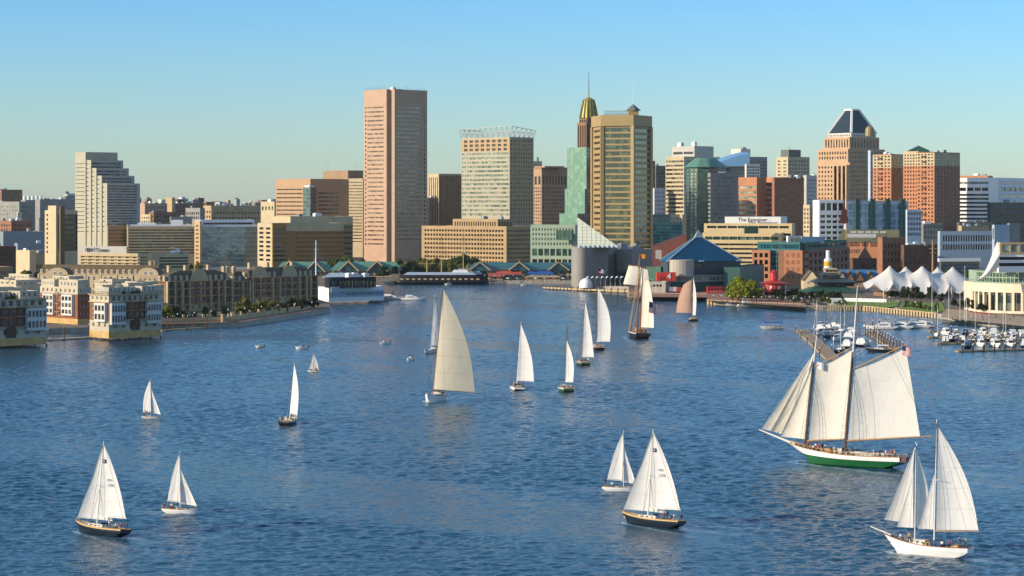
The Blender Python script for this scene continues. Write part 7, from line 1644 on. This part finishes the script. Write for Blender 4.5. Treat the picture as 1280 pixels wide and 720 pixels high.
for i,(x,y,ps,sh,wh) in enumerate([(4.2,.4,'sit','shirt_white','near the bow'),(3.2,-.5,'sit','shirt_dark','just behind the bow'),(2.4,.6,'stand','shirt_tan','under the foresail'),(.0,-.6,'sit','shirt_blue','beside the cabin'),(-.5,.6,'sit','shirt_dark','on the near side deck'),(-3,.5,'sit','shirt_white','in the cockpit'),(-3.4,-.5,'sit','shirt_red','across the cockpit'),(-4.6,.5,'sit','shirt_blue','aft in the cockpit'),(-5.6,.1,'stand','shirt_dark','at the helm'),(-6.2,-.4,'stand','shirt_tan','behind the helm')]):
    person(r,x,y*bd(x),zd(x)+(.2 if ps=='sit' else -.06),q.uniform(0,6),ps,sh,wh+' of the lower right white schooner')

# ---------------------------------------------------------------- motor boats
def cruiser(lab,L=10,B=3.3,fly=True,canv='bright_white',hc='hull_white',cover=None):
    t=thing('motor_cruiser',lab,'motor boat',(0,0,0),0)
    zd,bd=hull(t,L,B,1.25,hc,deckm='deck_white',boot='hull_navy',stern=.92,sheer=.45,rail='hull_white')
    z=zd(0); w_=bd(0)*.8
    mb=MB().add([(-L*.3,-w_,z-.1),(L*.24,-w_*.7,z),(L*.24,w_*.7,z),(-L*.3,w_,z-.1),(-L*.3,-w_*.85,z+1.3),(L*.05,-w_*.75,z+1.25),(L*.05,w_*.75,z+1.25),(-L*.3,w_*.85,z+1.3)],[(4,5,6,7),(0,1,5,4),(1,2,6,5),(2,3,7,6),(3,0,4,7)]); mb.build('cabin',M('hull_white'),t)
    mb=MB().quad((L*.235,-w_*.6,z+.1),(L*.235,w_*.6,z+.1),(L*.075,w_*.66,z+1.15),(L*.075,-w_*.66,z+1.15)); mb.build('windshield',M('dark'),t); t.children[-1].location=(.03,0,.03)
    for sg in (1,-1): MB().box((-L*.1,sg*w_*.90,z+.75),(L*.26,.06,.42)).build('side_window',M('dark'),t)
    if fly:
        MB().box((-L*.16,0,z+1.6),(L*.28,w_*1.4,.5),0,0,.85).build('flybridge',M('hull_white'),t); MB().box((-L*.18,0,z+2.9),(L*.22,w_*1.4,.08)).build('bimini_top',M(canv),t)
        mb=MB(); 
        for x in (-L*.27,-L*.09):
            for sg in (1,-1): mb.tube((x,sg*w_*.65,z+1.6),(x,sg*w_*.65,z+2.9),.035,n=4)
        mb.build('bimini_frame',M('steel'),t)
    if cover: MB().box((-L*.33,0,z+.75),(L*.28,w_*1.9,1.2),0,0,.8).build('cockpit_cover',M(cover),t)
    MB().tube((-L*.2,0,z+1.3),(-L*.24,0,z+4.2),.03,.02,4).build('antenna',M('white_paint'),t)
    mb=MB()
    for sg in (1,-1):
        xs=[L*.05+k*L*.4/5 for k in range(6)]
        for a_,b_ in zip(xs,xs[1:]): mb.tube((a_,sg*bd(a_)*.9,zd(a_)+.55),(b_,sg*bd(b_)*.9,zd(b_)+.55),.025,n=3)
    mb.build('bow_rail',M('steel'),t)
    return t
def barepole(lab,L=10,mast=13,cover='canvas_blue',hm='hull_white'):
    t=thing('moored_sailboat',lab,'sailboat',(0,0,0),0); zd,bd=hull(t,L,3.1,1.1,hm,deckm='deck_white',boot='hull_navy')
    MB().box((.3,0,zd(0)+.2),(3.6,1.7,.5),0,0,.85).build('cabin',M('deck_white'),t); MB().tube((.9,0,1),(.9,0,mast),.1,.07,6).build('mast',M('mast_white'),t)
    MB().tube((.8,0,2.5),(-3.2,0,2.6),.2,.16,6).build('furled_sail',M(cover),t)
    stays(t,[((4.8,0,1.3),(.9,0,mast)),((-4.9,0,1.2),(.9,0,mast)),((.8,1.4,1.1),(.9,0,mast*.9)),((.8,-1.4,1.1),(.9,0,mast*.9))],.025,m='steel'); return t
c1=cruiser('',12,3.8); c2=cruiser('',8.5,2.9,False); c3=cruiser('',15,4.6,True,'canvas_blue'); c4=cruiser('',10,3.3,False,hc='hull_navy',cover='canvas_blue'); c5=cruiser('',9,3.1,True,'awning_tan',cover='dark_grey'); s1=barepole(''); s2=barepole('',11,16,'bright_white','hull_navy')
protos={'c4':c4,'c5':c5,'c1':c1,'c2':c2,'c3':c3,'s1':s1,'s2':s2}; used=set()
def put(kind,px,py,rz,label,group='boats moored in the marina'):
    p=wp(px,py); o=protos[kind]
    if kind in used: o=dup(o,(p.x,p.y,0),R(rz),label,group=group)
    else:
        used.add(kind); o.location=(p.x,p.y,0); o.rotation_euler=(0,0,R(rz)); o['label']=label; o['group']=group
    return o
put('c3',517,375.5,-8,'white motor yacht, rightmost of the two cruising off the museum building','motor yachts by the museum')
put('c3',490,374.5,-8,'white motor yacht just left of the other by the museum building','motor yachts by the museum')
put('c3',1100,411.5,175,'big cream motor yacht at the left end of the far marina row')
put('c3',1120,411,172,'white motor yacht second from left in the far marina row')
put('c1',1136,410.5,176,'white cruiser in the middle of the far marina row')
put('c1',1148,409.5,170,'white cruiser right of the middle in the far marina row')
put('c2',1158,409,178,'small runabout at the right end of the far marina row')
put('c1',936,383.5,10,'small white cabin boat moored beside the yellow trees','boats by the quay')
put('c2',918,382.5,5,'little white runabout left of the cabin boat by the yellow trees','boats by the quay')
# right marina slips
rows=[(1166,1282,419.5,'back'),(1176,1284,427,'middle'),(1200,1290,434,'front')]
sidew=['leftmost','second','third','fourth','fifth','sixth','seventh','eighth','ninth','tenth','eleventh','twelfth']
q=random.Random(11)
for (x0,x1,y,wd_) in rows:
    n=10 if wd_!='front' else 5
    for k in range(n):
        x=x0+(x1-x0)*(k+.5)/n; kind=q.choice(['c1','c2','c4','c3','c5','c4','s2','s1','c2','c5'] if wd_!='front' else ['c1','c4','c3','c5'])
        kn={'c4':'navy runabout with blue cover','c5':'tan topped cruiser with dark cover','c1':'white cruiser','c2':'small white runabout','c3':'large white motor yacht','s1':'white hulled bare masted sailboat','s2':'navy hulled bare masted sailboat'}[kind]
        put(kind,x,y+q.uniform(-1,1),q.choice((78,84,96,262,275))+q.uniform(-6,6),f'{kn}, {sidew[k]} in the {wd_} row of the right marina')
# floating pier behind the schooner, crowded with boats
q=random.Random(5)
for k,(x,y) in enumerate([(1022,411),(1032,409.5),(1044,410),(1028,418),(1041,417.5),(1055,416),(1046,426),(1062,424),(1060,434),(1080,432),(1026,414),(1037,413),(1050,412.5),(1034,422),(1050,421),(1064,418)]):
    kind=q.choice(['c1','c2','c5','c3','s1','c4']); put(kind,x,y,q.choice((60,70,240,250))+q.uniform(-8,8),f'{ORD[k]} moored boat counting from the left tip of the pier behind the schooner','boats along the pier behind the schooner')
put('s2',1003+47,440,68,'blue hulled long boat nearest the schooner masts','boats along the pier behind the schooner'); put('s2',1100,440,160,'dark hulled sailboat under the mainsail gaff of the schooner','boats along the pier behind the schooner')
dock('brown floating pier with white edge leading behind the green schooner',[(1001,413),(1020,430),(1041,450)],5,10,ph=2.4,m='wood')
dock('narrow pier lined with tall white capped piles behind the schooner mast',[(1086,416),(1104,428),(1124,441)],2.5,22,ph=3.6,m='wood')
dock('front marina dock with white capped piles at the right edge',[(1196,440),(1250,438.5),(1300,437.5)],2.6,16,ph=2.6,m='wood')
dock('middle marina dock at the right',[(1170,430.5),(1300,428.5)],2.2,14,ph=2.6,m='wood')
dock('back marina dock at the right',[(1160,422.5),(1300,421)],2.2,14,ph=2.4,m='wood')
dock('short finger dock at the left end of the right marina',[(1161,415),(1190,414.5)],2.2,5,ph=2.4,m='wood')
dock('dock strip along the far marina row of motor yachts',[(1085,406.8),(1166,406.5)],2,8,ph=2.2,m='wood')
# small open boats on the water
def skiff(lab,px,py,rz,crew,m='hull_white',L=5):
    p=wp(px,py); t=thing('small_boat',lab,'motor boat',(p.x,p.y,0),R(rz)); zd,bd=hull(t,L,2.0,.6,m,deckm='deck_white',boot=m,stern=.9,rail=m)
    MB().box((.3,0,zd(0)+.35),(.8,.8,.9),0,0,.8).build('console',M('hull_grey'),t); MB().box((-L/2-.15,0,.7),(.4,.4,.9)).build('outboard_motor',M('black_metal'),t); MB().box((.75,0,zd(0)+1.0),(.05,.8,.4)).build('windshield',M('dark'),t)
    onboat(t,zd,bd,[(-.9-.8*k,.3*(1 if k%2 else -1)) for k in range(crew)],'in the '+' '.join(lab.split(',')[0].split()[:4]),int(px))
skiff('white skiff with people in red, above the tiny dinghy',377,436,200,2)
skiff('little dark raft, far left of the white skiff',324.5,434.5,190,1,'hull_grey',3.4)
skiff('grey open boat, left of the tall tan sail',513,450,250,2)
skiff('white open boat, nearer the far shore left of the tan sail',481,430,220,1)
skiff('small white launch, off the teal market pavilion',657,357,200,2,L=8)
skiff('tiny pedal boat, beside the moored dark ship',560,356,200,1,L=5)
p=wp(965,411.5); t=thing('water_taxi','low water taxi with a blue canopy heading left past the pier','water taxi',(p.x,p.y,0),R(186)); zd,bd=hull(t,11,3.4,.9,'hull_grey',deckm='deck_white',boot='hull_navy',stern=.95,rail='hull_white')
MB().box((-.3,0,3.1),(8.6,3.2,.4)).build('canopy',M('awning_blue'),t); mb=MB()
for x in (-4.2,-2.2,-.2,1.8,3.6):
    for sg in (1,-1): mb.tube((x,sg*1.4,.9),(x,sg*1.4,3.1),.04,n=4)
mb.build('canopy_post',M('white_paint'),t)
for k in range(6): MB().box((-3.6+1.3*k,0,1.15),(.5,2.4,.45)).build('bench_seat',M('teak'),t)
# ---------------------------------------------------------------- trees
def crown_mesh(seed,m,n=1500,r=3.2,h=5.6,leaf=.27,clumps=17):
    q=random.Random(seed); me=bpy.data.meshes.new('crown'); mb=MB()
    cs=[]
    for k in range(clumps):
        a=q.uniform(0,6.28); t=q.uniform(0,1); rr=r*(.2+.7*q.random())*(1-.35*t); cs.append((Vector((rr*math.cos(a),rr*math.sin(a),1.8+h*t*.8)),r*q.uniform(.2,.46)))
    for k in range(n):
        c,cr=q.choice(cs); d=Vector((q.gauss(0,1),q.gauss(0,1),q.gauss(0,.85))).normalized()*cr*q.uniform(.55,1.08); p=c+d
        a=(d.normalized()+Vector((q.gauss(0,.5),q.gauss(0,.5),q.gauss(0,.5)))).normalized(); u=a.orthogonal().normalized(); v=a.cross(u); s=leaf*q.uniform(.6,1.5)
        mb.quad(p-u*s-v*s*.6,p+u*s-v*s*.5,p+u*s*.6+v*s,p-u*s*.8+v*s*.7)
    me.from_pydata([Vector(v) for v in mb.v],[],mb.f); me.materials.append(M(m)); return me
def trunk_mesh(seed):
    q=random.Random(seed); mb=MB().tube((0,0,-.3),(0,0,2.6),.22,.15,7)
    for k in range(5): a=q.uniform(0,6.28); mb.tube((0,0,1.6+.25*k),(1.5*math.cos(a),1.5*math.sin(a),3.6+.4*k),.1,.04,5)
    me=bpy.data.meshes.new('trunk'); me.from_pydata([Vector(v) for v in mb.v],[],mb.f); me.materials.append(M('bark')); return me
CR={}
for kk,m in (('green','leaf'),('dark','leaf_dark'),('yellow','leaf_yellow'),('olive','leaf_olive')):
    CR[kk]=[crown_mesh(10+i+len(kk),m) for i in range(3)]
TR=[trunk_mesh(i) for i in range(3)]
def tree(px,py,kind,sc_,lab,group,D=None,z=2.2):
    p=wp(px,py,z) if D is None else Vector((pt(px,D).x,D,z)); i=rnd.randint(0,2)
    t=thing('broadleaf_tree',lab,'tree',(p.x,p.y,z),rnd.uniform(0,6.28),group); t.scale=(sc_,sc_,sc_*rnd.uniform(.85,1.1))
    c=bpy.data.objects.new('crown',CR[kind][i]); COL.objects.link(c); c.parent=t; k=bpy.data.objects.new('trunk',TR[i]); COL.objects.link(k); k.parent=t
def row(kind,x0,x1,y0,y1,n,s,lab,group,D=None,jit=3):
    cw={'green':'green','dark':'dark green','yellow':'yellow green','olive':'olive'}
    XS=sorted(x0+(x1-x0)*(k+.5)/n+rnd.uniform(-jit,jit) for k in range(n))
    for k in range(n):
        f=(k+.5)/n; dd=None if D is None else D+rnd.uniform(-12,12)
        tree(XS[k],y0+(y1-y0)*f+rnd.uniform(-.6,.6),kind,s*rnd.uniform(.75,1.3),f'{lab}, {ORD[k]} from left',group,dd)
G='trees along the shore'
row('yellow',912,948,376.5,377.5,6,1.25,'bright yellow green tree in the clump beside the red lighthouse',G+' by the lighthouse')
row('yellow',914,945,373,374,5,1.35,'yellow green tree at the back of the clump beside the red lighthouse',G+' by the lighthouse, back row')
row('dark',958,1050,372,377,12,.75,'small dark tree on the quay around the red lighthouse','small dark quay trees')
row('green',975,1060,378,381.5,12,.5,'low green bush tree along the quay below the restaurant','low bush trees below the restaurant')
row('dark',1105,1180,372,378,7,.8,'dark tree behind the lawn beside the white tent','trees by the tent')
row('green',1128,1176,385,391,6,.5,'low tree on the grass bank under the tent','low trees on the bank')
row('dark',1190,1232,384,392,5,.8,'dark tree between the tent and the round building','trees between tent and round building')
row('green',212,288,399,397,6,.75,'green garden tree in front of the nearer brick gabled block','garden trees by the nearer block',jit=2)
row('olive',295,345,396,392,6,1.0,'olive garden tree between the two brick gabled blocks','garden trees between the blocks',jit=2)
row('dark',345,398,392,384,7,.85,'dark garden tree in front of the further brick block','garden trees by the further block',jit=2)
row('yellow',206,214,401,400.5,2,.9,'yellowing tree at the corner of the nearer brick block','yellowing corner trees',jit=1)
row('dark',14,62,0,0,10,1.25,'dark tree at far left between the low buildings and slim tower','dark trees at far left',D=1430)
row('olive',20,60,0,0,6,1.1,'olive tree in front of the slim apartment tower','olive trees at far left',D=1400)
row('dark',66,104,0,0,6,1.2,'dark tree at the foot of the slim apartment tower','trees at the slim tower foot',D=1500)
row('olive',148,250,0,0,14,1.3,'olive tree behind the parking garage','trees behind the garage',D=1720)
row('green',395,455,0,0,9,1.5,'green tree at the foot of the brown office blocks','trees below the brown blocks',D=1680)
row('green',496,600,0,0,17,1.5,'green tree in the park at the foot of the tallest skyscraper','park trees at the far shore',D=1700)
row('olive',520,590,0,0,10,1.3,'olive tree in front of the long beige block','olive park trees at the far shore',D=1640)
row('dark',460,530,0,0,8,1.1,'dark tree behind the far quay left of the moored ship','dark far quay trees',D=1620)
row('olive',655,700,0,0,6,1.0,'olive tree behind the teal market pavilion','trees behind the market pavilion',D=1660)
row('green',1172,1240,0,0,8,1.1,'green tree behind the white tent roof','trees behind the tent',D=1440)
# woods on the far hills: nobody could count them
q=random.Random(3); mb=MB()
for k in range(9000):
    y=q.uniform(3000,6800); x=q.uniform(-.26,.26)*y; z=hz(x,y); h=q.uniform(4,11); s=q.uniform(2.5,5)
    a=q.uniform(0,3.14); u=Vector((math.cos(a),math.sin(a),0))*s; p=Vector((x,y,z))
    top=Vector((q.uniform(-1,1),q.uniform(-1,1),h)); v=Vector((-u.y,u.x,0))
    mb.add([p-u,p+v,p+u,p-v,p+top+u*.5,p+top+v*.5+Vector((0,0,q.uniform(-1,1))),p+top-u*.5],[(0,1,4),(1,2,4),(2,3,4),(3,0,4),(1,4,5),(0,5,6),(2,6,4)])
o=mb.build('far_woods',M('leaf_dark')); o['kind']='stuff'
# lamp posts along the quays
lp0=None
LN=[0]
def lamp(px,py,where):
    global lp0
    LN[0]+=1; lab=f'dark lamp post with a white globe, {where}'
    p=wp(px,py,2.2)
    if lp0 is None:
        lp0=thing('street_lamp',lab,'street lamp',tuple(p),0,'lamp posts along the quays')
        MB().tube((0,0,0),(0,0,4.2),.09,.06,6).build('post',M('black_metal'),lp0); MB().lathe([(.05,4.2),(.32,4.45),(.32,4.7),(0,4.95)],(0,0,0),8).build('globe',M('white_paint'),lp0,smooth=True)
        return
    dup(lp0,tuple(p),0,lab)
for k in range(12): lamp(892+k*10,380-.0+k*.35,f'{ORD[k]} from left by the yellow trees')
for k in range(10): lamp(606+k*12,352.5,f'{ORD[k]} from left on the far quay')
for k in range(7): lamp(1012+k*22,382+k*1.2,f'{ORD[k]} from left above the buttressed quay')
for k in range(9): lamp(222+k*21,405.5-k*2.0,f'{ORD[k]} from left along the curved promenade')
def quayp(px,py,sh,where):
    p=wp(px,py,2.2); o=bpy.data.objects.new('person',person_mesh('stand',sh,'pants_dark')); COL.objects.link(o); o.location=p; o.rotation_euler=(0,0,rnd.uniform(0,6.28)); tag(o,f'person in {CW[sh]} {where}','person','people walking on the quays')
for k in range(60):
    z_=k%4; o_=k//4; t_=(o_+rnd.uniform(.1,.9))/15
    x,y,wh={0:(890+110*t_,rnd.uniform(377,381),'walking on the quay by the yellow trees'),1:(610+102*t_,rnd.uniform(352,353.2),'walking on the far quay below the market pavilion'),2:(1180+90*t_,rnd.uniform(397,401),'walking by the round cream building'),3:(1100+100*t_,rnd.uniform(378,383),'under the white tent')}[z_]
    quayp(x,y,rnd.choice(SH),f'{wh}, {ORD[o_]} from left')
# parasols by the round building and on the far quay
def parasol(px,py,m,lab,group):
    p=wp(px,py,2.2); t=thing('parasol',lab,'parasol',tuple(p),0,group); MB().tube((0,0,0),(0,0,2.8),.05,n=5).build('pole',M('white_paint'),t); MB().lathe([(1.6,2.2),(0,2.95)],(0,0,0),8).build('canopy',M(m),t)
for k in range(9): parasol(612+k*11.5,352.2,['awning_tan','awning_red','bright_white'][k%3],f'{["tan","red","white"][k%3]} cafe parasol on the far quay, {ORD[k]} from left','cafe parasols on the far quay')
for k in range(5): parasol(1214+k*6,396+k*.8,'red_paint',f'red cafe parasol beside the round cream building, {ORD[k]} from left','red parasols by the round building')
for k,(x,y,h) in enumerate(((1165,398,344),(1186,399,348),(1206,401,332),(1200,401,356),(1208,402,350))):
    p=wp(x,y,2.2); t=thing('flagpole',['tall white flagpole left of the marina lawn','white flagpole under the tent edge','tallest white pole beside the round building','short white pole by the marina','white pole second from right by the marina'][k],'flagpole',tuple(p)); MB().tube((0,0,0),(0,0,zz(h,p.y)-2.2),.14,.07,6).build('pole',M('mast_white'),t)
# utility pole, brown, with crossarms
p=pt(1166,1500); t=thing('utility_pole','tall brown wooden pole with short crossarms behind the white tent','utility pole',(p.x,p.y,2.2)); H_=zz(300,1500)-2.2
MB().tube((0,0,0),(0,0,H_),.8,.55,8).build('pole',M('brown_stone'),t)
for h,w_ in ((.97,2),(.80,5),(.70,4)): MB().box((0,0,H_*h),(w_,.5,.5)).build('crossarm',M('brown_stone'),t)
# ---------------------------------------------------------------- thin evening haze over the city
m=bpy.data.materials.new('haze'); m.use_nodes=True; n=m.node_tree; n.nodes.remove(n.nodes['Principled BSDF'])
pv=n.nodes.new('ShaderNodeVolumePrincipled'); pv.inputs['Density'].default_value=1.5e-5; pv.inputs['Color'].default_value=(.86,.93,1,1); pv.inputs['Anisotropy'].default_value=0.1
n.links.new(pv.outputs[0],n.nodes['Material Output'].inputs['Volume'])
mb=MB().box((0,7000,95),(34000,17000,210)); o=mb.build('haze',m); o['kind']='stuff'
